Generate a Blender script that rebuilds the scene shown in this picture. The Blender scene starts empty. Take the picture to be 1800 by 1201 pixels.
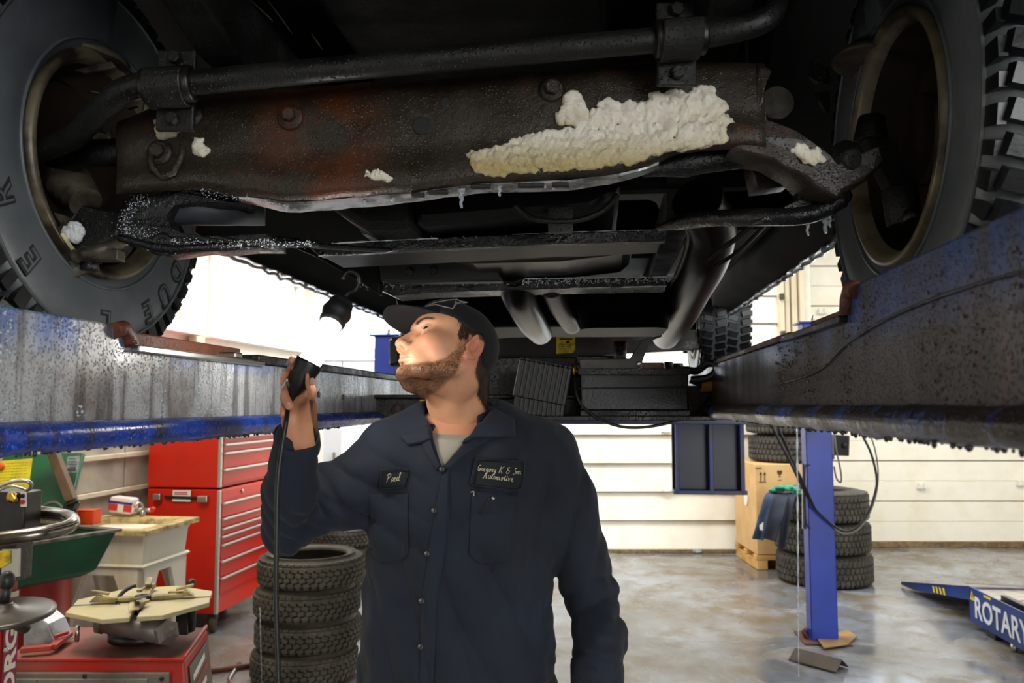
import bpy, bmesh, math, random
import numpy as np
from mathutils import Vector, Matrix, noise
from mathutils.bvhtree import BVHTree
V = Vector
sc = bpy.context.scene
C = sc.collection
PI = math.pi
random.seed(4)

# ---------------------------------------------------------------- camera, sky, light, exposure
FPX, EYE = 1400.0, 1.55
PITCH = math.atan(111.5 / FPX)
cam_d = bpy.data.cameras.new('camera'); cam = bpy.data.objects.new('camera', cam_d); C.objects.link(cam)
cam_d.sensor_width = 36; cam_d.lens = FPX / 1800 * 36; cam_d.clip_start = 0.05
cam.location = (0, 0, EYE); cam.rotation_euler = (PI / 2 + PITCH, 0, 0)
cam_d.dof.use_dof = True; cam_d.dof.focus_distance = 1.65; cam_d.dof.aperture_fstop = 7.0
sc.camera = cam
vs = sc.view_settings
vs.view_transform = 'Standard'; vs.look = 'None'; vs.gamma = 1; vs.use_curve_mapping = False
vs.exposure = 0.0
sc.cycles.use_denoising = True
sc.cycles.max_bounces = 7; sc.cycles.sample_clamp_indirect = 4
W = bpy.data.worlds.new('overcast_sky'); sc.world = W; W.use_nodes = True
bg = W.node_tree.nodes['Background']; bg.inputs[0].default_value = (0.86, 0.93, 1.0, 1); bg.inputs[1].default_value = 4.5

def area_light(name, loc, target, sx, sy, power, col):
    d = bpy.data.lights.new(name, 'AREA'); d.shape = 'RECTANGLE'; d.size = sx; d.size_y = sy
    d.energy = power; d.color = col
    o = bpy.data.objects.new(name, d); C.objects.link(o); o.location = loc
    o.rotation_euler = (V(target) - V(loc)).to_track_quat('-Z', 'Y').to_euler()
    return o
# daylight of the open bay door behind the photographer; unseen ceiling lamps added to light the room
area_light('bay_daylight', (2.5, -3.6, 1.9), (-.5, 1.3, 1.65), 2.4, 2.6, 130, (1.0, .97, .92))
area_light('unseen_ceiling_lamp', (-0.5, 6.6, 3.72), (-0.5, 6.6, 0), 6, 1.6, 285, (1.0, .985, .95))
area_light('unseen_ceiling_lamp', (4.2, 4.5, 3.72), (4.2, 4.5, 0), 1.6, 5.0, 150, (1.0, .985, .95))
area_light('unseen_ceiling_lamp', (-2.0, 3.0, 3.72), (-2.2, 3.6, 0), 1.0, 3, 125, (1.0, .95, .86))

# ---------------------------------------------------------------- coordinates
CP, SP = math.cos(PITCH), math.sin(PITCH)
def at(px, py, Y):
    "the place at forward distance Y that the photograph shows at this pixel"
    t = (600.5 - py) / FPX
    k = Y / (CP - t * SP)
    return V(((px - 900) / FPX * k, Y, EYE + (SP + t * CP) * k))
AL = math.radians(6.1)
ca, sa = math.cos(AL), math.sin(AL)
def L(u, v, z):
    "frame of the car lift: u to its right, v along its runways"
    return V((u * ca + v * sa, v * ca - u * sa, z))
def atL(px, py, u):
    "the place on the lengthwise lift plane u=const that the photograph shows at this pixel"
    t = (600.5 - py) / FPX
    r = V(((px - 900) / FPX, CP - t * SP, SP + t * CP))
    n = V((ca, -sa, 0))
    k = u / r.dot(n)
    return V((0, 0, EYE)) + r * k
LROT = Matrix.Rotation(-AL, 3, 'Z')

# ---------------------------------------------------------------- mesh building
class MB:
    def __init__(s): s.v = []; s.f = []; s.sm = []; s.mi = []
    def add(s, vs, fs, smooth=False, mi=0):
        b = len(s.v); s.v += [V(p) for p in vs]
        for f in fs: s.f.append([b + i for i in f]); s.sm.append(smooth); s.mi.append(mi)
        return s
    def box(s, c, d, rot=None, mi=0, taper=1.0):
        c = V(c); x, y, z = d[0] / 2, d[1] / 2, d[2] / 2; t = taper
        p = [V((a, b, e)) for a, b, e in ((-x, -y, -z), (x, -y, -z), (x, y, -z), (-x, y, -z),
             (-x*t, -y*t, z), (x*t, -y*t, z), (x*t, y*t, z), (-x*t, y*t, z))]
        if rot: p = [rot @ q for q in p]
        return s.add([c + q for q in p], [(3, 2, 1, 0), (4, 5, 6, 7), (0, 1, 5, 4), (1, 2, 6, 5), (2, 3, 7, 6), (3, 0, 4, 7)], mi=mi)
    def bar(s, a, b, w, h, up=(0, 0, 1), mi=0):
        a, b = V(a), V(b); d = b - a; y = d.normalized(); x = y.cross(V(up)).normalized(); z = x.cross(y)
        return s.box((a + b) / 2, (w, d.length, h), Matrix((x, y, z)).transposed(), mi)
    def prism(s, poly, ext, mi=0, smooth=False):
        n = len(poly); e = V(ext); P = [V(p) for p in poly]
        nn = V((0, 0, 0))
        for i in range(n): nn += P[i].cross(P[(i + 1) % n])
        if nn.dot(e) > 0: P.reverse()
        s.add(P + [p + e for p in P], [list(range(n)), list(range(2 * n - 1, n - 1, -1))], mi=mi)
        b = len(s.v) - 2 * n
        for i in range(n):
            j = (i + 1) % n
            s.f.append([b + j, b + i, b + n + i, b + n + j]); s.sm.append(smooth); s.mi.append(mi)
        return s
    def loft(s, rings, closed=True, cap=True, smooth=True, mi=0):
        n = len(rings[0]); b = len(s.v)
        for r in rings: s.v += [V(p) for p in r]
        for k in range(len(rings) - 1):
            for i in range(n if closed else n - 1):
                j = (i + 1) % n
                s.f.append([b + k*n + i, b + k*n + j, b + (k+1)*n + j, b + (k+1)*n + i]); s.sm.append(smooth); s.mi.append(mi)
        if cap and closed:
            s.f.append([b + i for i in range(n)][::-1]); s.sm.append(False); s.mi.append(mi)
            e = b + (len(rings) - 1) * n
            s.f.append([e + i for i in range(n)]); s.sm.append(False); s.mi.append(mi)
        return s
    def tube(s, pts, r, n=10, cap=True, flat=1.0, mi=0, closed=False):
        P = [V(p) for p in pts]; m = len(P)
        R = r if isinstance(r, (list, tuple)) else [r] * m
        T = []
        for i in range(m):
            a = P[i - 1] if (i > 0 or closed) else P[0]; b = P[(i + 1) % m] if (i < m - 1 or closed) else P[-1]
            T.append((b - a).normalized())
        ref = V((0, 0, 1)) if abs(T[0].z) < .9 else V((1, 0, 0))
        x = T[0].cross(ref).normalized(); rings = []
        for i in range(m):
            x = (x - T[i] * x.dot(T[i])).normalized(); y = T[i].cross(x)
            rings.append([P[i] + x * (R[i] * math.cos(2*PI*k/n)) + y * (R[i] * flat * math.sin(2*PI*k/n)) for k in range(n)])
        if closed: rings.append(rings[0])
        return s.loft(rings, cap=cap and not closed, mi=mi)
    def lathe(s, prof, o=(0, 0, 0), axis=(0, 0, 1), n=24, cap=True, mi=0, a0=0, a1=2*PI, smooth=True):
        z = V(axis).normalized(); x = z.orthogonal().normalized(); y = z.cross(x); o = V(o)
        full = abs(a1 - a0 - 2*PI) < 1e-6; m = n if full else n + 1; rings = []
        for r, h in prof:
            rings.append([o + z*h + (x*math.cos(a0 + (a1-a0)*k/n) + y*math.sin(a0 + (a1-a0)*k/n)) * max(r, 1e-5) for k in range(m)])
        return s.loft(rings, closed=full, cap=cap, mi=mi, smooth=smooth)
    def cyl(s, a, b, r, n=16, r2=None, mi=0):
        a, b = V(a), V(b); h = (b - a).length
        return s.lathe([(r, 0), (r if r2 is None else r2, h)], a, b - a, n, mi=mi)
    def ball(s, c, r, n=14, rot=None, mi=0):
        if not isinstance(r, (tuple, list)): r = (r, r, r)
        rings = []
        m = max(5, n // 2)
        for i in range(1, m):
            t = PI * i / m
            ring = [V((r[0]*math.sin(t)*math.cos(2*PI*k/n), r[1]*math.sin(t)*math.sin(2*PI*k/n), -r[2]*math.cos(t))) for k in range(n)]
            rings.append([V(c) + (rot @ q if rot else q) for q in ring])
        b = len(s.v); s.loft(rings, cap=False, mi=mi)
        for sg, base in ((-1, b), (1, b + (m - 2) * n)):
            q = V((0, 0, sg * r[2])); s.v.append(V(c) + (rot @ q if rot else q)); t = len(s.v) - 1
            for k in range(n):
                f = [base + k, base + (k+1) % n, t]
                s.f.append(f if sg > 0 else f[::-1]); s.sm.append(True); s.mi.append(mi)
        return s
    def xf(s, fn, start=0):
        for i in range(start, len(s.v)): s.v[i] = V(fn(s.v[i]))
        return s
    def lump(s, amp, sc_, start=0, seed=0):
        for i in range(start, len(s.v)):
            p = s.v[i]; q = p * sc_ + V((seed, seed * 2.3, 0))
            s.v[i] = p + V((noise.noise(q), noise.noise(q + V((31, 0, 0))), noise.noise(q + V((0, 57, 0))))) * amp
        return s
    def mesh(s, name, off):
        me = bpy.data.meshes.new(name)
        me.from_pydata([tuple(p - off) for p in s.v], [], s.f)
        me.polygons.foreach_set('use_smooth', s.sm)
        if any(s.mi): me.polygons.foreach_set('material_index', s.mi)
        me.update()
        return me

def origin_of(parent):
    o = V((0, 0, 0))
    while parent: o += V(parent.location); parent = parent.parent
    return o
def obj(name, mb, m, parent=None, bev=0, seg=2, loc=None, label=None, sub=0, fix=True, kind=None):
    off = origin_of(parent) if parent else (V(loc) if loc else V((0, 0, 0)))
    me = mb.mesh(name, off)
    if fix:
        b = bmesh.new(); b.from_mesh(me); bmesh.ops.recalc_face_normals(b, faces=b.faces); b.to_mesh(me); b.free()
    for k in (m if isinstance(m, (list, tuple)) else [m]): me.materials.append(k)
    o = bpy.data.objects.new(name, me); C.objects.link(o)
    if parent: o.parent = parent
    elif loc: o.location = loc
    if bev:
        d = o.modifiers.new('bevel', 'BEVEL'); d.width = bev; d.segments = seg; d.limit_method = 'ANGLE'; d.angle_limit = math.radians(40)
    if sub:
        d = o.modifiers.new('subd', 'SUBSURF'); d.levels = sub; d.render_levels = sub
    if label: o['label'] = label
    if kind: o['kind'] = kind
    return o
def thing(name, loc, label, cat, group=None):
    o = bpy.data.objects.new(name, None); C.objects.link(o); o.location = loc; o.empty_display_size = .1
    o['label'] = label; o['category'] = cat
    if group: o['group'] = group
    return o
def tag(o, label, cat, group=None):
    o['label'] = label; o['category'] = cat
    if group: o['group'] = group
    return o
def struct(name, mb, m, parent=None, **k):
    o = obj(name, mb, m, parent, **k)
    if not parent: o['kind'] = 'structure'
    return o
def dup(root, loc, rz=0, label=None, rx=None):
    def rec(o, par):
        c = o.copy(); C.objects.link(c)
        if par: c.parent = par
        for ch in list(o.children): rec(ch, c)
        return c
    r = rec(root, None); r.location = loc; r.rotation_euler = (rx or 0, 0, rz)
    if label: r['label'] = label
    return r
def text(name, body, size, origin, xdir, ydir, m, parent, depth=.001, shear=0, bold=0, fit=None, align='CENTER'):
    "lettering as a thin solid: xdir along the line, ydir up the letters"
    cu = bpy.data.curves.new(name, 'FONT'); cu.body = body; cu.size = size; cu.shear = shear; cu.offset = bold
    cu.extrude = depth; cu.align_x = align; cu.align_y = 'CENTER'; cu.resolution_u = 3
    t = bpy.data.objects.new(name, cu); C.objects.link(t)
    dg = bpy.context.evaluated_depsgraph_get(); me = bpy.data.meshes.new_from_object(t.evaluated_get(dg))
    bpy.data.objects.remove(t); bpy.data.curves.remove(cu)
    x = V(xdir).normalized(); y = V(ydir).normalized(); z = x.cross(y)
    if fit:
        xs = [v.co.x for v in me.vertices]; k = fit / (max(xs) - min(xs)); 
        for v in me.vertices: v.co.x *= k
    off = origin_of(parent)
    for v in me.vertices: v.co = V(origin) + x * v.co.x + y * v.co.y + z * v.co.z - off
    me.materials.append(m); me.name = name
    o = bpy.data.objects.new(name, me); C.objects.link(o); o.parent = parent
    return o
def arc(c, r, a0, a1, n, x=(1, 0, 0), y=(0, 0, 1)):
    c, x, y = V(c), V(x), V(y)
    return [c + x * (r * math.cos(a0 + (a1-a0)*i/n)) + y * (r * math.sin(a0 + (a1-a0)*i/n)) for i in range(n + 1)]
def spline(pts, k=6):
    P = [V(p) for p in pts]; out = []
    for i in range(len(P) - 1):
        a, b, c, d = P[max(i-1, 0)], P[i], P[i+1], P[min(i+2, len(P)-1)]
        for j in range(k):
            t = j / k
            out.append(.5 * ((2*b) + (c - a)*t + (2*a - 5*b + 4*c - d)*t*t + (3*b - a - 3*c + d)*t**3))
    return out + [P[-1]]

# ---------------------------------------------------------------- materials
def hexc(h):
    h = h.lstrip('#'); c = [int(h[i:i+2], 16) / 255 for i in (0, 2, 4)]
    return tuple((x / 12.92 if x <= .04045 else ((x + .055) / 1.055) ** 2.4) for x in c) + (1,)
class NT:
    "small node-tree builder"
    def __init__(s, name):
        s.m = bpy.data.materials.new(name); s.m.use_nodes = True; s.t = s.m.node_tree
        s.b = s.t.nodes['Principled BSDF']; s.co = None
    def n(s, typ, **ins):
        nd = s.t.nodes.new(typ)
        for k, val in ins.items():
            if k.startswith('_'): setattr(nd, k[1:], val)
            else:
                i = nd.inputs[int(k[1:])] if k[0] == 'i' and k[1:].isdigit() else nd.inputs[k.replace('__', ' ')]
                s.put(i, val)
        return nd
    def put(s, sock, val):
        if hasattr(val, 'is_output') or isinstance(val, bpy.types.NodeSocket): s.t.links.new(val, sock)
        else: sock.default_value = val
    def coord(s, scale=(1, 1, 1)):
        if not s.co: s.co = s.n('ShaderNodeTexCoord').outputs['Object']
        if scale == (1, 1, 1): return s.co
        mp = s.n('ShaderNodeMapping', i3=scale); s.put(mp.inputs[0], s.co); return mp.outputs[0]
    def noise(s, scale, detail=4, rough=.55, stretch=(1, 1, 1), dist=0):
        return s.n('ShaderNodeTexNoise', Vector=s.coord(stretch), Scale=scale, Detail=detail, Roughness=rough, Distortion=dist).outputs[0]
    def voro(s, scale, stretch=(1, 1, 1), feature='F1'):
        return s.n('ShaderNodeTexVoronoi', _feature=feature, Vector=s.coord(stretch), Scale=scale).outputs['Distance']
    def ramp(s, fac, stops):
        r = s.n('ShaderNodeValToRGB', Fac=fac); e = r.color_ramp.elements
        while len(e) < len(stops): e.new(.5)
        for el, (p, c) in zip(e, stops):
            el.position = p; el.color = c if isinstance(c, tuple) else (c, c, c, 1)
        return r.outputs[0]
    def mix(s, fac, a, b):
        m = s.n('ShaderNodeMix', _data_type='RGBA'); s.put(m.inputs[0], fac); s.put(m.inputs[6], a); s.put(m.inputs[7], b); return m.outputs[2]
    def math(s, op, a, b=0.0):
        m = s.n('ShaderNodeMath', _operation=op); s.put(m.inputs[0], a); s.put(m.inputs[1], b); return m.outputs[0]
    def bump(s, h, strength=.3, dist=.01, prev=None):
        b = s.n('ShaderNodeBump', Strength=strength, Distance=dist, Height=h)
        if prev is not None: s.put(b.inputs['Normal'], prev)
        return b.outputs[0]
    def out(s, color=None, rough=None, metal=None, normal=None, **k):
        for nm, val in (('Base Color', color), ('Roughness', rough), ('Metallic', metal), ('Normal', normal)):
            if val is not None: s.put(s.b.inputs[nm], val)
        for q, val in k.items(): s.put(s.b.inputs[q.replace('__', ' ')], val)
        return s.m
def M(name, col, rough=.5, metal=0, col2=None, ns=6, lo=.4, hi=.65, bump=0, bs=60, stretch=(1, 1, 1), **k):
    t = NT(name); c = hexc(col) if isinstance(col, str) else col; nrm = None; cc = c
    if col2: cc = t.mix(t.ramp(t.noise(ns, 6, .6, stretch), [(lo, 0.0), (hi, 1.0)]), c, hexc(col2))
    if bump: nrm = t.bump(t.noise(bs, 3), bump, .004)
    return t.out(cc, rough, metal, nrm, **k)

def m_undercar(name, base, rust, amount, wet=.35, grit=.5, shine=True, dust='#2e2822'):
    t = NT(name)
    n1 = t.noise(3.2, 6, .62); n2 = t.noise(38, 5, .65)
    f = t.ramp(n1, [(amount, 0.0), (amount + .14, 1.0)])
    c = t.mix(f, hexc(base), hexc(rust))
    c = t.mix(t.ramp(n2, [(.45, 0.0), (.75, .55)]), c, hexc(dust))
    rgh = t.ramp(t.noise(9, 5), [(.35, wet), (.7, min(1, wet + .38))])
    dv = t.ramp(t.voro(170), [(.0, 1.0), (.35, 0.0)])
    nr = t.bump(n2, grit, .006)
    if shine: nr = t.bump(dv, .5, .003, nr)
    return t.out(c, rgh, .0, nr)
def m_lift(name, paint, dirt, rust, cover, seed, shiny=.28, zlo=None, film='#4c4a4a'):
    "painted lift steel, paint worn to grey and rust in runs down the web, beaded with melt water"
    t = NT(name)
    st = t.noise(9, 5, .6, (1, 1, .12)); n1 = t.noise(2.3 + seed * .1, 5, .6); n2 = t.noise(55, 4, .6)
    pf = t.ramp(st, [(cover - .07, 1.0), (cover + .09, 0.0)])
    if zlo:
        sx = t.n('ShaderNodeSeparateXYZ', Vector=t.coord()); mr = t.n('ShaderNodeMapRange', Value=sx.outputs[2]); mr.inputs[1].default_value, mr.inputs[2].default_value = zlo
        pf = t.math('MULTIPLY', pf, mr.outputs[0])
    c = t.mix(pf, hexc(dirt), hexc(paint))
    c = t.mix(t.ramp(n1, [(.56, 0.0), (.68, 1.0)]), c, hexc(rust))
    c = t.mix(t.ramp(n2, [(.55, 0.0), (.78, .5)]), c, hexc('#1d1b1a'))
    c = t.mix(t.ramp(t.noise(42, 3, .6, (1, 1, .05)), [(.52, 0.0), (.64, .65)]), c, hexc('#2a2523'))
    c = t.mix(t.ramp(t.noise(16, 6, .7), [(.5, 0.0), (.7, .45)]), c, hexc(film))
    d = t.ramp(t.voro(240), [(.0, 1.0), (.38, 0.0)])
    nr = t.bump(d, .8, .004, t.bump(n2, .3, .003))
    return t.out(c, t.ramp(st, [(.35, shiny), (.7, shiny + .25)]), .0, nr)
def m_tyre(name, col='#1b1c1e', col2='#3a3a38', rough=.62):
    t = NT(name)
    c = t.mix(t.ramp(t.noise(5, 6, .65), [(.42, 0.0), (.75, 1.0)]), hexc(col), hexc(col2))
    return t.out(c, rough, 0, t.bump(t.noise(90, 4), .25, .002))
# ---------------------------------------------------------------- implicit surfaces (smooth unions meshed by surface nets)
class Field:
    def __init__(s, lo, hi, h):
        s.lo = np.array(lo, np.float32); s.h = h
        s.n = np.ceil((np.array(hi) - np.array(lo)) / h).astype(int) + 1
        s.d = np.full(tuple(s.n), 1.0, np.float32)
    def _sub(s, lo, hi, m):
        a = np.clip(np.floor((np.array(lo) - m - s.lo) / s.h).astype(int), 0, s.n); b = np.clip(np.ceil((np.array(hi) + m - s.lo) / s.h).astype(int) + 1, 0, s.n)
        if np.any(b <= a): return None
        ax = [(np.arange(a[i], b[i], dtype=np.float32) * s.h + s.lo[i]) for i in range(3)]
        return tuple(slice(a[i], b[i]) for i in range(3)), np.meshgrid(*ax, indexing='ij')
    def _put(s, sl, b, k, op):
        a = s.d[sl]
        if op == '+':
            h = np.maximum(k - np.abs(a - b), 0) / k; s.d[sl] = np.minimum(a, b) - h * h * k * .25
        else:
            b = -b; h = np.maximum(k - np.abs(a - b), 0) / k; s.d[sl] = np.maximum(a, b) + h * h * k * .25
    def cone(s, a, b, ra, rb, k=.01, op='+'):
        a, b = np.array(a, np.float32), np.array(b, np.float32); r = max(ra, rb)
        q = s._sub(np.minimum(a, b) - r, np.maximum(a, b) + r, k * 1.5 + s.h * 2)
        if not q: return s
        sl, (X, Y, Z) = q; d = b - a; L2 = max(float(d @ d), 1e-12)
        t = np.clip(((X - a[0]) * d[0] + (Y - a[1]) * d[1] + (Z - a[2]) * d[2]) / L2, 0, 1)
        e = np.sqrt((X - a[0] - t*d[0])**2 + (Y - a[1] - t*d[1])**2 + (Z - a[2] - t*d[2])**2) - (ra + (rb - ra) * t)
        s._put(sl, e, k, op); return s
    def ell(s, c, r, k=.01, op='+', R=None):
        c = np.array(c, np.float32); r = np.array(r, np.float32) * np.ones(3, np.float32); m = float(r.max())
        q = s._sub(c - m, c + m, k * 1.5 + s.h * 2)
        if not q: return s
        sl, (X, Y, Z) = q; X = X - c[0]; Y = Y - c[1]; Z = Z - c[2]
        if R is not None:
            R = np.array(R, np.float32); X, Y, Z = (R[0,0]*X + R[1,0]*Y + R[2,0]*Z, R[0,1]*X + R[1,1]*Y + R[2,1]*Z, R[0,2]*X + R[1,2]*Y + R[2,2]*Z)
        k0 = np.sqrt((X/r[0])**2 + (Y/r[1])**2 + (Z/r[2])**2); k1 = np.sqrt((X/r[0]**2)**2 + (Y/r[1]**2)**2 + (Z/r[2]**2)**2)
        e = np.where(k1 > 1e-9, k0 * (k0 - 1) / np.maximum(k1, 1e-9), -float(r.min()))
        s._put(sl, e.astype(np.float32), k, op); return s
    def chain(s, pts, rs, k=.01, op='+'):
        for i in range(len(pts) - 1): s.cone(pts[i], pts[i+1], rs[i], rs[i+1], k, op)
        return s
    def grids(s):
        ax = [(np.arange(s.n[i], dtype=np.float32) * s.h + s.lo[i]) for i in range(3)]
        return np.meshgrid(*ax, indexing='ij')
    def mesh(s):
        d = s.d; ins = d < 0
        c = np.zeros(tuple(s.n - 1), np.int8)
        for i in (0, 1):
            for j in (0, 1):
                for k in (0, 1): c += ins[i:s.n[0]-1+i, j:s.n[1]-1+j, k:s.n[2]-1+k]
        act = (c > 0) & (c < 8); idx = np.full(act.shape, -1, np.int64); cells = np.argwhere(act); idx[act] = np.arange(len(cells))
        acc = np.zeros((len(cells), 3)); cnt = np.zeros(len(cells))
        crn = [(i, j, k) for i in (0, 1) for j in (0, 1) for k in (0, 1)]
        for p in crn:
            for ax in range(3):
                if p[ax]: continue
                q = list(p); q[ax] = 1
                va = d[cells[:,0]+p[0], cells[:,1]+p[1], cells[:,2]+p[2]]; vb = d[cells[:,0]+q[0], cells[:,1]+q[1], cells[:,2]+q[2]]
                m = (va < 0) != (vb < 0); t = np.where(m, va / np.where(m, va - vb, 1), 0)
                pos = np.tile(np.array(p, float), (len(cells), 1)); pos[:, ax] += t
                acc[m] += pos[m]; cnt[m] += 1
        vs = (cells + acc / np.maximum(cnt, 1)[:, None]) * s.h + s.lo
        fs = []
        for ax in range(3):
            b1, b2 = (ax + 1) % 3, (ax + 2) % 3
            A = np.take(ins, range(0, s.n[ax]-1), ax); B = np.take(ins, range(1, s.n[ax]), ax)
            for flip in (False, True):
                e = np.argwhere((A & ~B) if not flip else (~A & B))
                e = e[(e[:, b1] > 0) & (e[:, b2] > 0) & (e[:, b1] < s.n[b1]-1) & (e[:, b2] < s.n[b2]-1)]
                if not len(e): continue
                def cell(d1, d2):
                    g = e.copy(); g[:, b1] -= d1; g[:, b2] -= d2; return idx[g[:,0], g[:,1], g[:,2]]
                qd = np.stack([cell(1, 1), cell(0, 1), cell(0, 0), cell(1, 0)], 1)
                fs.append(qd[:, ::-1] if flip else qd)
        return vs, np.concatenate(fs)
def np_obj(name, vs, fs, m, parent=None, label=None, fn=None, loc=None):
    if fn is not None: vs = fn(vs)
    off = np.array(origin_of(parent) if parent else (loc or (0, 0, 0)))
    vs = vs - off
    me = bpy.data.meshes.new(name); nv, nf = len(vs), len(fs); w = fs.shape[1]
    me.vertices.add(nv); me.vertices.foreach_set('co', vs.astype(np.float32).ravel())
    me.loops.add(nf * w); me.polygons.add(nf)
    me.loops.foreach_set('vertex_index', fs.astype(np.int32).ravel())
    me.polygons.foreach_set('loop_start', np.arange(nf, dtype=np.int32) * w)
    me.update(calc_edges=True); me.validate()
    me.polygons.foreach_set('use_smooth', np.ones(len(me.polygons), bool))
    for k in (m if isinstance(m, (list, tuple)) else [m]): me.materials.append(k)
    o = bpy.data.objects.new(name, me); C.objects.link(o)
    if parent: o.parent = parent
    elif loc: o.location = loc
    if label: o['label'] = label
    return o
def vnoise(P, scale, seed=0):
    "cheap smooth noise for arrays of points: sums of rotated sines"
    r = np.random.RandomState(seed); o = np.zeros(len(P)) if P.ndim == 2 else 0
    for i in range(7):
        w = r.normal(size=3) * scale; o = o + np.sin(P[..., 0]*w[0] + P[..., 1]*w[1] + P[..., 2]*w[2] + r.rand() * 6.28)
    return o / 3.5
# ---------------------------------------------------------------- the setting
def m_concrete():
    t = NT('wet_concrete')
    n1 = t.noise(.8, 7, .62, dist=.5); n2 = t.noise(4.2, 7, .6, dist=.3); n3 = t.noise(120, 3)
    wet = t.ramp(t.noise(1.05, 7, .6, dist=.9), [(.45, 0.0), (.53, 1.0)])
    c = t.ramp(n1, [(.34, hexc('#5c5140')), (.46, hexc('#787674')), (.62, hexc('#959ba4'))])  # bluish end: the cast of daylight put into the base colour
    c = t.mix(t.ramp(n2, [(.46, 0.0), (.62, .75)]), c, hexc('#665433'))
    c = t.mix(t.math('MULTIPLY', wet, .4), c, hexc('#5a6474'))  # wet patches, tinted blue to stand for the daylight sheen
    r = t.mix(wet, (.34, .34, .34, 1), (.07, .07, .07, 1))
    r = t.mix(t.ramp(n2, [(.45, 0.0), (.7, .6)]), r, (.5, .5, .5, 1))
    return t.out(c, r, 0, t.bump(n2, .1, .01, t.bump(n3, .08, .003)))
m_floor = m_concrete()
m_white = M('white_paint', '#f4f0e4', .45, col2='#e4ddcb', ns=3, lo=.5, hi=.8)
m_white2 = M('white_trim', '#efede4', .4)
m_cream = M('cream_door_steel', '#faf5e6', .38, col2='#efe7d0', ns=4, lo=.45, hi=.8)
m_panel = M('grey_wall_board', '#b9b3a3', .6, col2='#8f897c', ns=3, lo=.4, hi=.7)
m_post = M('cream_wall_post', '#d6ccb4', .6, col2='#b3a68b', ns=5, lo=.5, hi=.75)
m_ceil = M('ceiling_white', '#e8e4da', .7)
m_strip = M('brown_weather_strip', '#8a7550', .7, col2='#5d4c33', ns=20)
m_dark = M('matt_black', '#0d0d0e', .6)
m_steel = M('bright_steel', '#b8b6b0', .3, 1.0)
def m_glass_f():
    t = NT('window_glass'); o = t.t.nodes['Material Output']
    tr = t.n('ShaderNodeBsdfTransparent'); gl = t.n('ShaderNodeBsdfGlossy', Roughness=.02)
    mx = t.n('ShaderNodeMixShader', i0=.07)
    t.put(mx.inputs[1], tr.outputs[0]); t.put(mx.inputs[2], gl.outputs[0]); t.t.links.new(mx.outputs[0], o.inputs[0]); return t.m
m_glass = m_glass_f()

struct('floor', MB().box((1.4, 2.6, -.1), (10.6, 13.6, .2)), m_floor)
struct('ceiling', MB().box((1.4, 2.6, 3.85), (10.6, 13.6, .1)), m_ceil)
struct('wall_right', MB().box((6.6, 2.6, 1.9), (.2, 13.6, 3.8)), m_white)
# left wall: frame (s from the back corner towards the camera, t out of the room)
WC = V((-2.2, 8.55, 0)); WS = V((-.134, -1, 0)).normalized(); WT = V((-1, .134, 0)).normalized()
def wl(s, t, z): return WC + WS * s + WT * t + V((0, 0, z))
def wbox(mb, s0, s1, t0, t1, z0, z1):
    p = [wl(a, b, z0) for a, b in ((s0, t0), (s1, t0), (s1, t1), (s0, t1))]
    return mb.prism(p, (0, 0, z1 - z0))
ws = [(.16, 2.12), (2.36, 4.4), (4.64, 6.6)]
mb = MB()
wbox(mb, -.2, 12.2, 0, .2, 0, 2.12); wbox(mb, -.2, 12.2, 0, .2, 2.84, 3.8)
e = -.2
for a, b in ws: wbox(mb, e, a, 0, .2, 2.12, 2.84); e = b
wbox(mb, e, 12.2, 0, .2, 2.12, 2.84)
wall_left = struct('wall_left', mb, m_white)
for i, (a, b) in enumerate(ws):
    f = MB()
    wbox(f, a, b, -.03, .16, 2.12, 2.17); wbox(f, a, b, -.03, .16, 2.79, 2.84)
    wbox(f, a, a + .06, -.02, .16, 2.12, 2.84); wbox(f, b - .06, b, -.02, .16, 2.12, 2.84)
    w = struct('window_%d' % (i + 1), f, m_white2, bev=.004)
    wbox(g := MB(), a + .05, b - .05, .1, .108, 2.16, 2.8); obj('pane', g, m_glass, w)
    sb = MB(); m_ = (a + b) / 2
    wbox(sb, a + .06, a + .1, .06, .13, 2.17, 2.79); wbox(sb, b - .1, b - .06, .06, .13, 2.17, 2.79)
    wbox(sb, a + .1, b - .1, .06, .13, 2.17, 2.21); wbox(sb, a + .1, b - .1, .06, .13, 2.62, 2.66)
    obj('sash', sb, m_white2, w)
    wbox(s_ := MB(), a - .06, b + .06, -.09, .02, 2.09, 2.12); obj('sill', s_, m_white2, w, bev=.004)
for z in (2.86,):
    wbox(g := MB(), -.02, 12, -.12, 0, z, z + .14); struct('trim_1', g, m_white2, bev=.006)
# boards and posts on the lower left wall (each a part of the wall)
for k, s0 in enumerate([.3 + .72 * i for i in range(8)]):
    for z0, z1 in ((.05, .98), (1.0, 1.2), (1.22, 1.75)):
        wbox(g := MB(), s0, s0 + .7, -.018, 0, z0, z1); obj('panel', g, m_panel, wall_left, bev=.004)
for s0 in [3.78, 2.3, 5.3]:
    wbox(g := MB(), s0, s0 + .13, -.09, -.019, 0.02, 2.08); obj('post', g, m_post, wall_left, bev=.006)
for z0 in (.97, 1.2):
    wbox(g := MB(), 1.5, 3.76, -.05, -.019, z0, z0 + .03); obj('rail', g, m_post, wall_left, bev=.004)
    wbox(g := MB(), 3.93, 5.28, -.05, -.019, z0, z0 + .03); obj('rail', g, m_post, wall_left, bev=.004)
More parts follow.
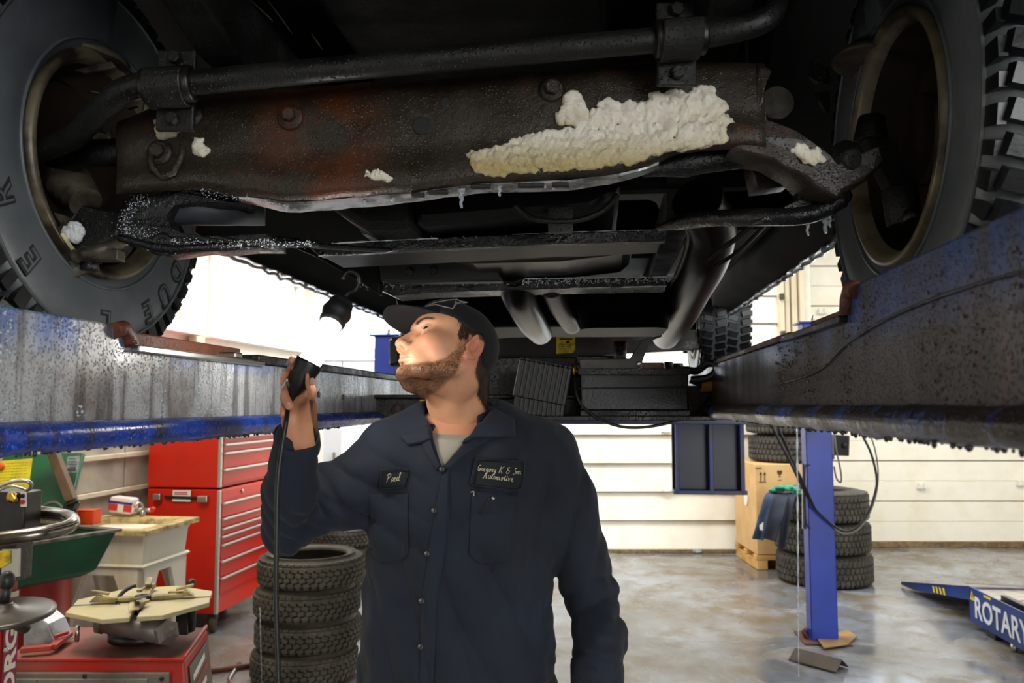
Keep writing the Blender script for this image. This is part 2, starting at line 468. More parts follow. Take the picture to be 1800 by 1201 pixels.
# back wall
YB = 8.55
mb = MB()
mb.box((-2.2, YB + .1, 1.9), (.3, .2, 3.8)); mb.box((-1.19, YB + .1, 1.03), (.42, .2, 2.06)); mb.box((-1.04, YB + .1, 2.5), (.12, .2, .9)); mb.box((-1.19, YB + .1, 3.35), (.42, .2, .9)); mb.box((-1.19, YB + .1, 2.08), (.42, .2, .06)); mb.box((-1.73, YB + .1, 2.08), (.7, .2, .06)); mb.box((-1.73, YB + .1, 3.35), (.7, .2, .9))
mb.box((.95, YB + .1, 3.6), (3.9, .2, .4)); mb.box((3.05, YB + .2, 1.9), (.36, .4, 3.8)); mb.box((5.0, YB + .4, 3.6), (3.6, .2, .4))
struct('wall_back', mb, m_white)
g = MB(); xa, xb, za, zb_ = -2.05, -1.1, 2.11, 2.9
g.box(((xa + xb) / 2, YB + .02, za + .025), (xb - xa, .16, .05)); g.box(((xa + xb) / 2, YB + .02, zb_ - .025), (xb - xa, .16, .05))
for x in (xa + .025, (xa + xb) / 2, xb - .025): g.box((x, YB + .02, (za + zb_) / 2), (.05, .16, zb_ - za - .1))
w4 = struct('window_4', g, m_white2, bev=.004)  # window put in to whiten the wall behind the work lamp
for x in (xa, (xa + xb) / 2): obj('pane', MB().box((x + (xb - xa) / 4, YB + .06, (za + zb_) / 2), ((xb - xa) / 2, .008, zb_ - za)), m_glass, w4)
# door_1: side door with a bright pane
mb = MB(); x0, x1, y = -2.05, -1.41, YB
for bx in ((x0 + .09, .97, .18, 1.9),): pass
mb.box((x0 + .14, y, 1.02), (.2, .05, 2.02)); mb.box((x1 - .03, y, 1.02), (.06, .05, 2.02)); mb.box(((x0 + x1) / 2 + .09, y, .52), (.37, .05, 1.02)); mb.box(((x0 + x1) / 2 + .09, y, 1.97), (.37, .05, .12))
d1 = struct('door_1', mb, M('door_blue_white', '#d7dbe2', .4), bev=.004)
obj('pane', MB().box((-1.64, y, 1.47), (.38, .01, .9)), m_glass, d1)
g = MB(); g.box((x0 + .01, y - .04, 1.02), (.07, .05, 2.06)); g.box((x1 + .03, y - .04, 1.02), (.07, .05, 2.06)); g.box(((x0+x1)/2, y - .04, 2.08), (.76, .05, .07))
obj('frame', g, m_white2, d1, bev=.004)
obj('handle', MB().box((x0 + .17, y - .05, 1.0), (.03, .06, .12)), m_steel, d1, bev=.01)
# door_2: overhead door of lapped white sections
D2 = struct('door_2', MB().box((.93, YB + .09, .77), (3.86, .03, 1.5)).box((.93, YB + .09, 2.79), (3.86, .03, 1.28)), m_cream)
ph = .2985
for k in range(11):
    if k in (5, 6): continue
    z0 = .04 + k * ph; p = MB()
    x0, x1 = -1.0, 2.86; a, b = YB - .045, YB + .07
    p.add([(x0, a, z0), (x1, a, z0), (x1, b, z0), (x0, b, z0), (x0, a + .04, z0 + ph - .012), (x1, a + .04, z0 + ph - .012), (x1, b, z0 + ph - .012), (x0, b, z0 + ph - .012)],
          [(3, 2, 1, 0), (4, 5, 6, 7), (0, 1, 5, 4), (1, 2, 6, 5), (2, 3, 7, 6), (3, 0, 4, 7)])
    obj('panel', p, m_cream, D2, bev=.003)
fr = MB()
for z in (1.535, 1.83, 2.125): fr.box((.93, YB + .01, z), (3.86, .1, .05))
for k in range(5): fr.box((-.96 + k * .945, YB + .01, 1.83), (.09, .1, .6))
obj('window_frame', fr, m_cream, D2)  # hidden window rows added for their reflection in the wet floor
for k in range(4):
    for z in (1.68, 1.977): obj('pane', MB().box((-.488 + k * .945, YB + .02, z), (.86, .008, .25)), m_glass, D2)
obj('weather_strip', MB().box((.93, YB - .02, .02), (3.86, .07, .04)), m_strip, D2, bev=.006)
for px, py in ((1170, 757), (1172, 861), (1225, 968)):
    c = at(px, py, YB - .05); g = MB(); g.box(c, (.1, .025, .035)); g.box(c + V((0, -.02, -.01)), (.06, .03, .02)); obj('bracket', g, m_white2 if py < 900 else m_steel, D2, bev=.004)
# the jamb and track between the doors
mb = MB()
for i, (dx, w, dd) in enumerate(((0, .05, .1), (.07, .05, .06), (.15, .06, .05), (.22, .05, .09))): mb.box((2.88 + dx, YB - .02 - dd / 2, 1.75), (w, dd, 3.5))
struct('trim_2', mb, M('beige_track', '#d8cdb2', .5, col2='#b7a37c', ns=8, lo=.5, hi=.8, stretch=(1, 1, .1)), bev=.004)
mb = MB()
for k in range(9): mb.box((2.87, YB - .15, .3 + k * .4), (.05, .05, .06))
struct('trim_3', mb, M('dark_hinge_iron', '#3a3630', .5), bev=.006)
# door_3: flush sectional door
YC = 8.85
D3 = struct('door_3', MB().box((4.95, YC + .12, .69), (3.44, .02, 1.38)).box((4.95, YC + .12, 2.83), (3.44, .02, 1.22)), m_cream)
sec = [(0.06, .49), (.5, .93), (.94, 1.37), (2.22, 2.65), (2.66, 3.1), (3.11, 3.4)]
for z0, z1 in sec:
    p = MB(); n = max(1, round((z1 - z0) / .215)); h = (z1 - z0) / n
    for i in range(n): p.box((4.95, YC + .04, z0 + h * (i + .5)), (3.44, .08, h - .004))
    p.box((4.95, YC + .06, (z0 + z1) / 2), (3.44, .095, z1 - z0 - .002))
    obj('panel', p, m_cream, D3, bev=.004)
fr = MB()
for k in range(5): fr.box((3.28 + k * .835, YC + .05, 1.8), (.1, .08, .84))
fr.box((4.95, YC + .05, 1.395), (3.44, .08, .04))
fr.box((4.95, YC + .05, 1.76), (3.44, .08, .03)); fr.box((4.95, YC + .05, 2.2), (3.44, .08, .03))
obj('window_frame', fr, m_cream, D3)  # unseen window rows, added to brighten the floor reflection
for k in range(4):
    obj('pane', MB().box((3.7 + k * .835, YC + .05, 1.98), (.74, .008, .42)), m_glass, D3); obj('pane', MB().box((3.7 + k * .835, YC + .05, 1.58), (.74, .008, .33)), m_glass, D3)
obj('weather_strip', MB().box((4.95, YC + .02, .03), (3.44, .08, .06)), m_strip, D3, bev=.006)
for px, py in ((1620, 857), (1795, 852), (1437, 450), (1445, 550)):
    c = at(px, py, YC - .02); g = MB(); g.box(c, (.1, .03, .03)); g.box(c + V((.03, -.02, .02)), (.03, .03, .06)); g.box(c + V((-.03, -.02, .02)), (.03, .03, .06)); obj('bracket', g, m_white2, D3, bev=.004)
# the front of the bay: an open door behind the photographer
mb = MB(); mb.box((-1.4, -4.1, 1.9), (5.0, .2, 3.8)); mb.box((5.3, -4.1, 1.9), (2.8, .2, 3.8)); mb.box((2.5, -4.1, 3.5), (2.8, .2, .6))
struct('wall_front', mb, m_white)
# ---------------------------------------------------------------- the car lift
m_liftL = m_lift('lift_paint_left', '#6680bb', '#b4b6b8', '#5a3a22', .5, 1, .2, (1.600, 1.64))  # paler copy: lamplight on the left web put into paint and dirt
m_liftR = m_lift('lift_paint_right', '#1c3c7a', '#281911', '#43210f', .52, 5, .3, (1.62, 1.665), '#1c130d')
m_lip = m_lift('lift_lip_blue', '#1d49b8', '#1c2f63', '#2a1a12', .56, 3, .16, None, '#16265a')
m_lipR = m_lift('lift_lip_rust', '#2c56a6', '#24150f', '#3a1d12', .4, 9, .2, None, '#1c130d')
m_blue = M('blue_post_paint', '#1c3fb4', .38, col2='#16329a', ns=3, bump=.05, bs=50)
m_rust = m_undercar('rust_steel', '#4a2414', '#6d3a20', .45, .4)
m_oily = m_undercar('oily_black_steel', '#0f0e0d', '#1c140f', .5, .22)
m_blk = M('black_plastic', '#0c0c0d', .35)
m_rubber = M('ribbed_black_rubber', '#120f0e', .4, col2='#1e1a17', ns=20, bump=.3, bs=80)
m_brass = M('brass_fitting', '#b08a3a', .3, 1.0)
m_hose = M('black_hose', '#121212', .4)
m_yel = M('yellow_sticker', '#d9b81c', .5, col2='#7a5c10', ns=40, lo=.45, hi=.7)
m_ice = NT('clear_ice').out((.85, .92, 1, 1), .08, 0, None, Transmission__Weight=.75, IOR=1.31)
lift = thing('car_lift', (0, 4, 0), 'blue four post drive-on car lift holding up the dark truck', 'car lift')
def rail(side, ui, zb, zt, ztf, vs0, vs1, vblk, v1, w, mW, mLip):
    """a runway: inner web with a rolled lower lip; high front part, a recess for the wheel between vs0 and the block, then full height"""
    s = -1 if side == 'l' else 1
    def q(d, v, z): return L(ui + s * d, v, z)
    mb = MB()
    # inner web, 12 mm thick, outline in (v, z): front part high, dropped in the recess
    prof = [(-1.0, zb), (v1, zb), (v1, zt), (vs1, zt), (vblk, zt - .002), (vs0 + .012, zt - .004), (vs0, ztf), (-1.0, ztf)]
    mb.prism([q(0, v, z) for v, z in prof], q(.014, 0, 0) - q(0, 0, 0))
    web = obj('runway_web', mb, mW, lift, bev=.003)
    d = MB()
    d.prism([q(.014, v, ztf - .012) for v in (-1.0, vs0)] + [q(w, v, ztf - .012) for v in (vs0, -1.0)], (0, 0, .012))
    d.prism([q(.014, v, 1.618) for v in (vs0, vblk + .38)] + [q(w, v, 1.618) for v in (vblk + .38, vs0)], (0, 0, .012))
    d.prism([q(.014, v, zt - .016) for v in (vblk + .38, v1)] + [q(w, v, zt - .016) for v in (v1, vblk + .38)], (0, 0, .012))
    obj('runway_deck', d, m_oily, lift, bev=.003)
    o = MB(); o.prism([q(w, v, z) for v, z in ((-1.0, zb), (v1, zb), (v1, zt), (-1.0, zt))], q(w + .012, 0, 0) - q(w, 0, 0)); obj('outer_web', o, mW, lift)
    # rolled lip at the foot of the web, lumpy with dirt and drops
    lip = MB(); n = 110; rings = []
    for i in range(n + 1):
        v = -1.0 + (v1 + 1.0) * (i / n) ** 1.25
        c = q(-.004, v, zb); ring = []
        for k in range(12):
            a = 2 * PI * k / 12
            r = 1 + .10 * noise.noise(V((v * 13, math.cos(a) * 1.4, math.sin(a) * 1.4)))
            low = -.006 * max(0, -math.sin(a)) * (noise.noise(V((v * 26, 7, ui * 9))) + .3)
            ring.append(q(-.004 - s * 0 + .022 * math.cos(a) * r, v, zb + .018 * math.sin(a) * r + low))
        rings.append(ring)
    lip.loft(rings); obj('runway_lip', lip, mLip, lift)
    return web, q
webL, qL = rail('l', -.667, 1.512, 1.632, 1.662, 1.07, 1.95, 1.52, 4.9, .52, m_liftL, m_lip)
webR, qR = rail('r', .333, 1.532, 1.666, 1.706, 1.09, 1.9, 1.44, 4.9, .52, m_liftR, m_lipR)
# recess lips, wheel stops and end blocks
for q, z0, zf, vs0, vb, nm in ((qL, 1.632, 1.662, 1.07, 1.52, 'l'), (qR, 1.666, 1.706, 1.09, 1.44, 'r')):
    g = MB(); g.tube([q(.0, vs0 - .035, zf - .01), q(.0, vs0 - .012, zf - .004), q(.0, vs0, zf - .015), q(0, vs0 + .006, z0 + .005)], .012, 8)
    obj('rounded_corner', g, m_rust, lift)
    g = MB(); g.prism([q(-.012, v, z0 - .006) for v in (vs0 + .01, vb)] + [q(.05, v, z0 - .006) for v in (vb, vs0 + .01)], (0, 0, .01)); obj('recess_flange', g, m_steel if nm == 'l' else m_oily, lift, bev=.002)
    g = MB(); g.prism([q(.0, v, z0 + .0) for v in (vb, 4.85)] + [q(.3, v, z0) for v in (4.85, vb)], (0, 0, .018 if nm == 'l' else .012)); obj('deck_block', g, m_oily if nm == 'l' else m_rust, lift, bev=.003)
    g = MB(); g.prism([q(.04, v, z0) for v in (vb - .42, vb)] + [q(.07, v, z0) for v in (vb, vb - .42)], (0, 0, .03)); obj('rear_stop', g, m_rust, lift, bev=.003)
g = MB(); g.cyl(qL(.02, 1.12, 1.643), qL(.06, 1.16, 1.643), .006); g.cyl(qL(.06, 1.16, 1.643), qL(.08, 1.19, 1.643), .008); obj('recess_pin', g, m_steel, lift)
g = MB(); g.box(qL(.03, 1.44, 1.643), (.05, .03, .012), LROT); obj('recess_tab', g, m_steel, lift, bev=.003)
g = MB()
for v, z, in ((1.86, 1.575), (2.05, 1.57)): g.cyl(qL(-.002, v, z), qL(.01, v, z), .008, 10)
obj('web_bolts', g, m_oily, lift)
# thin dark tube marking the crease along the right web
obj('crease_line', MB().tube(spline([qR(-.003, v, z) for v, z in ((.5, 1.64), (.62, 1.652), (.78, 1.655), (.95, 1.648), (1.1, 1.63), (1.25, 1.6), (1.6, 1.585))]), .0016, 6), m_oily, lift)
# melt water hanging in beads under both lips
def beads(q, v0, v1, zb, n, r0, r1, seed):
    R = random.Random(seed); mb = MB()
    for i in range(n):
        v = v0 + (v1 - v0) * R.random() ** 1.3; r = R.uniform(r0, r1)
        mb.ball(q(R.uniform(-.012, .012), v, zb - .019), (r, r, r * R.uniform(1, 1.7)), 6)
    return mb
m_bead = M('dirty_water_bead', '#30302f', .06)
obj('water_beads', beads(qL, .45, 2.0, 1.512, 240, .0015, .0032, 1), m_bead, lift, kind='stuff')
obj('water_beads', beads(qR, .3, 2.0, 1.532, 240, .0015, .0034, 2), m_bead, lift, kind='stuff')
def webdrops(q, v0, v1, z0, z1, n, seed):
    R = random.Random(seed); mb = MB()
    for i in range(n):
        v = v0 + (v1 - v0) * R.random(); z = z0 + (z1 - z0) * R.random()
        if noise.noise(V((v * 9, z * 2.2, seed))) < -.08: continue
        if v > 1.06 and z > z1 - .03: continue
        r = R.uniform(.0007, .0019)
        mb.ball(q(-.001, v, z), (r, r, r * R.uniform(.8, 1.4)), 5)
    return mb
obj('water_drops', webdrops(qL, .5, 1.5, 1.53, 1.655, 2600, 4), M('clear_drop', '#c3c8cc', .04), lift, kind='stuff')
obj('lip_drops', webdrops(lambda d, v, z: qL(-.024, v, z), .5, 1.75, 1.502, 1.522, 900, 6), M('blue_drop', '#3c63c4', .05), lift, kind='stuff')
obj('water_drops', webdrops(qR, .5, 1.6, 1.54, 1.692, 900, 8), M('dark_drop', '#6b6058', .06), lift, kind='stuff')
# posts
def post(u, v, top, lab=None):
    mb = MB(); w, d = .17, .13
    R_ = LROT; c = L(u, v, top / 2)
    mb.box(c + R_ @ V((0, -d/2 + .005, 0)), (w, .01, top), R_)
    mb.box(c + R_ @ V((-w/2 + .005, 0, 0)), (.01, d, top), R_); mb.box(c + R_ @ V((w/2 - .005, 0, 0)), (.01, d, top), R_)
    mb.box(c + R_ @ V((0, d/2, 0)), (w * .4, .01, top), R_)
    p = obj('post', mb, m_blue, lift, bev=.004)
    obj('post_cap', MB().box(L(u, v, top + .006), (w + .06, d + .06, .012), R_), m_blue, lift, bev=.003)
    g = MB(); g.cyl(L(u, v, top), L(u, v, top + .06), .012); obj('cable_stud', g, m_steel, lift)
    obj('base_plate', MB().box(L(u, v, .006), (.3, .3, .012), R_), m_rust, lift, bev=.003)
    return p
pr = at(1445, 1100, 5.42)
def toL(p): return (p.x * ca - p.y * sa, p.x * sa + p.y * ca)
uR, vR = toL(pr)
post(uR, vR, 2.1); uL, vL = toL(at(682, 640, 5.85)); post(uL, vL, 2.05)
post(uR - .05, -1.6, 2.1); post(uL, -1.6, 2.1)
# rear crossbeam under the runways
g = MB(); g.box(L((uR + uL) / 2, 5.05, 1.5), (uR - uL + .05, .14, .14), LROT); obj('crossbeam', g, M('dark_blue_paint', '#14245a', .4), lift, bev=.006)
for u, v in ((uR, vR), (uL, vL)):
    g = MB(); g.box(L(u, 5.3, 1.5), (.12, .55, .12), LROT); obj('beam_carriage', g, m_oily, lift, bev=.006)
# approach ramps hanging from the rear ends of the runways
def ramp(uc, v, z0, z1):
    mb = MB(); w = .5; R_ = LROT
    mb.box(L(uc, v + .05, (z0 + z1) / 2), (w, .015, z1 - z0), R_)
    o = obj('approach_ramp', mb, M('ramp_paint', '#0d173f', .4, col2='#0b0d18', ns=2.5, lo=.42, hi=.62), lift, bev=.003)
    g = MB()
    for d in (-w/2, -.02, w/2 - .06): g.box(L(uc + d + .03, v, (z0 + z1) / 2), (.022 if d < -.1 else .03, .1, z1 - z0), R_)
    g.box(L(uc, v, z0 + .01), (w, .1, .03), R_); obj('ramp_rib', g, M('ramp_rib_paint', '#14256b', .4, col2='#24170f', ns=6, lo=.45, hi=.7), o, bev=.004)
rc = toL(at(1246, 800, 5.6)); ramp(rc[0], rc[1], 1.55 - 153 / 1400 * 5.6, 1.52)
ramp(-.667 - .3, rc[1], 1.0, 1.5)

# ---------------------------------------------------------------- the rolling bridge jack between the runways
yj = 2.3
jack = thing('bridge_jack', (.1, yj, 1.5), 'oily rolling bridge jack spanning between the two lift runways', 'jack')
def J(px, py, d=0): 
    p = at(px, py, yj + d); return p
def jbox(mb, x0, y0, x1, y1, depth, d=0, tilt=0):
    a, b, c, e = J(x0, y1, d), J(x1, y1 + tilt, d), J(x1, y0 + tilt, d), J(x0, y0, d)
    return mb.prism([a, b, c, e], (0, depth, 0))
g = MB(); jbox(g, 648, 700, 1300, 738, .06, .12); jbox(g, 640, 694, 1300, 701, .1, .1); obj('bridge_channel', g, m_oily, jack, bev=.004)
g = MB(); jbox(g, 845, 628, 1022, 735, .05, .24); jbox(g, 1015, 625, 1100, 640, .04, .2); obj('bridge_housing', g, m_oily, jack, bev=.005)
g = MB(); c = J(699, 719, .118); g.lathe([(.017, 0), (.017, .01), (.012, .01), (.012, 0)], c, (0, -1, 0), 18, cap=False); obj('pin_hole', g, m_rust, jack)
g = MB(); jbox(g, 738, 703, 752, 722, .004, .115); obj('yellow_label', g, m_yel, jack, label='worn yellow label on the black channel')
g = MB(); jbox(g, 1021, 657, 1210, 722, .2, 0); jac_body = obj('jack_body', g, M('speckled_jack_paint', '#1f2020', .35, col2='#090909', ns=7, lo=.42, hi=.55, bump=.3, bs=120), jack, bev=.004)
g = MB(); jbox(g, 1016, 648, 1213, 659, .26, -.02); g.tube([J(1016, 683, -.003), J(1211, 681, -.003)], .0025, 6); obj('body_flange', g, m_oily, jack, bev=.002)
g = MB(); jbox(g, 1020, 721, 1214, 733, .24, -.02); jbox(g, 850, 731, 1260, 740, .3, -.03); obj('base_tray', g, m_oily, jack, bev=.003)
g = MB()
poly = [(1019, 632), (1108, 630), (1128, 597), (1163, 589), (1164, 592), (1142, 600), (1126, 646), (1118, 649), (1021, 655)]
g.prism([J(x, y, -.01) for x, y in poly], (0, .012, 0)); br = obj('lift_arm_plate', g, M('bare_grey_steel', '#4a463f', .4, .4, col2='#221e19', ns=9), jack, bev=.002)
obj('arm_pivot', MB().lathe([(.006, 0), (.006, .004), (.003, .006)], J(1122, 640, -.01), (0, -1, 0), 12), m_steel, jack)
g = MB(); jbox(g, 1128, 637, 1167, 656, .1, .02); obj('worn_block', g, M('bare_scraped_paint', '#b98e68', .5, col2='#7a4f33', ns=14), jack, bev=.003, label='scraped tan steel block')
g = MB(); jbox(g, 1105, 651, 1130, 657, .06, -.01); jbox(g, 1022, 655, 1055, 658, .05, -.012); obj('spacer', g, m_steel, jack, bev=.001)
g = MB(); g.cyl(J(1168, 646, .06), J(1182, 646, .06), .017, 12); g.cyl(J(1182, 646, .06), J(1200, 646, .06), .013, 6); g.cyl(J(1196, 648, .06), J(1210, 650, .06), .009, 10); obj('air_fitting', g, m_oily, jack)
obj('air_hose', MB().tube(spline([J(1206, 650, .06), J(1225, 652, .04), J(1243, 640, .02), J(1257, 641, .0), J(1258, 652, -.01), J(1245, 664, .0), J(1215, 668, .02)]), .011, 8), m_hose, jack)
hel = [J(1232, 675, .05) + V((.0035 * i / 10, .02 * 0, 0)) + V((0, math.cos(i * .62) * .022, math.sin(i * .62) * .022)) for i in range(0, 105)]
obj('coil_hose', MB().tube(hel, .0042, 6), M('yellow_coil_hose', '#a8781a', .35), jack, label='coiled yellow air hose')
g = MB(); jbox(g, 1210, 678, 1250, 737, .12, .06); g.tube([J(1212, 671, .05), J(1230, 676, .04), J(1246, 682, .05), J(1249, 692, .05)], .006, 8); obj('end_block', g, m_oily, jack, bev=.004)
g = MB(); jbox(g, 1249, 686, 1300, 735, .1, .1); obj('end_plate', g, m_rust, jack, bev=.003)
g = MB(); g.tube([J(1005, 655, .03), J(1018, 650, .02)], .008, 8); g.cyl(J(1008, 640, .02), J(1008, 662, .02), .007, 8); obj('brass_elbow', g, m_brass, jack)
obj('grease_line', MB().tube(spline([J(1009, 660, .0), J(1012, 690, -.02), J(1025, 715, -.03), J(1062, 741, -.04), J(1110, 752, -.04), J(1170, 745, -.03), J(1222, 725, -.0), J(1248, 697, .03)]), .0042, 8), m_hose, jack)
g = MB(); g.cyl(J(1040, 665, .12), J(1160, 665, .12), .02); g.cyl(J(1090, 600, .12) , J(1090, 655, .12), .02); obj('air_bag_ram', g, m_oily, jack)
# rubber lifting blocks lying on the tray
def rubber_block(px0, py0, px1, py1, tilt, d, name_lab):
    w = (px1 - px0) / FPX * yj; h = (py1 - py0) / FPX * yj
    c = at((px0 + px1) / 2, (py0 + py1) / 2, yj + d)
    r = Matrix.Rotation(math.radians(tilt), 3, 'Y')
    o = thing('rubber_block', c, name_lab, 'block', 'rubber lifting blocks')
    mb = MB(); mb.box(c, (w, .1, h), r); obj('block_core', mb, m_rubber, o, bev=.004)
    rb = MB(); n = 11
    for i in range(n): rb.box(c + r @ V((-w/2 + w * (i + .5) / n, -.052, 0)), (w / n * .6, .008, h * .96), r)
    for i in range(n): rb.box(c + r @ V((-w/2 + w * (i + .5) / n, 0, h/2 + .002)), (w / n * .6, .09, .006), r)
    obj('ribs', rb, m_rubber, o, bev=.001)
    return o
rubber_block(906, 640, 999, 706, 11, .02, 'ribbed black rubber lifting block tilted on top of another block beside the jack')
rubber_block(903, 694, 991, 731, 7, .03, 'ribbed black rubber lifting block lying flat underneath the tilted block')
# ---------------------------------------------------------------- the truck on the lift
m_xm = None
def m_crossmember():
    t = NT('crossmember_rust')
    n1 = t.noise(4.2, 6, .6); n2 = t.noise(60, 5, .7); geo = t.co
    sx = t.n('ShaderNodeSeparateXYZ', Vector=geo)
    # a rust field on the left part of the beam, as on the real one
    rm = t.n('ShaderNodeMapRange', Value=sx.outputs[0]); rm.inputs[1].default_value = -.56; rm.inputs[2].default_value = -.48
    rm2 = t.n('ShaderNodeMapRange', Value=sx.outputs[0]); rm2.inputs[1].default_value = -.30; rm2.inputs[2].default_value = -.39
    zone = t.math('MULTIPLY', rm.outputs[0], rm2.outputs[0])
    f = t.math('MULTIPLY', t.ramp(n1, [(.40, 0.0), (.52, 1.0)]), zone)
    f2 = t.ramp(t.noise(7, 6, .6), [(.6, 0.0), (.66, .8)])
    c = t.mix(t.math('MAXIMUM', f, t.math('MULTIPLY', f2, .5)), hexc('#29221a'), hexc('#572c13'))
    c = t.mix(t.ramp(n2, [(.5, 0.0), (.8, .6)]), c, hexc('#453c2c'))
    d = t.ramp(t.voro(190), [(.0, 1.0), (.35, 0.0)])
    nr = t.bump(d, .45, .003, t.bump(n2, .45, .005))
    return t.out(c, t.ramp(t.noise(14, 4), [(.3, .24), (.7, .6)]), 0, nr)
m_xm = m_crossmember()
m_under = m_undercar('black_underbody', '#060606', '#140e0a', .58, .42, .4, True, '#120f0c')
m_pan = M('wet_black_sheet', '#060708', .4, .0, col2='#0c0a09', ns=7, bump=.12, bs=40, Specular__IOR__Level=.22)
m_floorpan = M('dull_black_undercoat', '#08080a', .75, bump=.3, bs=40)
m_frost = m_undercar('frosted_arm', '#111216', '#1f1c19', .55, .12, 1.0, True, '#23211f')
m_sheen = M('wet_bare_flange', '#a4a6aa', .18, .25, col2='#4a4a4c', ns=16, lo=.45, hi=.6, bump=.2, bs=140)
m_pipe = M('exhaust_steel', '#131212', .32, .15, col2='#120f0d', ns=9, lo=.4, hi=.65, bump=.15, bs=70)
m_tyreT = m_tyre('truck_tyre_rubber', '#50565a', '#6c7073', .42)
m_letter = m_tyre('tyre_letter_edge', '#1c1f21', '#2a2d2f', .5)
m_tread = m_tyre('truck_tread_rubber', '#0c0d10', '#191a1d', .35)
m_rim = M('cream_rim_steel', '#7a705a', .4, .2, col2='#2e261c', ns=9, lo=.42, hi=.62)
m_barrel = M('dark_rim_barrel', '#1a1510', .6, .1, col2='#33271a', ns=9)
m_shock = M('grey_shock_paint', '#454a4e', .4, col2='#24272a', ns=5)
m_pale = M('pale_dirty_boot', '#5a5346', .5, col2='#221d17', ns=18)
TU = -.215
truck = thing('pickup_truck', L(TU, 3, 1.63), 'dark pickup truck seen from underneath on the raised lift, rusty crossmember in front', 'truck')
def T(u, v, z): return L(TU + u, v, z)

# wheels
def wheel(cu, cv, cz, side, letters=True):
    "side -1: the wheel on the left of the picture; inner face towards the middle of the truck"
    ax = (L(1, 0, 0)) * (-side)          # axis pointing inboard
    o = T(cu, cv, cz); R, rr, w = .385, .216, .265
    f = L(0, 1, 0); up = V((0, 0, 1))
    t = MB(); h = w / 2
    prof = [(rr - .006, h - .028), (rr + .004, h - .012), (rr + .02, h - .004), (rr + .06, h + .003), (rr + .1, h + .003), (R - .04, h - .004), (R - .03, h - .012), (R - .012, h - .03), (R - .008, 0), (R - .012, -h + .03),
            (R - .04, -h + .004), (rr + .06, -h - .003), (rr + .004, -h + .012), (rr - .006, -h + .028)]
    t.lathe(prof, o, ax, 96, cap=False)
    ty = obj('tyre', t, m_tyreT, truck)
    # tread blocks
    b = MB(); n = 54
    for i in range(n):
        for row, (dx, ww, ph) in enumerate(((h - .036, .05, 0), (.03, .055, .5), (-.03, .055, 0), (-h + .036, .05, .5))):
            a = 2 * PI * (i + ph) / n; d = f * math.cos(a) + up * math.sin(a); tg = -f * math.sin(a) + up * math.cos(a)
            m = Matrix((ax, tg, d)).transposed()
            b.box(o + ax * dx + d * (R - .003), (ww, .031, .016), m @ Matrix.Rotation(.25 if row % 2 else -.25, 3, 'Z'), taper=.86)
            if row in (0, 3): 
                sg = 1 if row == 0 else -1
                b.box(o + ax * (sg * (h - .008)) + d * (R - .028), (.012, .028 if i % 2 else .02, .04), m)
    obj('tread_blocks', b, m_tread, ty, kind='stuff')
    # sidewall rings and raised letters
    g = MB(); g.lathe([(R - .046, h - .004), (R - .046, h + .0025), (R - .043, h + .0025), (R - .043, h - .004)], o, ax, 80, cap=False)
    g.lathe([(rr + .022, h - .004), (rr + .022, h + .002), (rr + .026, h + .002), (rr + .026, h - .004)], o, ax, 80, cap=False)
    obj('sidewall_ring', g, m_tyreT, ty)
    if letters:
        for ch, deg in letters:
            a = math.radians(deg); d = f * math.cos(a) + up * math.sin(a); xd = d.cross(ax)
            text('raised_letter', ch, .062, o + ax * (h + .002) + d * (rr + .088), -xd if xd.cross(d).dot(ax) < 0 else xd, d, m_letter, ty, depth=.002, bold=.0035)
            text('letter_face', ch, .062, o + ax * (h + .004) + d * (rr + .088), -xd if xd.cross(d).dot(ax) < 0 else xd, d, m_tyreT, ty, depth=.0015, bold=-.001)
            # the outline of each letter: a second, thinner one standing prouder
    r = MB(); r.lathe([(rr + .006, h - .012), (rr + .006, h + .004), (rr - .004, h + .006), (rr - .014, h - .004), (rr - .022, h - .022)], o, ax, 72, cap=False)
    lipo = obj('rim_lip', r, m_rim, truck)
    r = MB(); r.lathe([(rr - .022, h - .022), (rr - .03, h - .06), (rr - .035, -h * .2), (.16, -h * .45), (.07, -h * .5), (.07, -h * .5 - .01)], o, ax, 72, cap=False)
    rim = obj('rim_barrel', r, m_barrel, truck)
    g = MB(); g.lathe([(.165, .012), (.165, -.012), (.05, -.012), (.05, .012)], o + ax * .03, ax, 48)
    g.lathe([(.08, .06), (.085, -.02)], o + ax * .03, ax, 28)
    obj('brake_rotor', g, M('rotor_rust', '#17100b', .55, .1, col2='#2a190f', ns=12), truck)
    return o, ax, f, up
kind_l = [('D', -27), ('U', -44), ('E', -61), ('E', -118), ('R', -140), ('E', -163)]
wl_o, wl_ax, wf, wu = wheel(-.735 - .1325, 1.44, 2.016, -1, [('D', -33), ('U', -47), ('E', -61), ('L', -89), ('E', -133), ('R', -155)])
wr_o, wr_ax, _, _ = wheel(.735 + .1325, 1.44, 2.016, 1, None)
wheel(-.735 - .01, 4.66, 2.026, -1, None); wheel(.735 + .16, 4.62, 2.05, 1, None)
# wheel weights on the left rim
for a0, a1 in ((-2.28, -2.05), (-1.98, -1.78)):
    g = MB(); pts = [wl_o + wl_ax * .136 + (wf * math.cos(a) + wu * math.sin(a)) * .212 for a in np.linspace(a0, a1, 8)]
    g.tube(pts, .007, 6, flat=.6); obj('wheel_weight', g, M('wheel_weight_tape', '#c9c09a', .5), truck)

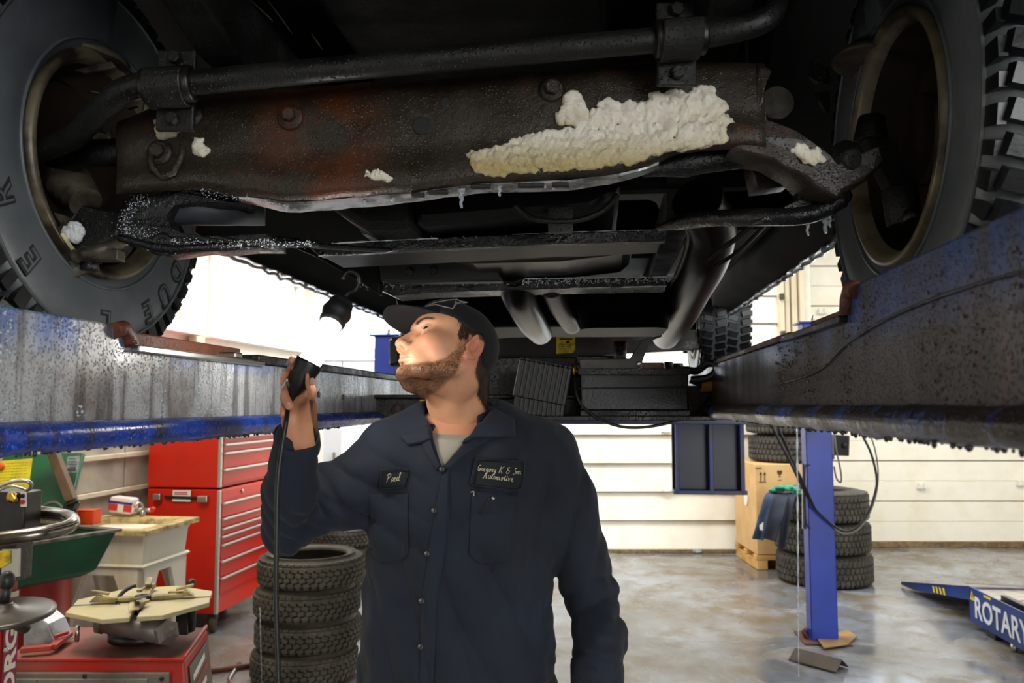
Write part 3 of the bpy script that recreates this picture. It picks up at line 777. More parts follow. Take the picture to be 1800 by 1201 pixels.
# body shell: sides with wheel arches, floor, bonnet, bumper (dark, mostly above the picture)
m_body = M('dark_truck_paint', '#0c0e13', .25)
for s in (-1, 1):
    poly = [(.25, 2.12)]
    for vc in (1.44, 4.62):
        poly += [(vc - .5 * math.cos(a), 2.1 + .45 * math.sin(a)) for a in np.linspace(0, PI, 14)]
    poly += [(6.1, 2.12), (6.1, 2.98), (.25, 2.9)]
    g = MB(); g.prism([T(s * .985, v, z) for v, z in poly], T(s * .04, 0, 0) - T(0, 0, 0)); obj('body_side', g, m_body, truck)
    g = MB()                                                   # rocker panel with the pinch weld
    sec = [(.86, 2.5), (.985, 2.5), (.985, 2.10), (.95, 2.04), (.885, 2.03), (.88, 2.005), (.872, 2.005), (.868, 2.03), (.80, 2.05), (.78, 2.3)]
    v0 = 1.99
    rings = []
    for i in range(34):
        v = v0 + (4.1 - v0) * i / 33
        rings.append([T(s * (x), v, z + (.007 * noise.noise(V((v * 5, x * 9, s))) if z < 2.06 else 0)) for x, z in sec])
    g.loft(rings); obj('rocker_panel', g, M('black_rocker', '#050607', .65, bump=.1, bs=30, Specular__IOR__Level=.2) if s < 0 else bpy.data.materials['black_rocker'], truck)
    g = MB(); e = [T(s * (.876 + .004 * math.sin(i * 1.7)), v0 + .02 + 2.02 * i / 60, 2.0 + .009 * noise.noise(V((i * .6, s, 4)))) for i in range(61)]
    g.tube(e, [.010 + .007 * abs(noise.noise(V((i * .45, s, 9)))) for i in range(61)], 7); obj('ice_and_highlight_edge', g, m_ice, truck, label='ice frozen along the rocker edge')
    g = MB()                                                   # wheel arch liner
    rings = []
    for a in np.linspace(.12, PI - .12, 22):
        rings.append([T(s * x, 1.44 - .52 * math.cos(a), 2.06 + .47 * math.sin(a)) for x in (.98, .60)])
    rings2 = [[p for p in r] + [p + V((0, 0, .01)) for p in reversed(r)] for r in rings]
    g.loft(rings2, smooth=False); obj('arch_liner', g, m_floorpan, truck)
    g = MB(); g.prism([T(s * .60, v, z) for v, z in ((.5, 2.28), (1.05, 2.26), (1.2, 2.36), (1.7, 2.36), (1.86, 2.2), (1.99, 2.12), (1.99, 2.95), (.5, 2.95))], T(s * .02, 0, 0) - T(0, 0, 0)); obj('inner_fender', g, m_floorpan, truck)
    g = MB()                                                   # frame rail
    pts = [(.42, .5, 2.30), (.42, 1.0, 2.27), (.42, 1.25, 2.20), (.42, 1.9, 2.19), (.45, 2.3, 2.12), (.47, 4.0, 2.12), (.47, 4.6, 2.3), (.47, 6.0, 2.2)]
    rings = []
    for x, v, z in pts: rings.append([T(s * (x + a), v, z + b) for a, b in ((-.035, -.06), (.035, -.06), (.035, .06), (-.035, .06))])
    g.loft(rings, smooth=False); obj('frame_rail', g, m_under, truck, bev=.006)
g = MB(); g.box(T(0, 3.9, 2.5), (1.9, 4.5, .03), LROT); g.box(T(0, 2.05, 2.35), (1.2, .04, .5), LROT); obj('floor_pan', g, m_floorpan, truck)
g = MB(); g.box(T(0, 1.1, 3.0), (1.95, 1.75, .05), LROT); g.box(T(0, 4.1, 3.02), (1.95, 4.1, .05), LROT); g.box(T(0, 6.08, 2.75), (1.95, .06, .6), LROT); obj('bonnet_and_deck', g, m_body, truck)
g = MB(); g.box(T(0, .33, 2.35), (1.95, .16, .26), LROT); obj('front_bumper', g, M('dull_chrome', '#6d7074', .3, .8), truck, bev=.03)
g = MB(); g.box(T(0, .45, 2.65), (1.9, .08, .55), LROT); g.box(T(0, .75, 2.46), (1.2, .6, .02), LROT); obj('radiator_support', g, m_floorpan, truck, bev=.01)
# engine, hanging dark above the crossmember
g = MB(); g.box(T(-.02, 1.62, 2.52), (.52, .62, .5), LROT, taper=1.1); g.box(T(-.02, 1.30, 2.55), (.4, .12, .4), LROT)
for i in range(7): g.cyl(T(-.3 + .1 * i, 1.2, 2.46 + .02 * (i % 3)), T(-.3 + .1 * i, 1.24, 2.46 + .02 * (i % 3)), .03 + .01 * (i % 2), 14)
g.lathe([(.09, 0), (.09, .03), (.07, .035), (.03, .04)], T(.05, 1.24, 2.5), L(0, -1, 0), 30); g.lathe([(.06, 0), (.06, .03), (.03, .04)], T(-.2, 1.22, 2.58), L(0, -1, 0), 26)
obj('engine_block', g, m_under, truck, bev=.02)
g = MB()
for a, b in (((-.3, 1.2, 2.44), (.35, 1.3, 2.6)), ((-.5, 1.25, 2.42), (.1, 1.22, 2.5)), ((.2, 1.3, 2.4), (.55, 1.2, 2.52))):
    p = T(*a); q = T(*b); g.tube(spline([p, p.lerp(q, .3) + V((0, .03, -.05)), p.lerp(q, .7) + V((0, -.02, .03)), q]), .011, 8)
obj('engine_hose', g, m_hose, truck)
for a, b, c in (((440, 0), (472, 30), (480, 38)), ((470, 0), (500, 40), (515, 62)), ((548, 60), (556, 72), (566, 86))):
    obj('cable_tie', MB().tube([at(*a, 1.45), at(*b, 1.45), at(*c, 1.45)], [.0035, .004, .0012], 6, flat=.35), m_pale, truck)

# front crossmember: a deep pressed beam across the picture
def YF(px): return 1.335 - .075 * (px - 225) / 1120
def interp(x, tab):
    for (a, b), (c, d) in zip(tab, tab[1:]):
        if x <= c: return b + (d - b) * (x - a) / (c - a)
    return tab[-1][1]
top_t = [(205, 215), (300, 178), (370, 166), (600, 150), (900, 130), (1180, 106), (1345, 112)]
bot_t = [(205, 342), (250, 338), (350, 334), (430, 349), (520, 359), (700, 343), (800, 329), (850, 323), (1000, 320), (1090, 308), (1150, 292), (1180, 272), (1250, 262), (1345, 262)]
def xm_pt(px, f, d=0):
    "a place on the beam's front face, f from 0 at its top to 1 at its foot"
    yt, yb = interp(px, top_t), interp(px, bot_t)
    bul = [(0, .03), (.06, .008), (.3, .0), (.62, .0), (.8, -.014), (.93, -.012), (1.0, .008)]
    return at(px, yt + (yb - yt) * f, YF(px) + interp(f, bul) + d)
g = MB(); rings = []
for i in range(57):
    px = 205 + 1140 * i / 56
    r = [xm_pt(px, f) for f in (0, .03, .06, .12, .2, .3, .42, .54, .62, .70, .76, .82, .88, .93, .97, 1.0)]
    r += [xm_pt(px, 1.0, .025), xm_pt(px, .96, .10), xm_pt(px, .5, .13), xm_pt(px, .05, .13), xm_pt(px, 0, .06)]
    rings.append(r)
g.loft(rings); g.lump(.004, 18)
xm = obj('front_crossmember', g, m_xm, truck, label='rusty brown pressed steel crossmember')
for px, f, r in ((741, .41, .0155), (783, .22, .0085)):
    p = xm_pt(px, f); obj('drain_hole', MB().lathe([(r, -.003), (r * .98, .0008), (r * .9, .0012)], p, (0, -1, 0), 20), m_dark, xm)
def boss(px, py, r, rb):
    yt, yb = interp(px, top_t), interp(px, bot_t); f = (py - yt) / (yb - yt); p = xm_pt(px, f)
    b = MB(); b.lathe([(r, -.006), (r, .006), (r * .9, .009), (rb * 1.3, .009), (rb * 1.25, .012)], p, (0, -1, 0), 22)
    b.lathe([(rb, .008), (rb, .022), (rb * .8, .024)], p, (0, -1, 0), 6, smooth=False)
    obj('bolt_boss', b, m_xm, xm)
boss(512, 208, .022, .012); boss(283, 270, .022, .013); boss(1186, 125, .024, .013); boss(970, 160, .02, .013); boss(338, 205, .02, .01)
# raised patch around the left bolt
g = MB(); g.tube([at(262, 265, 1.312), at(268, 295, 1.312), at(285, 312, 1.311), at(305, 304, 1.31), at(318, 280, 1.31), at(322, 255, 1.31)], .006, 8); obj('pressed_rib', g, m_xm, xm)
g = MB(); rings = []
for px in range(420, 1160, 18):                                   # the wet flange under the beam
    yb = interp(px, bot_t); w = interp(px, [(420, 4), (500, 12), (700, 12), (860, 13), (1000, 12), (1150, 6)])
    a = at(px, yb - 3, YF(px) + .004); b = at(px, yb + w, YF(px) + .05)
    rings.append([a, a + V((0, 0, -.004)), b + V((0, 0, -.004)), b])
g.loft(rings, smooth=False); g.lump(.002, 40); obj('lower_flange', g, m_sheen, xm)
for px in (735, 770, 845, 925, 945, 985):
    p = at(px, interp(px, bot_t) + 5, YF(px) + .006); obj('flange_slot', MB().box(p, (.022 + .006 * (px % 3), .012, .007)), m_dark, xm, bev=.002)
# icicles under the beam and the right arm
def icicle(px, py, ln, r, Y):
    g = MB(); p = at(px, py - 3, Y); n = 7
    h = ln / FPX * Y
    g.tube([p + V((.0012 * math.sin(i * 2.1), 0, -h * i / n)) for i in range(n + 1)], [r * (1.5 if i == 0 else 1.0) * (1 - .55 * i / n) * (1 + .18 * math.sin(i * 2.4)) for i in range(n + 1)], 8)
    obj('icicle', g, m_ice, truck)
for px, py, ln, r in ((504, 362, 14, .004), (811, 336, 34, .0045), (878, 327, 22, .004), (958, 321, 14, .003), (973, 321, 17, .004), (748, 338, 10, .004), (990, 322, 10, .003), (690, 352, 7, .003), (640, 358, 6, .003)): icicle(px, py, ln, r, YF(px) + .012)

# anti-roll bar with its bushings and clamps, running in front above the beam
def sw(px, py, d=0): return at(px, py, 1.24 - .06 * (px - 200) / 1150 + d)
g = MB(); g.tube(spline([sw(60, 268, .12), sw(130, 240, .08), sw(190, 180, .02), sw(235, 152), sw(310, 148), sw(500, 130), sw(800, 102), sw(1000, 84), sw(1180, 68), sw(1280, 55), sw(1350, 30, .0), sw(1362, -20, .04), sw(1340, -60, .1)], 5), [.0195] * 61, 14)
obj('anti_roll_bar', g, m_under, truck)
def clamp(px, py, w, h):
    c = sw(px, py); g = MB(); 
    a = arc(c + V((0, -.002, 0)), h, -.15, PI + .15, 14, (0, -1, 0), (0, 0, 1)); 
    ax = V((1, 0, .08)).normalized()
    prof = [c + V((0, -math.cos(t) * h, -.0 - math.sin(t) * h)) for t in np.linspace(-.5, PI + .5, 18)]
    prof2 = [c + V((0, -math.cos(t) * (h - .007), - math.sin(t) * (h - .007))) for t in np.linspace(-.5, PI + .5, 18)]
    g.loft([[p + ax * s_ for p in prof] + [p + ax * s_ for p in reversed(prof2)] for s_ in (-w / 2, -w * .4, w * .4, w / 2)], smooth=False)
    o = obj('bar_clamp', g, m_under, truck, bev=.003)
    b = MB(); b.cyl(c - ax * w * .65, c + ax * w * .65, h - .007, 20); obj('bar_bushing', b, m_rubber, o, bev=.004)
    for e in (-.04, .045):
        obj('clamp_foot', MB().box(c + V((0, .03, e)), (w, .012, .05)), m_under, o, bev=.003)
        obj('clamp_bolt', MB().lathe([(.011, -.002), (.011, .014)], c + V((0, .024, e * 1.2)), (0, -1, 0), 6), m_under, o, bev=.002)
clamp(297, 150, .062, .036); clamp(1195, 66, .062, .036)

# lower control arms, knuckles, ball joints, dampers
def casting(pts, d0, thick, name, m, lab=None, lumpy=.006, lk=22, par=None):
    g = MB(); n0 = [at(x, y, d0 if len(q) == 0 else q[0]) for x, y, *q in pts]
    c = sum(n0, V((0, 0, 0))) / len(n0)
    P = []
    for i in range(len(n0)):                                        # subdivide the outline
        a, b = n0[i], n0[(i + 1) % len(n0)]
        k = max(1, int((b - a).length / .02))
        P += [a.lerp(b, j / k) for j in range(k)]
    th = V((0, thick, 0))
    rings = [[c + (p - c) * .93 for p in P], [p + th * .08 for p in P], [p + th * .9 for p in P], [c + (p - c) * .93 + th for p in P]]
    g.loft(rings, smooth=True); g.lump(lumpy, lk); return obj(name, g, m, par or truck, label=lab)
# left arm: frosted web, long lower blade, bracket
arm = casting([(262, 338), (338, 332), (418, 347), (432, 356), (345, 352), (302, 357), (285, 378), (300, 404), (362, 417), (480, 412), (484, 434), (350, 438), (285, 446), (225, 430), (203, 412), (208, 372), (232, 348)], 1.37, .07, 'lower_control_arm', m_frost, 'left lower control arm covered in frost')
g = MB(); g.tube(spline([at(470, 420, 1.42), at(520, 424, 1.47), at(560, 432, 1.55), at(700, 441, 1.75)]), [.016, .012, .010, .010] + [.01] * 15, 8, flat=.6); g.tube(spline([at(210, 418, 1.36), at(290, 437, 1.36), at(380, 434, 1.37), at(480, 430, 1.4), at(556, 428, 1.5)]), .0075, 8); obj('arm_blade', g, m_frost, arm)
g = MB(); g.lathe([(.02, 0), (.021, .006), (.012, .008), (.012, .0)], at(285, 431, 1.37), (0, -1, .1), 16, cap=True); obj('arm_hole', g, m_dark, arm)
g = MB(); g.tube([at(296, 352, 1.43), at(310, 366, 1.43), at(466, 372, 1.47)], [.03, .032, .026], 18); obj('arm_bushing', g, m_shock, arm)
def frost(name, pts, n, d, r0, r1, seed, par, jit=5, m=None):
    R = random.Random(seed); g = MB()
    P = spline([(x, y, 0) for x, y in pts], 8)
    for i in range(n):
        a = P[R.randrange(len(P))]; r = R.uniform(r0, r1)
        g.ball(at(a.x + R.gauss(0, jit), a.y + R.gauss(0, jit * .8), d + R.uniform(-.004, .004)), (r * R.uniform(.7, 1.6), r, r * R.uniform(.6, 1.3)), 5)
    return obj(name, g, m or m_ice, par, kind='stuff')
m_frostbead = NT('frost_beads').out((.72, .77, .82, 1), .12, 0)
frost('frost_beads', [(225, 425), (290, 440), (360, 434), (480, 430), (545, 428)], 343, 1.366, 0.00035, 0.00115, 3, arm, 3.5, m_frostbead)
frost('frost_beads', [(258, 348), (228, 372), (224, 408), (270, 412)], 330, 1.366, .00035, .0010, 5, arm, 9, m_frostbead)
frost('frost_beads', [(300, 424), (380, 428), (478, 424)], 260, 1.366, .00035, .0010, 15, arm, 4, m_frostbead)
frost('frost_beads', [(355, 337), (430, 350), (520, 356)], 118, 1.325, 0.00035, 0.00082, 6, xm, 4, m_frostbead)
# left knuckle and ball joint, dirty lumps by the wheel
kn = casting([(140, 360), (215, 372), (205, 425), (190, 445), (165, 452), (120, 448), (106, 420), (118, 388)], 1.44, .07, 'steering_knuckle', m_under, None, .008, 26)
g = MB(); g.cyl(at(160, 436, 1.44), at(158, 462, 1.44), .02, 12); g.cyl(at(158, 460, 1.44), at(157, 475, 1.44), .008, 10); g.lathe([(.017, 0), (.017, .014)], at(158, 462, 1.44), (0, 0, -1), 6); obj('ball_joint', g, m_frost, kn)
g = MB(); g.tube(spline([at(128, 452, 1.42), at(175, 440, 1.42), at(206, 430, 1.44), at(212, 418, 1.46)]), [.012, .014, .011, .016] + [.012] * 15, 8); g.box(at(190, 450, 1.43), (.05, .03, .02)); obj('tie_rod_end', g, m_pale, kn, bev=.004)
g = MB(); g.lathe([(.05, -.002), (.05, .004), (.036, .012), (.0, .014)], at(120, 448, 1.46), (.2, -1, .3), 24); obj('dust_shield', g, m_pale, kn)
cas = casting([(92, 372), (112, 378), (122, 398), (108, 425), (98, 408), (106, 396)], 1.45, .03, 'shield_tab', m_pale, None, .004, 40)
# striped CV boot glimpsed behind
g = MB(); g.lathe([(.036 - .002 * i + (.008 if i % 2 else 0), .011 * i) for i in range(8)], at(118, 318, 1.5), at(165, 372, 1.46) - at(118, 318, 1.5), 26); obj('bellows_boot', g, m_pale, truck)
g = MB(); g.cyl(at(60, 290, 1.5), at(240, 265, 1.38), .018, 14); g.cyl(at(150, 270, 1.46), at(240, 268, 1.42), .026, 14); obj('half_shaft', g, m_under, truck)
# dampers, with the pale spring seats
def damper(x0, y0, x1, y1, d, side):
    g = MB(); a, b = at(x0, y0, d), at(x1, y1, d); g.cyl(a, b, .046, 24); g.lathe([(.05, 0), (.052, .02), (.046, .03)], b, a - b, 24); r = obj('damper', g, m_shock, truck)
    h = MB(); h.lathe([(.075, -.004), (.078, .004), (.07, .012), (.045, .014)], b, a - b, 30); obj('spring_seat', h, m_pale, r)
damper(165, -40, 152, 106, 1.52, -1)
damper(1560, -60, 1535, 110, 1.5, 1)
for pts in ([(100, 118), (150, 128), (203, 117), (196, 108), (140, 118)], [(152, 160), (205, 170), (202, 164)], [(213, 182), (252, 174), (247, 205), (238, 212), (243, 186), (222, 190)], [(154, 238), (162, 228), (186, 236), (194, 229), (189, 246), (166, 244)], [(205, 240), (222, 232), (224, 243), (210, 249)], [(178, 205), (190, 198), (184, 212)], [(412, 85), (428, 90), (424, 104), (414, 100)]):
    casting(pts, 1.5, .01, 'liner_chip', m_pale, None, .001)
# right arm: cast arch reaching out to the right wheel
ra = casting([(1330, 110), (1352, 118), (1336, 165), (1345, 205), (1392, 232), (1440, 262), (1478, 290), (1530, 268), (1556, 262), (1560, 288), (1520, 318), (1486, 338), (1478, 352), (1440, 335), (1400, 300), (1360, 278), (1290, 262), (1325, 200)], 1.262, .09, 'upper_arm_bracket', m_xm, None, .008, 20)
g = MB(); g.tube(spline([at(1130, 303, 1.34), at(1250, 283, 1.34), at(1330, 276, 1.33), at(1400, 296, 1.32), at(1450, 330, 1.32), at(1478, 352, 1.33)]), [.013, .014, .018, .024, .03, .028] + [.028] * 25, 12, flat=.7); g.tube(spline([at(1160, 400, 1.6), at(1230, 386, 1.48), at(1330, 382, 1.36), at(1420, 378, 1.32), at(1478, 352, 1.32)]), [.010, .011, .014, .018, .022] + [.022] * 20, 10, flat=.7)
rb = obj('lower_control_arm', g, m_frost, truck)
casting([(1318, 282), (1362, 280), (1402, 300), (1388, 328), (1330, 332)], 1.38, .05, 'arm_gusset', m_xm, None, .004)
casting([(1400, 300), (1455, 330), (1482, 352), (1470, 372), (1420, 386), (1330, 388), (1400, 350)], 1.325, .03, 'arm_web', m_frost, None, .006, 26, rb)
for px, py, ln, r, Y in ((1419, 384, 34, .004, 1.33), (1450, 378, 36, .006, 1.33), (1458, 376, 28, .004, 1.33)): icicle(px, py, ln, r, Y)
g = MB(); g.lathe([(.03, 0), (.034, .01), (.02, .016), (.02, .03), (.013, .032)], at(1482, 285, 1.29), (.2, -1, -.1), 20); obj('arm_bush', g, m_under, ra)
g = MB(); g.lathe([(.022, 0), (.022, .02)], at(1603, 375, 1.38), (0, -.3, -1), 6); obj('castle_nut', g, m_frost, truck)
g = MB(); g.cyl(at(1530, 250, 1.4), at(1532, 205, 1.4), .03, 16, .022); g.cyl(at(1580, 330, 1.4), at(1590, 395, 1.4), .03, 14); g.bar(at(1531, 240, 1.4), at(1585, 345, 1.4), .035, .04)
obj('steering_knuckle', g, m_under, truck, bev=.003)
g = MB(); g.lathe([(.03, 0), (.03, .006)], at(1365, 182, 1.42), (0, -1, 0), 22); obj('hole_rim', g, m_pale, truck)
casting([(1425, 105), (1440, 100), (1458, 118), (1460, 145), (1440, 150), (1422, 135)], 1.42, .012, 'liner_chip', m_under)
casting([(1432, 163), (1458, 162), (1456, 195), (1448, 196)], 1.42, .012, 'liner_chip', m_under)

# under the cab: oil pan, gearbox plates, second and third crossmembers, pipes
def slab(name, pts, d, depth, m, bev=.006, lab=None, dz=0):
    g = MB(); g.prism([at(x, y, d) for x, y in pts], (depth * sa, depth * ca, 0)); return obj(name, g, m, truck, bev=bev, label=lab)
slab('oil_pan', [(722, 330), (1098, 320), (1080, 352), (1040, 372), (726, 396)], 1.62, .4, m_pan, .02)
slab('starter_housing', [(560, 350), (720, 340), (722, 400), (640, 402), (590, 372)], 1.6, .22, m_under, .03)
g = MB(); g.tube(spline([at(905, 360, 1.58), at(940, 385, 1.58), at(1010, 388, 1.58), at(1060, 370, 1.58), at(1085, 342, 1.58)]), .006, 7); g.box(at(985, 388, 1.59), (.05, .02, .05)); obj('pan_rail_pipe', g, m_under, truck)
slab('front_skid_lip', [(540, 430), (700, 421), (900, 412), (1172, 403), (1170, 424), (1000, 428), (900, 432), (700, 441), (560, 450)], 1.72, .03, m_frost, .003)
slab('front_skid_plate', [(545, 434), (1170, 408), (1168, 412), (548, 441)], 1.73, .22, m_pan, .003)
frost('frost_beads', [(545, 432), (640, 425), (760, 419)], 158, 1.716, 0.00035, 0.00099, 11, truck, 1.6, m_frostbead)
frost('frost_beads', [(800, 418), (1000, 410), (1172, 405)], 79, 1.716, 0.00026, 0.00066, 12, truck, 1.2, m_frostbead)
frost('frost_beads', [(570, 448), (640, 446), (690, 441)], 79, 1.716, 0.00035, 0.00082, 14, truck, 1.2, m_frostbead)
slab('transfer_case', [(775, 440), (1120, 424), (1095, 445), (985, 458), (830, 462)], 1.95, .3, M('tan_wet_alloy', '#2b231a', .35, .1, col2='#110e0b', ns=6), .02)
slab('gearbox_plate', [(665, 446), (862, 436), (884, 494), (700, 497), (668, 494)], 2.1, .05, M('dull_grey_plate', '#17181a', .4, col2='#0e0f11', ns=5), .006)
for px, py in ((720, 478), (762, 476)): g = MB(); g.lathe([(.013, 0), (.013, .006), (.004, .007)], at(px, py, 2.1), (0, -1, 0), 12); obj('plate_bolt', g, m_under, truck)
slab('left_splash_guard', [(500, 428), (552, 450), (640, 500), (668, 520), (668, 446), (560, 432)], 2.15, .03, m_pan, .004)
slab('rear_crossmember', [(640, 497), (760, 492), (1176, 486), (1172, 504), (1000, 507), (760, 514), (690, 520)], 2.2, .12, m_frost, .004)
frost('frost_beads', [(640, 503), (760, 497), (900, 494)], 217, 2.19, 0.00057, 0.00198, 21, truck, 4, m_frostbead)
frost('frost_beads', [(920, 496), (1050, 494), (1176, 490)], 435, 2.19, 0.00057, 0.00211, 22, truck, 4, m_frostbead)
for i, px in enumerate((1016, 1072, 1098, 1112, 1150, 1168)): icicle(px, 503, 8 + 5 * (i % 2), .003, 2.2)
g = MB(); rings = []                                              # gearbox sump: rounded pan
for k, (sx, y0) in enumerate(((1.0, 508), (1.0, 528), (.96, 536), (.92, 545), (.86, 580))):
    c = at(1096, y0, 2.6); w = .165 * sx; dd = .2 * sx
    rings.append([c + LROT @ V((w * max(-1, min(1, 1.25 * math.cos(a))), .1 + dd * max(-1, min(1, 1.25 * math.sin(a))), 0)) for a in np.linspace(0, 2 * PI, 33)[:-1]])
g.loft(rings); m_sump = M('sump_black', '#0b0c0e', .45, Specular__IOR__Level=.04); obj('gearbox_sump', g, m_sump, truck)
slab('gearbox_housing', [(690, 503), (1205, 498), (1188, 564), (1130, 572), (1020, 574), (962, 574), (872, 575), (705, 590)], 3.0, .5, m_sump, .02)
def highlight_line(pts, d, r):  # pale tubes standing for frosty highlights along the plate edges
    g = MB(); P = spline([at(x, y, d) for x, y in pts], 30)
    g.tube(P, [r * max(.12, .6 + 1.3 * noise.noise(p * 45)) for p in P], 6); obj('ice_and_highlight_edge', g, m_frostbead, truck)
highlight_line([(540, 431), (640, 425), (770, 419)], 1.715, .0019); highlight_line([(560, 450), (640, 447), (700, 441)], 1.715, .0017); highlight_line([(900, 412), (1040, 407), (1172, 404)], 1.715, .0009)
highlight_line([(640, 498), (760, 493), (1000, 489), (1176, 487)], 2.188, .0022); highlight_line([(1000, 507), (1090, 505), (1172, 503)], 2.188, .0018)
g = MB(); g.tube(spline([at(900, 470, 2.2), at(912, 520, 2.35), at(935, 565, 2.75), at(950, 585, 3.3)]), .05, 18); obj('exhaust_pipe', g, m_pipe, truck)
g = MB(); g.tube(spline([at(968, 500, 2.3), at(985, 540, 2.6), at(1005, 572, 3.1)]), .036, 16); obj('exhaust_pipe', g, M('rusty_pipe', '#241413', .4, .1, col2='#150e0e', ns=8), truck)
g = MB(); g.tube(spline([at(1225, 350, 1.85), at(1250, 400, 1.95), at(1240, 455, 2.1), at(1213, 510, 2.4), at(1190, 560, 2.9), at(1170, 590, 3.6)]), .062, 20); obj('exhaust_pipe', g, m_pipe, truck, label='large wet exhaust pipe on the right')
g = MB(); g.tube(spline([at(1245, 455, 1.9), at(1300, 415, 1.8), at(1345, 375, 1.7)]), .006, 6); g.tube(spline([at(1255, 470, 1.95), at(1300, 440, 1.9), at(1350, 390, 1.75)]), .005, 6); obj('brake_line', g, m_under, truck)
g = MB()
for u, v, l in ((.62, 2.9, .9), (.3, 3.4, 1.0)): g.box(T(u, v, 2.2), (.3, l, .22), LROT)
obj('fuel_tank', g, m_pan, truck, bev=.04)
g = MB(); g.cyl(T(-.05, 2.6, 2.16), T(-.05, 4.4, 2.14), .04, 16); g.cyl(T(-.75, 4.62, 2.03), T(.75, 4.62, 2.03), .045, 16); g.ball(T(0, 4.6, 2.05), (.16, .17, .15), 18); obj('rear_axle', g, m_under, truck)
for s in (-.7, .12): slab
# low trailer hitch bar behind, with its yellow warning sticker and slot
YH = 4.25
hb = thing
g = MB(); a, b = at(688, 640, YH), at(1263, 640, YH)
def H(px, py, d=0): return at(px, py, YH + d)
poly = [(688, 592), (870, 587), (935, 587), (985, 589), (1060, 580), (1185, 576), (1200, 580), (1232, 578), (1236, 572), (1263, 571), (1264, 613), (1090, 622), (1020, 629), (872, 634), (688, 640)]
g.prism([H(x, y) for x, y in poly], (0, .06, 0)); hbar = obj('hitch_bar', g, m_undercar('hitch_steel', '#252320', '#4a2c19', .52, .35), truck, bev=.004)
g = MB(); g.prism([H(x, y, -.004) for x, y in ((688, 630), (1100, 619), (1100, 623), (690, 645))], (0, .12, 0)); obj('hitch_flange', g, m_under, hbar)
g = MB(); g.prism([H(x, y, -.004) for x, y in ((1110, 597), (1180, 596), (1180, 604), (1112, 607))], (0, .004, 0)); obj('hitch_slot', g, m_dark, hbar)
g = MB(); g.prism([H(x, y, -.003) for x, y in ((978, 592), (1011, 592), (1011, 615), (1004, 624), (978, 625))], (0, .003, 0))
obj('warning_sticker', g, m_yel, hbar, label='dirty yellow warning sticker')
g = MB(); R = random.Random(3)
for r in range(5):
    x = 981
    while x < 1004:
        w = R.uniform(1.5, 4); y = 605 + r * 3.8; g.prism([H(x, y, -.0036), H(min(x + w, 1007), y, -.0036), H(min(x + w, 1007), y + 1.3, -.0036), H(x, y + 1.3, -.0036)], (0, .0008, 0)); x += w + 1
g.prism([H(984, 595, -.0036), H(1006, 595, -.0036), H(1006, 597.5, -.0036), H(984, 597.5, -.0036)], (0, .0008, 0)); g.prism([H(994, 600, -.0036), H(1001, 599, -.0036), H(1002, 603, -.0036), H(995, 604, -.0036)], (0, .0008, 0))
obj('sticker_print', g, m_dark, hbar)
g = MB(); g.prism([H(x, y, -.01) for x, y in ((683, 597), (700, 594), (702, 640), (684, 644))], (0, .1, 0)); obj('hitch_end', g, m_oily, hbar, bev=.01)
for px in (780, 1150): obj('hitch_bracket', MB().cyl(H(px, 595, .03), T(-.45 if px < 900 else .45, 4.3, 2.14), .03, 10), m_under, hbar)

# crusted snow on the beam
m_snow = NT('road_snow')
def _snow():
    t = m_snow; n = t.noise(8, 5, .6)
    sx = t.n('ShaderNodeSeparateXYZ', Vector=t.coord())
    mr = t.n('ShaderNodeMapRange', Value=sx.outputs[2]); mr.inputs[1].default_value = -.05; mr.inputs[2].default_value = .0
    c = t.mix(mr.outputs[0], hexc('#b9a873'), hexc('#ece5d6'))
    c = t.mix(t.ramp(n, [(.5, 0.0), (.75, .6)]), c, hexc('#cfc29a'))
    return t.out(c, .6, 0, t.bump(t.noise(150, 4, .7), .8, .004), Subsurface__Weight=.15, Subsurface__Scale=.01)
m_snow = _snow()

m_snoww = M('clean_snow', '#e3e4e6', .6, bump=.8, bs=150)
def snow(name, poly, n, rmin, rmax, depthf, seed, label, m, h=.0024, spread=1.0):
    R = random.Random(seed); pts = []
    def inside(x, y):
        c = False; j = len(poly) - 1
        for i in range(len(poly)):
            if (poly[i][1] > y) != (poly[j][1] > y) and x < (poly[j][0]-poly[i][0]) * (y-poly[i][1]) / (poly[j][1]-poly[i][1]) + poly[i][0]: c = not c
            j = i
        return c
    def edge(x, y):
        return min(abs((V((x, y, 0)) - V((*poly[i], 0))).length) for i in range(len(poly)))
    x0, x1 = min(p[0] for p in poly), max(p[0] for p in poly); y0, y1 = min(p[1] for p in poly), max(p[1] for p in poly)
    while len(pts) < n:
        x, y = R.uniform(x0, x1), R.uniform(y0, y1)
        if inside(x, y):
            r = R.uniform(rmin, rmax); pts.append((at(x, y, depthf(x, y) - r * .25 * spread), r))
    for i in range(n // 5):                                          # ragged rim
        k = R.randrange(len(poly)); a, b = poly[k], poly[(k + 1) % len(poly)]; q = R.random()
        x, y = a[0] + (b[0] - a[0]) * q + R.gauss(0, 3.2), a[1] + (b[1] - a[1]) * q + R.gauss(0, 3.2); pts.append((at(x, y, depthf(x, y) - .001), R.uniform(rmin * .7, rmin * 1.5)))
    lo = [min(p[0][i] - p[1] for p in pts) - .012 for i in range(3)]; hi = [max(p[0][i] + p[1] for p in pts) + .012 for i in range(3)]
    F = Field(lo, hi, h)
    for p, r in pts: F.ell(p, (r, r * .7, r), .005)
    X, Y, Z = F.grids(); P = np.stack([X, Y, Z], -1)
    F.d += (.0016 * vnoise(P, 200, seed) + .0012 * vnoise(P, 520, seed + 1) + .0011 * vnoise(P, 1200, seed + 2)).astype(np.float32)
    vs, fs = F.mesh(); c = vs.mean(0)
    return tag(np_obj(name, vs, fs, m, None, None, None, tuple(c)), label, 'snow')
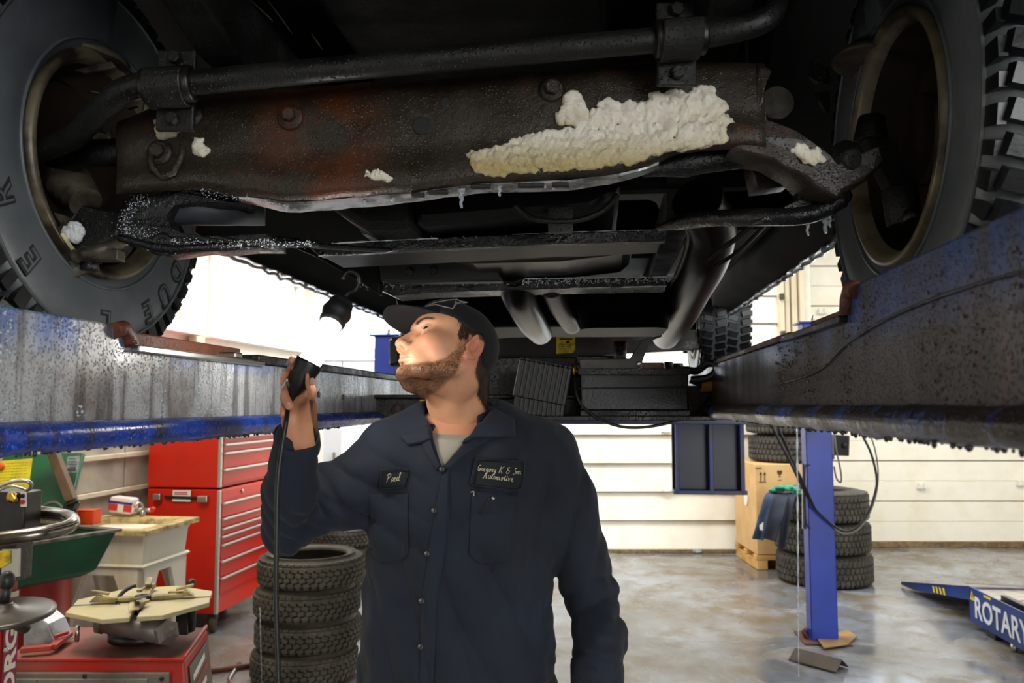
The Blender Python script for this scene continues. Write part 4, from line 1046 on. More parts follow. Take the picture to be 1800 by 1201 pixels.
def xmd(x, y):
    yt, yb = interp(x, top_t), interp(x, bot_t); f = max(0, min(1, (y - yt) / (yb - yt))); return xm_pt(x, f).y
snow('snow_clump', [(822, 272), (875, 262), (950, 238), (1000, 232), (1040, 205), (1068, 178), (1090, 190), (1115, 183), (1135, 188), (1150, 166), (1172, 178), (1190, 160), (1208, 176), (1225, 158), (1254, 158), (1246, 172), (1276, 186), (1258, 198), (1282, 214), (1268, 226), (1280, 246), (1230, 255), (1170, 262), (1110, 285), (1000, 293), (940, 295), (900, 302), (855, 305), (835, 290)], 1500, .0026, .0082, xmd, 5,
     'long crusted bank of yellowish road snow frozen on the right of the rusty crossmember', m_snow)
snow('snow_clump', [(996, 170), (1012, 168), (1026, 185), (1030, 212), (1010, 222), (984, 222), (982, 200), (994, 192)], 40, .005, .010, xmd, 7, 'small lump of snow just above the left end of the long snow bank', m_snow, .0025)
snow('snow_clump', [(274, 220), (290, 210), (316, 220), (310, 234), (292, 244), (278, 238)], 26, .004, .008, xmd, 8, 'small lump of snow at the far left end of the crossmember, upper of two', m_snow, .0025)
snow('snow_clump', [(344, 250), (358, 247), (366, 262), (360, 277), (344, 266)], 18, .003, .007, xmd, 9, 'small lump of snow low on the left of the crossmember beside the bolt', m_snow, .0025)
snow('snow_clump', [(640, 305), (665, 300), (690, 315), (685, 321), (655, 314)], 24, .002, .005, xmd, 10, 'thin smear of snow under the rust patch in the middle of the crossmember', m_snow, .002)
snow('snow_clump', [(1392, 262), (1412, 258), (1440, 266), (1446, 284), (1430, 290), (1408, 280)], 26, .004, .008, lambda x, y: 1.262, 11, 'lump of dirty snow on the right arm bracket', m_snow, .0025)
snow('snow_clump', [(108, 405), (122, 396), (140, 402), (148, 414), (136, 420), (110, 418)], 26, .004, .010, lambda x, y: 1.43, 12, 'white lump of snow on the knuckle inside the left wheel', m_snoww, .0025)
# ---------------------------------------------------------------- things along the left wall
m_red = M('red_cabinet_paint', '#d5260c', .3, col2='#c01d08', ns=3, lo=.5, hi=.8)
m_redd = M('red_drawer_paint', '#c81e10', .3)
m_trim = M('silver_trim', '#c9c7c2', .3, .7)
m_redm = M('red_machine_paint', '#a92318', .4, col2='#8a4a38', ns=5, lo=.45, hi=.72)
m_dustred = M('dusty_red_top', '#8d4336', .7, col2='#6b5a50', ns=4, lo=.4, hi=.65, bump=.2)
m_green = M('green_tub_paint', '#0f5a35', .35, col2='#0a3d26', ns=4, lo=.45, hi=.75)
m_tyreS = m_tyre('used_tyre_rubber', '#37332b', '#5a5446', .75)
m_blackp = M('black_machine_parts', '#121213', .4, col2='#2a2826', ns=12)
m_grey = M('grey_machine_panel', '#6f685d', .55, col2='#544e46', ns=6)
m_sinkp = M('cream_sink_plastic', '#e9e3cf', .45, col2='#cfc09a', ns=5, lo=.45, hi=.75, stretch=(1, 1, .3))
m_sinkr = M('stained_sink_rim', '#cdb67e', .5, col2='#7d6736', ns=16, lo=.42, hi=.68)
KA = math.radians(7.7)
KF = V((math.sin(KA), math.cos(KA), 0)); KS = V((-math.cos(KA), math.sin(KA), 0)); UP = V((0, 0, 1))
def fbox(mb, o, f, l, s, z0, z1, f0=0, s0=0, F=KF, S=KS):
    "box from corner o: l along F, s along S"
    p = [o + F * a + S * b + UP * z0 for a, b in ((f0, s0), (l, s0), (l, s), (f0, s))]
    return mb.prism(p, (0, 0, z1 - z0))
co = V((-2.0, 5.5, 0))
cab = thing('tool_cabinet', co + KF * .5 + KS * .26, 'tall red rolling tool cabinet with silver drawer pulls and a top chest', 'cabinet')
g = MB(); fbox(g, co, 0, 1.1, .53, .136, .972, .008, 0); obj('cabinet_body', g, m_red, cab, bev=.008)
g = MB(); fbox(g, co, 0, 1.1, .53, .982, 1.44, .004, 0); obj('top_chest', g, m_red, cab, bev=.008)
g = MB(); fbox(g, co, 0, .022, -.01, .14, .968, -.006, .012); obj('corner_trim', g, m_trim, cab, bev=.004)
g = MB(); fbox(g, co, 0, .022, -.01, .985, 1.43, -.006, .012); obj('corner_trim', g, m_trim, cab, bev=.004)
zs = [.882, .776, .709, .656, .60, .49, .377, .262]
zu = [1.40, 1.334, 1.283, 1.224, 1.11, .995]
for zz in (zs, zu):
    for a, b in zip(zz, zz[1:]):
        g = MB(); fbox(g, co, 0, 1.07, -.012, b + .006, a - .004, .03, .0); d = obj('drawer', g, m_redd, cab, bev=.003)
        g = MB(); fbox(g, co, 0, 1.07, -.03, a - .016, a, .03, -.012); obj('drawer_pull', g, m_trim, d, bev=.004)
g = MB(); fbox(g, co, 0, 1.07, -.008, .9, .962, .03, 0); obj('lock_panel', g, m_red, cab, bev=.003)
for f in (.32, .72):
    g = MB(); c = co + KF * f - KS * .008 + UP * .93; g.lathe([(.014, 0), (.014, .01), (.006, .012)], c, -KS, 14); obj('lock', g, m_steel, cab)
sp = lambda px, py: at(px, py, 5.5 - .135 * ((px - 390) / 1400 * 5.5) * 1.0 - .01)
g = MB(); g.bar(sp(290, 874), sp(352, 876), .02, .02); h = obj('push_handle', g, m_blackp, cab, bev=.006)
for x, w in ((278, 14), (358, 18)):
    g = MB(); c = sp(x, 873 if x < 300 else 877) ; g.box(c + V((0, -.01, 0)), (w / 1400 * 5.5, .05, .045)); obj('handle_bracket', g, m_steel, h, bev=.006)
g = MB(); a = sp(304, 862); b = sp(335, 882); g.prism([V((a.x, a.y, a.z)), V((b.x, b.y, a.z)), V((b.x, b.y, b.z)), V((a.x, a.y, b.z))], (0, -.002, 0)); st = obj('label_sticker', g, m_white2, cab)
g = MB()
for yy in (866, 869): q0, q1 = sp(307, yy), sp(330, yy); g.bar(q0 + V((0, -.004, 0)), q1 + V((0, -.004, 0)), .001, .006)
obj('label_print', g, m_redd, st)
for f, s in ((.08, .06), (1.0, .06), (.08, .47), (1.0, .47)):
    c = co + KF * f + KS * s; g = MB(); g.box(c + UP * .11, (.06, .07, .05)); w = obj('caster_fork', g, m_blackp, cab, bev=.006)
    g = MB(); g.lathe([(.03, -.022), (.058, -.02), (.062, -.012), (.062, .012), (.058, .02), (.03, .022)], c + UP * .062, KS.cross(UP) * .0 + KF * .3 + KS * -1, 26); g.lathe([(.022, -.028), (.022, .028)], c + UP * .062, KF * .3 - KS, 14); obj('caster_wheel', g, M('caster_wheel', '#5c4f33', .6, col2='#33291a', ns=12), w)

# utility sink
so = V((-2.03, 4.47, 0))
sink = thing('utility_sink', so + KF * .25 + KS * .27, 'cream plastic utility sink with a stained yellow rim in front of the red cabinet', 'sink')
def ring(o, f0, f1, s0, s1, z): return [o + KF * a + KS * b + UP * z for a, b in ((f0, s0), (f1, s0), (f1, s1), (f0, s1))]
g = MB(); g.loft([ring(so, .03, .47, .03, .53, .62), ring(so, .015, .485, .015, .545, .80), ring(so, .0, .5, .0, .56, .835)], cap=False, smooth=False)
g.loft([ring(so, .05, .45, .05, .51, .825), ring(so, .09, .41, .09, .47, .66)], cap=True, smooth=False); obj('basin', g, m_sinkp, sink, bev=.008)
g = MB(); g.loft([ring(so, -.03, .53, -.03, .6, .832), ring(so, -.03, .53, -.03, .6, .862), ring(so, .06, .44, .06, .5, .858), ring(so, .065, .435, .065, .495, .825)], cap=False, smooth=False); obj('rim', g, m_sinkr, sink, bev=.006)
def skirt(a0, a1, fn, name):
    w = a1 - a0; pts = [(0, .66), (w, .66), (w, 0), (w - .1, 0), (w - .1, .42), (w - .17, .6), (.17, .6), (.1, .42), (.1, 0), (0, 0)]
    g = MB(); g.prism([fn(a0 + x, z) for x, z in pts], fn.t); obj(name, g, m_sinkp, sink, bev=.005)
def f1(x, z): return so + KS * x + KF * .02 + UP * z
f1.t = KF * .03
def f2(x, z): return so + KF * x + KS * .02 + UP * z
f2.t = KS * .03
def f3(x, z): return so + KS * x + KF * .45 + UP * z
f3.t = KF * .03
def f4(x, z): return so + KF * x + KS * .51 + UP * z
f4.t = KS * .03
skirt(.02, .54, f1, 'stand_front'); skirt(.02, .48, f2, 'stand_side'); skirt(.02, .54, f3, 'stand_back'); skirt(.02, .48, f4, 'stand_side')
g = MB(); g.loft([ring(so, .015, .485, .015, .545, .645), ring(so, .006, .494, .006, .554, .655), ring(so, .015, .485, .015, .545, .668)], cap=False, smooth=False); obj('moulded_band', g, m_sinkp, sink)
fa = so + KF * .5 + KS * .33
g = MB(); g.cyl(fa + UP * .86, fa + UP * .9, .016, 12); g.tube(arc(fa + UP * .9 - KF * .05, .05, 0, PI * .8, 8, KF, UP), .008, 8); g.cyl(fa + UP * .9, fa + UP * .9 + KS * .06, .012, 10); g.cyl(fa + UP * .9, fa + UP * .9 - KS * .06, .012, 10); fo = obj('tap', g, m_steel, sink)
obj('tap_knob', MB().ball(fa + UP * .905 - KS * .065, .018, 10), m_redd, fo)
# packet of towels and the orange box on the sink rim
pk = thing('towel_packet', at(218, 905, 5.02), 'white red and blue packet of paper wipes on the back rim of the sink', 'packet')
c = at(218, 888, 5.02); rr = Matrix.Rotation(-KA - .05, 3, 'Z') @ Matrix.Rotation(.08, 3, 'Y')
g = MB(); g.box(c, (.155, .08, .1), rr); obj('wrapper', g, M('packet_white', '#e8d8d2', .4), pk, bev=.014)
g = MB(); g.box(c + UP * .018, (.157, .082, .014), rr); obj('blue_band', g, M('packet_blue', '#3a2c86', .4), pk)
for dx in (-.045, .052):
    g = MB(); g.box(c + rr @ V((dx, 0, -.012)), (.06 if dx < 0 else .048, .084, .042), rr); obj('red_band', g, M('packet_red', '#c8382e', .4), pk)
ob = thing('orange_box', at(155, 921, 4.4), 'small bright orange box beside the tap at the sink', 'box')
g = MB(); c = at(154, 909, 4.42); g.box(c, (.115, .08, .075), Matrix.Rotation(-.1, 3, 'Z')); obj('carton', g, M('orange_card', '#f04a10', .5), ob, bev=.006)
g = MB(); g.box(c + UP * .0385, (.117, .082, .006), Matrix.Rotation(-.1, 3, 'Z')); obj('carton_lid', g, M('orange_card_lid', '#d94412', .5), ob, bev=.002)

# parts washer: green tub with a raised green lid on a red drum
dr = thing('red_drum', (-2.5, 4.02, 0), 'red steel drum standing under the green parts washer tub', 'drum')
g = MB(); prof = [(.28, 0), (.29, .01), (.29, .03), (.282, .04)]
for zc in (.25, .5): prof += [(.282, zc - .02), (.294, zc), (.282, zc + .02)]
prof += [(.282, .68), (.292, .7), (.292, .715), (.275, .715), (.27, .7), (0, .7)]
g.lathe(prof, (-2.5, 4.02, 0), n=48); obj('drum_body', g, M('red_drum_paint', '#7e1512', .35, col2='#9c2a1c', ns=4), dr)
obj('drum_bung', MB().cyl((-2.4, 3.88, .7), (-2.4, 3.88, .72), .03), m_steel, dr)
P1, P2 = V((-2.23, 3.47, 0)), V((-1.95, 4.0, 0)); PS = V((-.78, .36, 0)); TF = (P2 - P1).normalized(); TS = PS.normalized()
tub = thing('parts_washer', (P1 + P2 + PS) / 2 + UP * .72, 'green parts washer tub with raised green lid on top of the red drum', 'parts washer')
def tr(a, b, z, i): 
    c = (P1 + P2 + PS) / 2
    return [c + TF * (x * (a - i)) + TS * (y * (b - i)) + UP * z for x, y in ((-1, -1), (1, -1), (1, 1), (-1, 1))]
ta, tb = .3, .43
g = MB(); g.loft([tr(ta, tb, .72, .10), tr(ta, tb, .745, .06), tr(ta, tb, .93, 0)], smooth=False, cap=False)
g.loft([tr(ta, tb, .93, .015), tr(ta, tb, .76, .08)], smooth=False, cap=False); g.add(tr(ta, tb, .722, .1), [(0, 1, 2, 3)]); g.add(tr(ta, tb, .765, .08), [(0, 1, 2, 3)])
obj('tub', g, m_green, tub, bev=.01)
g = MB(); g.loft([tr(ta, tb, .925, -.015), tr(ta, tb, .94, -.015), tr(ta, tb, .94, .03), tr(ta, tb, .925, .03), tr(ta, tb, .925, -.015)], smooth=False, cap=False); obj('rim', g, M('grey_tub_rim', '#6e6a60', .4, .4, col2='#3d3a34', ns=14), tub, bev=.004)
lid0 = 4.35
def lp(px, py, d=0): return at(px, py, lid0 - (py - 800) * .0022 + d)
g = MB(); g.prism([lp(x, y) for x, y in ((-160, 812), (60, 795), (147, 797), (120, 905), (-160, 935))], (0, .03, 0)); ld = obj('lid', g, m_green, tub, bev=.008)
g = MB(); g.prism([lp(x, y, -.004) for x, y in ((-20, 812), (57, 806), (50, 860), (-20, 868))], (0, .004, 0)); ys = obj('yellow_notice', g, M('yellow_notice', '#d8c81a', .5, col2='#b9a512', ns=9), ld)
g = MB(); R = random.Random(8)
for r in range(9):
    x = -15
    while x < 44: 
        w = R.uniform(2, 7); y = 815 + r * 5 - (x) * .06; g.prism([lp(x, y, -.0055), lp(min(x + w, 48), y, -.0055), lp(min(x + w, 48), y + 1.1, -.0055), lp(x, y + 1.1, -.0055)], (0, .001, 0)); x += w + 1.5
obj('notice_print', g, M('olive_print', '#8a7d12', .6), ys)
g = MB(); g.prism([lp(x, y, -.004) for x, y in ((118, 803), (141, 801), (136, 831), (115, 831))], (0, .004, 0)); gs = obj('rating_label', g, M('grey_label', '#8d9290', .5, col2='#5c6264', ns=30), ld)
g = MB()
for y in (806, 811, 816, 821): g.prism([lp(x, yy, -.0055) for x, yy in ((121, y), (135 - (y % 3), y), (135 - (y % 3), y + 1.6), (121, y + 1.6))], (0, .001, 0))
g.prism([lp(x, y, -.0055) for x, y in ((117, 823.5), (133, 823), (133, 829), (116.5, 829))], (0, .001, 0)); obj('label_print', g, M('dark_print', '#3a3f42', .6), gs)
g = MB(); c = lp(2, 820, -.02); g.lathe([(.02, 0), (.02, .012), (.012, .02)], c, (0, -1, 0), 16); obj('lid_knob', g, M('orange_knob', '#e2581c', .5), ld)
g = MB(); g.tube(spline([at(66, 905, 4.1), at(80, 888, 4.1), at(98, 884, 4.1), at(112, 897, 4.1)]), .008, 8); obj('flexible_spout', g, m_grey, tub)
g = MB(); a, b, c = at(30, 992, 3.7), at(58, 962, 3.7), at(78, 998, 3.72)
g.bar(a, b, .012, .03); g.bar(b, c, .012, .03); g.bar(a.lerp(b, .4), c.lerp(b, .3), .01, .02); obj('tub_bracket', g, m_oily, tub)
# swing arm lamp clamped to the tub
al = thing('arm_lamp', at(125, 905, 4.02), 'brown square arm with a cream lampshade clamped at the tub', 'lamp')
g = MB(); g.bar(at(86, 775, 4.0), at(126, 880, 4.0), .045, .045, (1, 0, 0)); obj('arm', g, M('brown_arm', '#6e5238', .5, col2='#4a3928', ns=6), al, bev=.004)
g = MB(); g.box(at(124, 893, 4.02), (.05, .06, .07), Matrix.Rotation(.35, 3, 'Y')); g.cyl(at(118, 888, 3.98), at(138, 880, 3.98), .011, 10); g.cyl(at(128, 896, 4.02), at(130, 925, 4.05), .02, 10); obj('clamp', g, m_oily, al, bev=.004)
g = MB(); g.lathe([(.02, .09), (.06, .07), (.105, .02), (.115, 0), (.11, 0), (.1, .02), (.055, .065), (.0, .08)], at(78, 792, 4.1), (0, -.15, 1), 30, cap=False); obj('lampshade', g, M('cream_lampshade', '#e7dec2', .4), al)

# tyre changer in the foreground, lower left
tc = thing('tyre_changer', (-1.55, 3.1, 0), 'red tyre changer with grey front panel and round clamping turntable, lower left', 'tyre changer')
A, B_, Cc, D_ = V((-1.86, 3.0, 0)), V((-1.2, 3.0, 0)), V((-1.275, 3.42, 0)), V((-1.95, 3.42, 0))
g = MB(); bot = [A + V((0, -.02, 0)), B_ + V((.07, -.02, 0)), Cc + V((.08, 0, 0)), D_]
g.loft([[p + UP * .02 for p in bot], [p + UP * .615 for p in (A, B_, Cc, D_)]], smooth=False); base = obj('base_cabinet', g, m_redm, tc, bev=.01)
g = MB(); g.prism([p + UP * .618 for p in (A + V((.01, .01, 0)), B_ + V((-.012, .01, 0)), Cc + V((-.012, -.01, 0)), D_)], (0, 0, .004)); obj('dusty_top', g, m_dustred, tc)
g = MB(); g.box((-1.545, 2.985, .32), (.6, .016, .52)); fp = obj('front_panel', g, m_grey, tc, bev=.004)
g = MB(); g.box((-1.56, 2.975, .535), (.48, .012, .05)); g.box((-1.72, 2.966, .535), (.004, .01, .05)); obj('panel_strip', g, M('grey_panel_strip', '#7d766a', .5, col2='#5d574e', ns=6), fp, bev=.004)
for x, z in ((-1.27, .56), (-1.82, .56), (-1.55, .57)): obj('panel_screw', MB().lathe([(.008, 0), (.008, .004), (.003, .006)], (x, 2.976, z), (0, -1, 0), 10), m_dark, fp)
# decals on the slanting right end
def rp(a, z): 
    t = (z - .02) / .595; p0 = (B_ + V((.07, -.02, 0))).lerp(B_, t); p1 = (Cc + V((.08, 0, 0))).lerp(Cc, t); q = p0.lerp(p1, a); return V((q.x + .004, q.y, z))
for a0, a1, z0, z1, m in ((.12, .88, .36, .58, m_grey), (.12, .88, .05, .3, m_grey)):
    g = MB(); g.prism([rp(a0, z0), rp(a1, z0), rp(a1, z1), rp(a0, z1)], (.003, 0, 0)); dc = obj('decal', g, m, tc)
    for k in range(4):
        zz = z0 + .03 + k * (z1 - z0 - .05) / 4
        g = MB(); g.prism([rp(a0 + .08, zz) + V((.005, 0, 0)), rp(a1 - .1 - .1 * (k % 2), zz + .02) + V((.005, 0, 0)), rp(a1 - .1 - .1 * (k % 2), zz + .042) + V((.005, 0, 0)), rp(a0 + .08, zz + .022) + V((.005, 0, 0))], (.001, 0, 0)); obj('decal_stripe', g, m_white2 if k % 2 else m_redm, dc)
g = MB(); g.bar(B_ + V((-.005, 0, .625)), Cc + V((-.005, 0, .625)), .014, .014); g.bar(A + V((0, 0, .62)), B_ + V((0, 0, .62)), .012, .012); obj('edge_bead', g, m_redm, tc, bev=.004)
# turntable: four quarter plates, clamps with jaws
tcn = V((-1.45, 3.2, .782)); tR = .262
TX = V((math.cos(.3), math.sin(.3), 0)); TY = V((-math.sin(.3), math.cos(.3), 0))
g = MB(); g.cyl(tcn - UP * .13, tcn - UP * .02, .07, 20); g.cyl(tcn - UP * .14, tcn - UP * .11, .12, 20); obj('turntable_hub', g, m_blackp, tc)
m_tt = M('dusty_turntable_plate', '#a39a80', .6, col2='#b6a672', ns=5, lo=.35, hi=.6, bump=.2)
for k in range(4):
    a0 = k * PI / 2 + .05; a1 = (k + 1) * PI / 2 - .05
    ax = [TX * math.cos(a) + TY * math.sin(a) for a in (a0, a0 + .33, a1 - .33, a1)]
    poly = [tcn + (ax[0] + ax[3]).normalized() * .02, tcn + ax[0] * tR * .95, tcn + ax[1] * tR * 1.03, tcn + ax[2] * tR * 1.03, tcn + ax[3] * tR * .95]
    obj('turntable_plate', MB().prism(poly, (0, 0, -.018)), m_tt, tc, bev=.003)
    am = k * PI / 2; d = TX * math.cos(am) + TY * math.sin(am); nn = UP.cross(d)
    g = MB(); g.bar(tcn + d * .03 + UP * .012, tcn + d * .15 + UP * .014, .032, .014); g.bar(tcn + d * .09 + nn * .03 + UP * .02, tcn + d * .16 + UP * .022, .018, .012)
    g.prism([tcn + d * .14 + nn * .022 + UP * .01, tcn + d * .19 + nn * .014 + UP * .01, tcn + d * .165 + nn * .012 + UP * .032, tcn + d * .15 + nn * .014 + UP * .034], -nn * .04)
    g.bar(tcn + d * .12 + UP * .036, tcn + d * .185 + UP * .05, .022, .01); obj('clamp_jaw', g, M('dusty_clamp_steel', '#6b6044', .45, .5, col2='#a8986a', ns=10), tc, bev=.003)
g = MB(); g.tube(arc(tcn + UP * .01, .09, 2.0, 3.6, 12, TX, (TY + UP * .5).normalized()), .008, 8); g.lathe([(.03, 0), (.03, .022), (.012, .024), (.012, .005)], tcn, UP, 20); obj('hub_linkage', g, m_oily, tc)
g = MB(); g.cyl(at(182, 1092, 3.1), at(292, 1113, 3.02), .042, 24); g.cyl(at(176, 1091, 3.1), at(186, 1093, 3.1), .046, 24); g.lathe([(.048, 0), (.048, .02), (.03, .03), (.014, .035)], at(290, 1112, 3.02), at(300, 1114, 3.0) - at(290, 1112, 3.02), 6, smooth=False); obj('air_cylinder', g, M('grey_cylinder', '#6a625c', .4, .3, col2='#4c433c', ns=6), tc)
g = MB(); g.cyl(at(338, 1065, 3.15), at(336, 1108, 3.2), .016, 12); g.box(at(325, 1090, 3.2), (.05, .06, .1)); obj('turntable_support', g, m_blackp, tc, bev=.004)
obj('ball_knob', MB().ball(at(336, 1025, 3.45), .018, 14), m_blackp, tc)
g = MB(); g.prism([at(x, y, 3.1) for x, y in ((40, 1140), (102, 1138), (84, 1098), (62, 1080), (42, 1085))], (0, .12, 0)); obj('bead_wedge', g, M('bare_wedge_steel', '#a6a8ac', .35, .5, col2='#5d5850', ns=7), tc, bev=.005)
g = MB(); g.bar(at(36, 1143, 3.02), at(92, 1138, 3.05), .03, .02); g.bar(at(92, 1138, 3.05), at(122, 1114, 3.2), .03, .02); g.bar(at(95, 1120, 3.1), at(120, 1112, 3.15), .014, .014); obj('red_guide_arm', g, m_redm, tc, bev=.004)
obj('pin', MB().cyl(at(135, 1128, 3.15), at(137, 1099, 3.15), .009, 10), m_steel, tc)
# red column with the maker's lettering, disc, valve box and bent chrome handle
cA = V((-1.83, 2.5, 0)); cB = V((-1.568, 2.5, 0)); cC = V((-1.560, 2.57, 0)); cD = V((-1.83, 2.6, 0))
g = MB(); g.prism([p + UP * 0.02 for p in (cA, cB, cC, cD)], (0, 0, .99)); col = obj('column', g, m_redm, tc, bev=.006)
g = MB(); nx = V((.007, .001, 0))
q0, q1 = cB.lerp(cC, .12) + nx, cB.lerp(cC, .97) + nx
lp_ = obj('lettering_strip', MB().prism([q0 + UP * .56, q1 + UP * .56, q1 + UP * .97, q0 + UP * .97], (.001, 0, 0)), M('violet_strip', '#8d2a4a', .5), tc)
mid = q0.lerp(q1, .5)
text('lettering', 'CORGHI', .062, mid + UP * .77 + nx * .35, UP, q0 - q1, M('white_lettering', '#e4dccb', .5), lp_, depth=.0008, bold=.002, fit=.4)
obj('column_bolt', MB().lathe([(.008, 0), (.008, .006), (.004, .008)], at(12, 1143, 2.498), (0, -1, 0), 12), m_steel, col)
dc_ = at(6, 1078, 2.35)
g = MB(); g.lathe([(.0, -.012), (.12, -.012), (.134, -.006), (.134, .002), (.12, .006), (.04, .014), (.026, .024), (.022, .03)], dc_, (.02, -.1, 1), 48); ds = obj('wheel_disc', g, M('worn_black_disc', '#1c1a18', .35, col2='#4b4335', ns=6), tc)
g = MB(); g.cyl(dc_ + UP * .02, dc_ + V((.006, 0, .085)), .014, 14); g.ball(dc_ + V((.006, 0, .092)), (.022, .022, .028), 16); g.lathe([(.026, 0), (.026, .006), (.018, .01)], dc_ + UP * .02, UP, 20); obj('knob', g, m_blackp, ds)
obj('disc_shaft', MB().cyl(dc_ - UP * .01, dc_ + V((-.02, .14, -.08)), .018, 12), m_blackp, ds)
g = MB(); g.prism([at(x, y, 2.45) for x, y in ((-60, 862), (45, 866), (41, 932), (-60, 945))], (0, .09, 0)); vb = obj('valve_box', g, m_blackp, tc, bev=.006)
g = MB(); g.prism([at(x, y, 2.447) for x, y in ((36, 865), (46, 864), (46, 891), (36, 891))], (0, .003, 0)); obj('valve_label', g, m_white2, vb)
for y, m in ((872, m_dark), (883, m_redd)): obj('valve_button', MB().lathe([(.007, 0), (.006, .006)], at(40, y, 2.445), (0, -1, 0), 14), m, vb)
g = MB(); g.lathe([(.016, 0), (.016, .015), (.010, .02), (.008, .045), (.004, .05)], at(20, 873, 2.45), (.8, -.8, -.2), 14); obj('valve_spindle', g, m_brass, vb)
g = MB(); g.tube(spline([at(-10, 858, 2.45), at(25, 846, 2.42), at(50, 847, 2.42), at(54, 857, 2.44), at(40, 866, 2.46)]), .006, 8); g.tube(spline([at(-10, 866, 2.44), at(20, 855, 2.44), at(48, 862, 2.45)]), .004, 6); obj('air_line', g, m_steel, vb)
g = MB(); g.tube(spline([at(-60, 955, 2.3), at(0, 947, 2.32), at(70, 938, 2.36), at(112, 929, 2.42), at(128, 918, 2.48), at(118, 908, 2.55), at(80, 902, 2.6), at(44, 899, 2.6)], 6), .021, 16); obj('bent_handle', g, M('chromed_tube', '#8d867c', .18, .9, col2='#463d34', ns=9), tc)
g = MB(); g.prism([at(x, y, 2.45) for x, y in ((-30, 972), (18, 968), (18, 990), (4, 998), (-30, 1004))], (0, .01, 0)); obj('yellow_plate', g, m_yel, tc)
g = MB(); g.box((-1.66, 2.56, 1.08), (.24, .1, .16)); g.box((-1.70, 2.56, 1.2), (.1, .1, .2)); obj('head_bracket', g, m_oily, tc, bev=.008)
g = MB(); g.bar(at(20, 965, 2.46), at(19, 1014, 2.46), .012, .05, (1, 0, 0)); obj('flat_link', g, m_steel, tc)

# bits on the floor by the tyre changer
fp0, fp1 = at(378, 1168, 4.75), at(456, 1156, 4.85); fp0.z = fp1.z = .018
o = thing('floor_pipe', (fp0 + fp1) / 2 * 1.0, 'thin brown pipe lying on the floor beside the front tyre stack', 'pipe'); obj('tube', MB().cyl(fp0 + (fp0 - fp1) * 1.6, fp1, .016, 12), m_rust, o); obj('end_ring', MB().lathe([(.02, 0), (.02, .02)], fp1, fp0 - fp1, 12), m_steel, o)
def fl(px, py, z=.012):
    y = (EYE - z) * FPX / (py - 712) ; p = at(px, py, y); p.z = z; return p
o = thing('crank_handle', fl(400, 1180), 'shiny bent steel crank handle lying on the floor by the tyre changer', 'handle')
g = MB(); g.tube(spline([fl(418, 1157), fl(408, 1170), fl(403, 1180), fl(408, 1190), fl(402, 1199), fl(385, 1206)]), .01, 10); obj('rod', g, m_steel, o); obj('grip', MB().cyl(fl(421, 1154), fl(415, 1161), .014, 12), m_blackp, o)
o = thing('valve_core', fl(455, 1162, .01), 'small bright bolt lying at the end of the brown pipe', 'bolt'); g = MB(); g.cyl(fl(452, 1164, .012), fl(458, 1160, .012), .007, 8); obj('shank', g, m_steel, o); obj('head', MB().lathe([(.012, 0), (.012, .008)], fl(458, 1160, .012), (1, .5, 0), 6), m_steel, o)
# ---------------------------------------------------------------- tyre stacks
def make_tyre(R, w, rr, label, group, nb, loc, m=None):
    t = thing('tyre', (0, 0, 0), label, 'tyre', group); h = w / 2; m = m or m_tyreS
    g = MB(); prof = [(rr, -h + .02), (rr + .012, -h + .004), (rr + .05, -h - .004), (R - .06, -h + .004), (R - .03, -h + .018), (R - .012, -h + .03)]
    n = 4
    for i in range(n):
        z0 = -h + .03 + (w - .06) * i / n; z1 = z0 + (w - .06) / n; gp = .006
        prof += [(R - .009, z0 + .001), (R - .009, z1 - gp), (R - .016, z1 - gp + .001), (R - .016, z1 - .001)]
    prof += [(R - .012, h - .03), (R - .03, h - .018), (R - .06, h - .004), (rr + .05, h + .004), (rr + .012, h - .004), (rr, h - .02), (rr + .02, h - .03), (R - .05, h - .05), (R - .03, 0), (R - .05, -h + .05), (rr + .02, -h + .03), (rr, -h + .02)]
    g.lathe(prof, (0, 0, h), n=64, cap=False); obj('casing', g, m, t)
    b = MB()
    for i in range(nb):
        for row in range(n):
            z = -h + .03 + (w - .06) * (row + .5) / n - .003; a = 2 * PI * (i + (.5 if row % 2 else 0)) / nb; d = V((math.cos(a), math.sin(a), 0)); tg = V((-d.y, d.x, 0))
            mt = Matrix((tg, V((0, 0, 1)), d)).transposed() @ Matrix.Rotation(.3 if row < 2 else -.3, 3, 'Z')
            b.box(V((0, 0, h + z)) + d * (R - .007), (2 * PI * R / nb * .74, (w - .06) / n * .8, .014), mt)
        for sg in (-1, 1):
            a = 2 * PI * i / nb; d = V((math.cos(a), math.sin(a), 0)); tg = V((-d.y, d.x, 0)); b.box(V((0, 0, h + sg * (h - .022))) + d * (R - .02), (2 * PI * R / nb * .6, .012, .02), Matrix((tg, V((0, 0, 1)), d)).transposed())
    obj('tread', b, m, t, kind='stuff')
    g = MB(); g.lathe([(rr + .045, h * 2 + .002), (rr + .045, h * 2 + .006), (rr + .052, h * 2 + .006), (rr + .052, h * 2 + .002)], n=64, cap=False); obj('sidewall_ring', g, m, t)
    t.location = loc
    return t

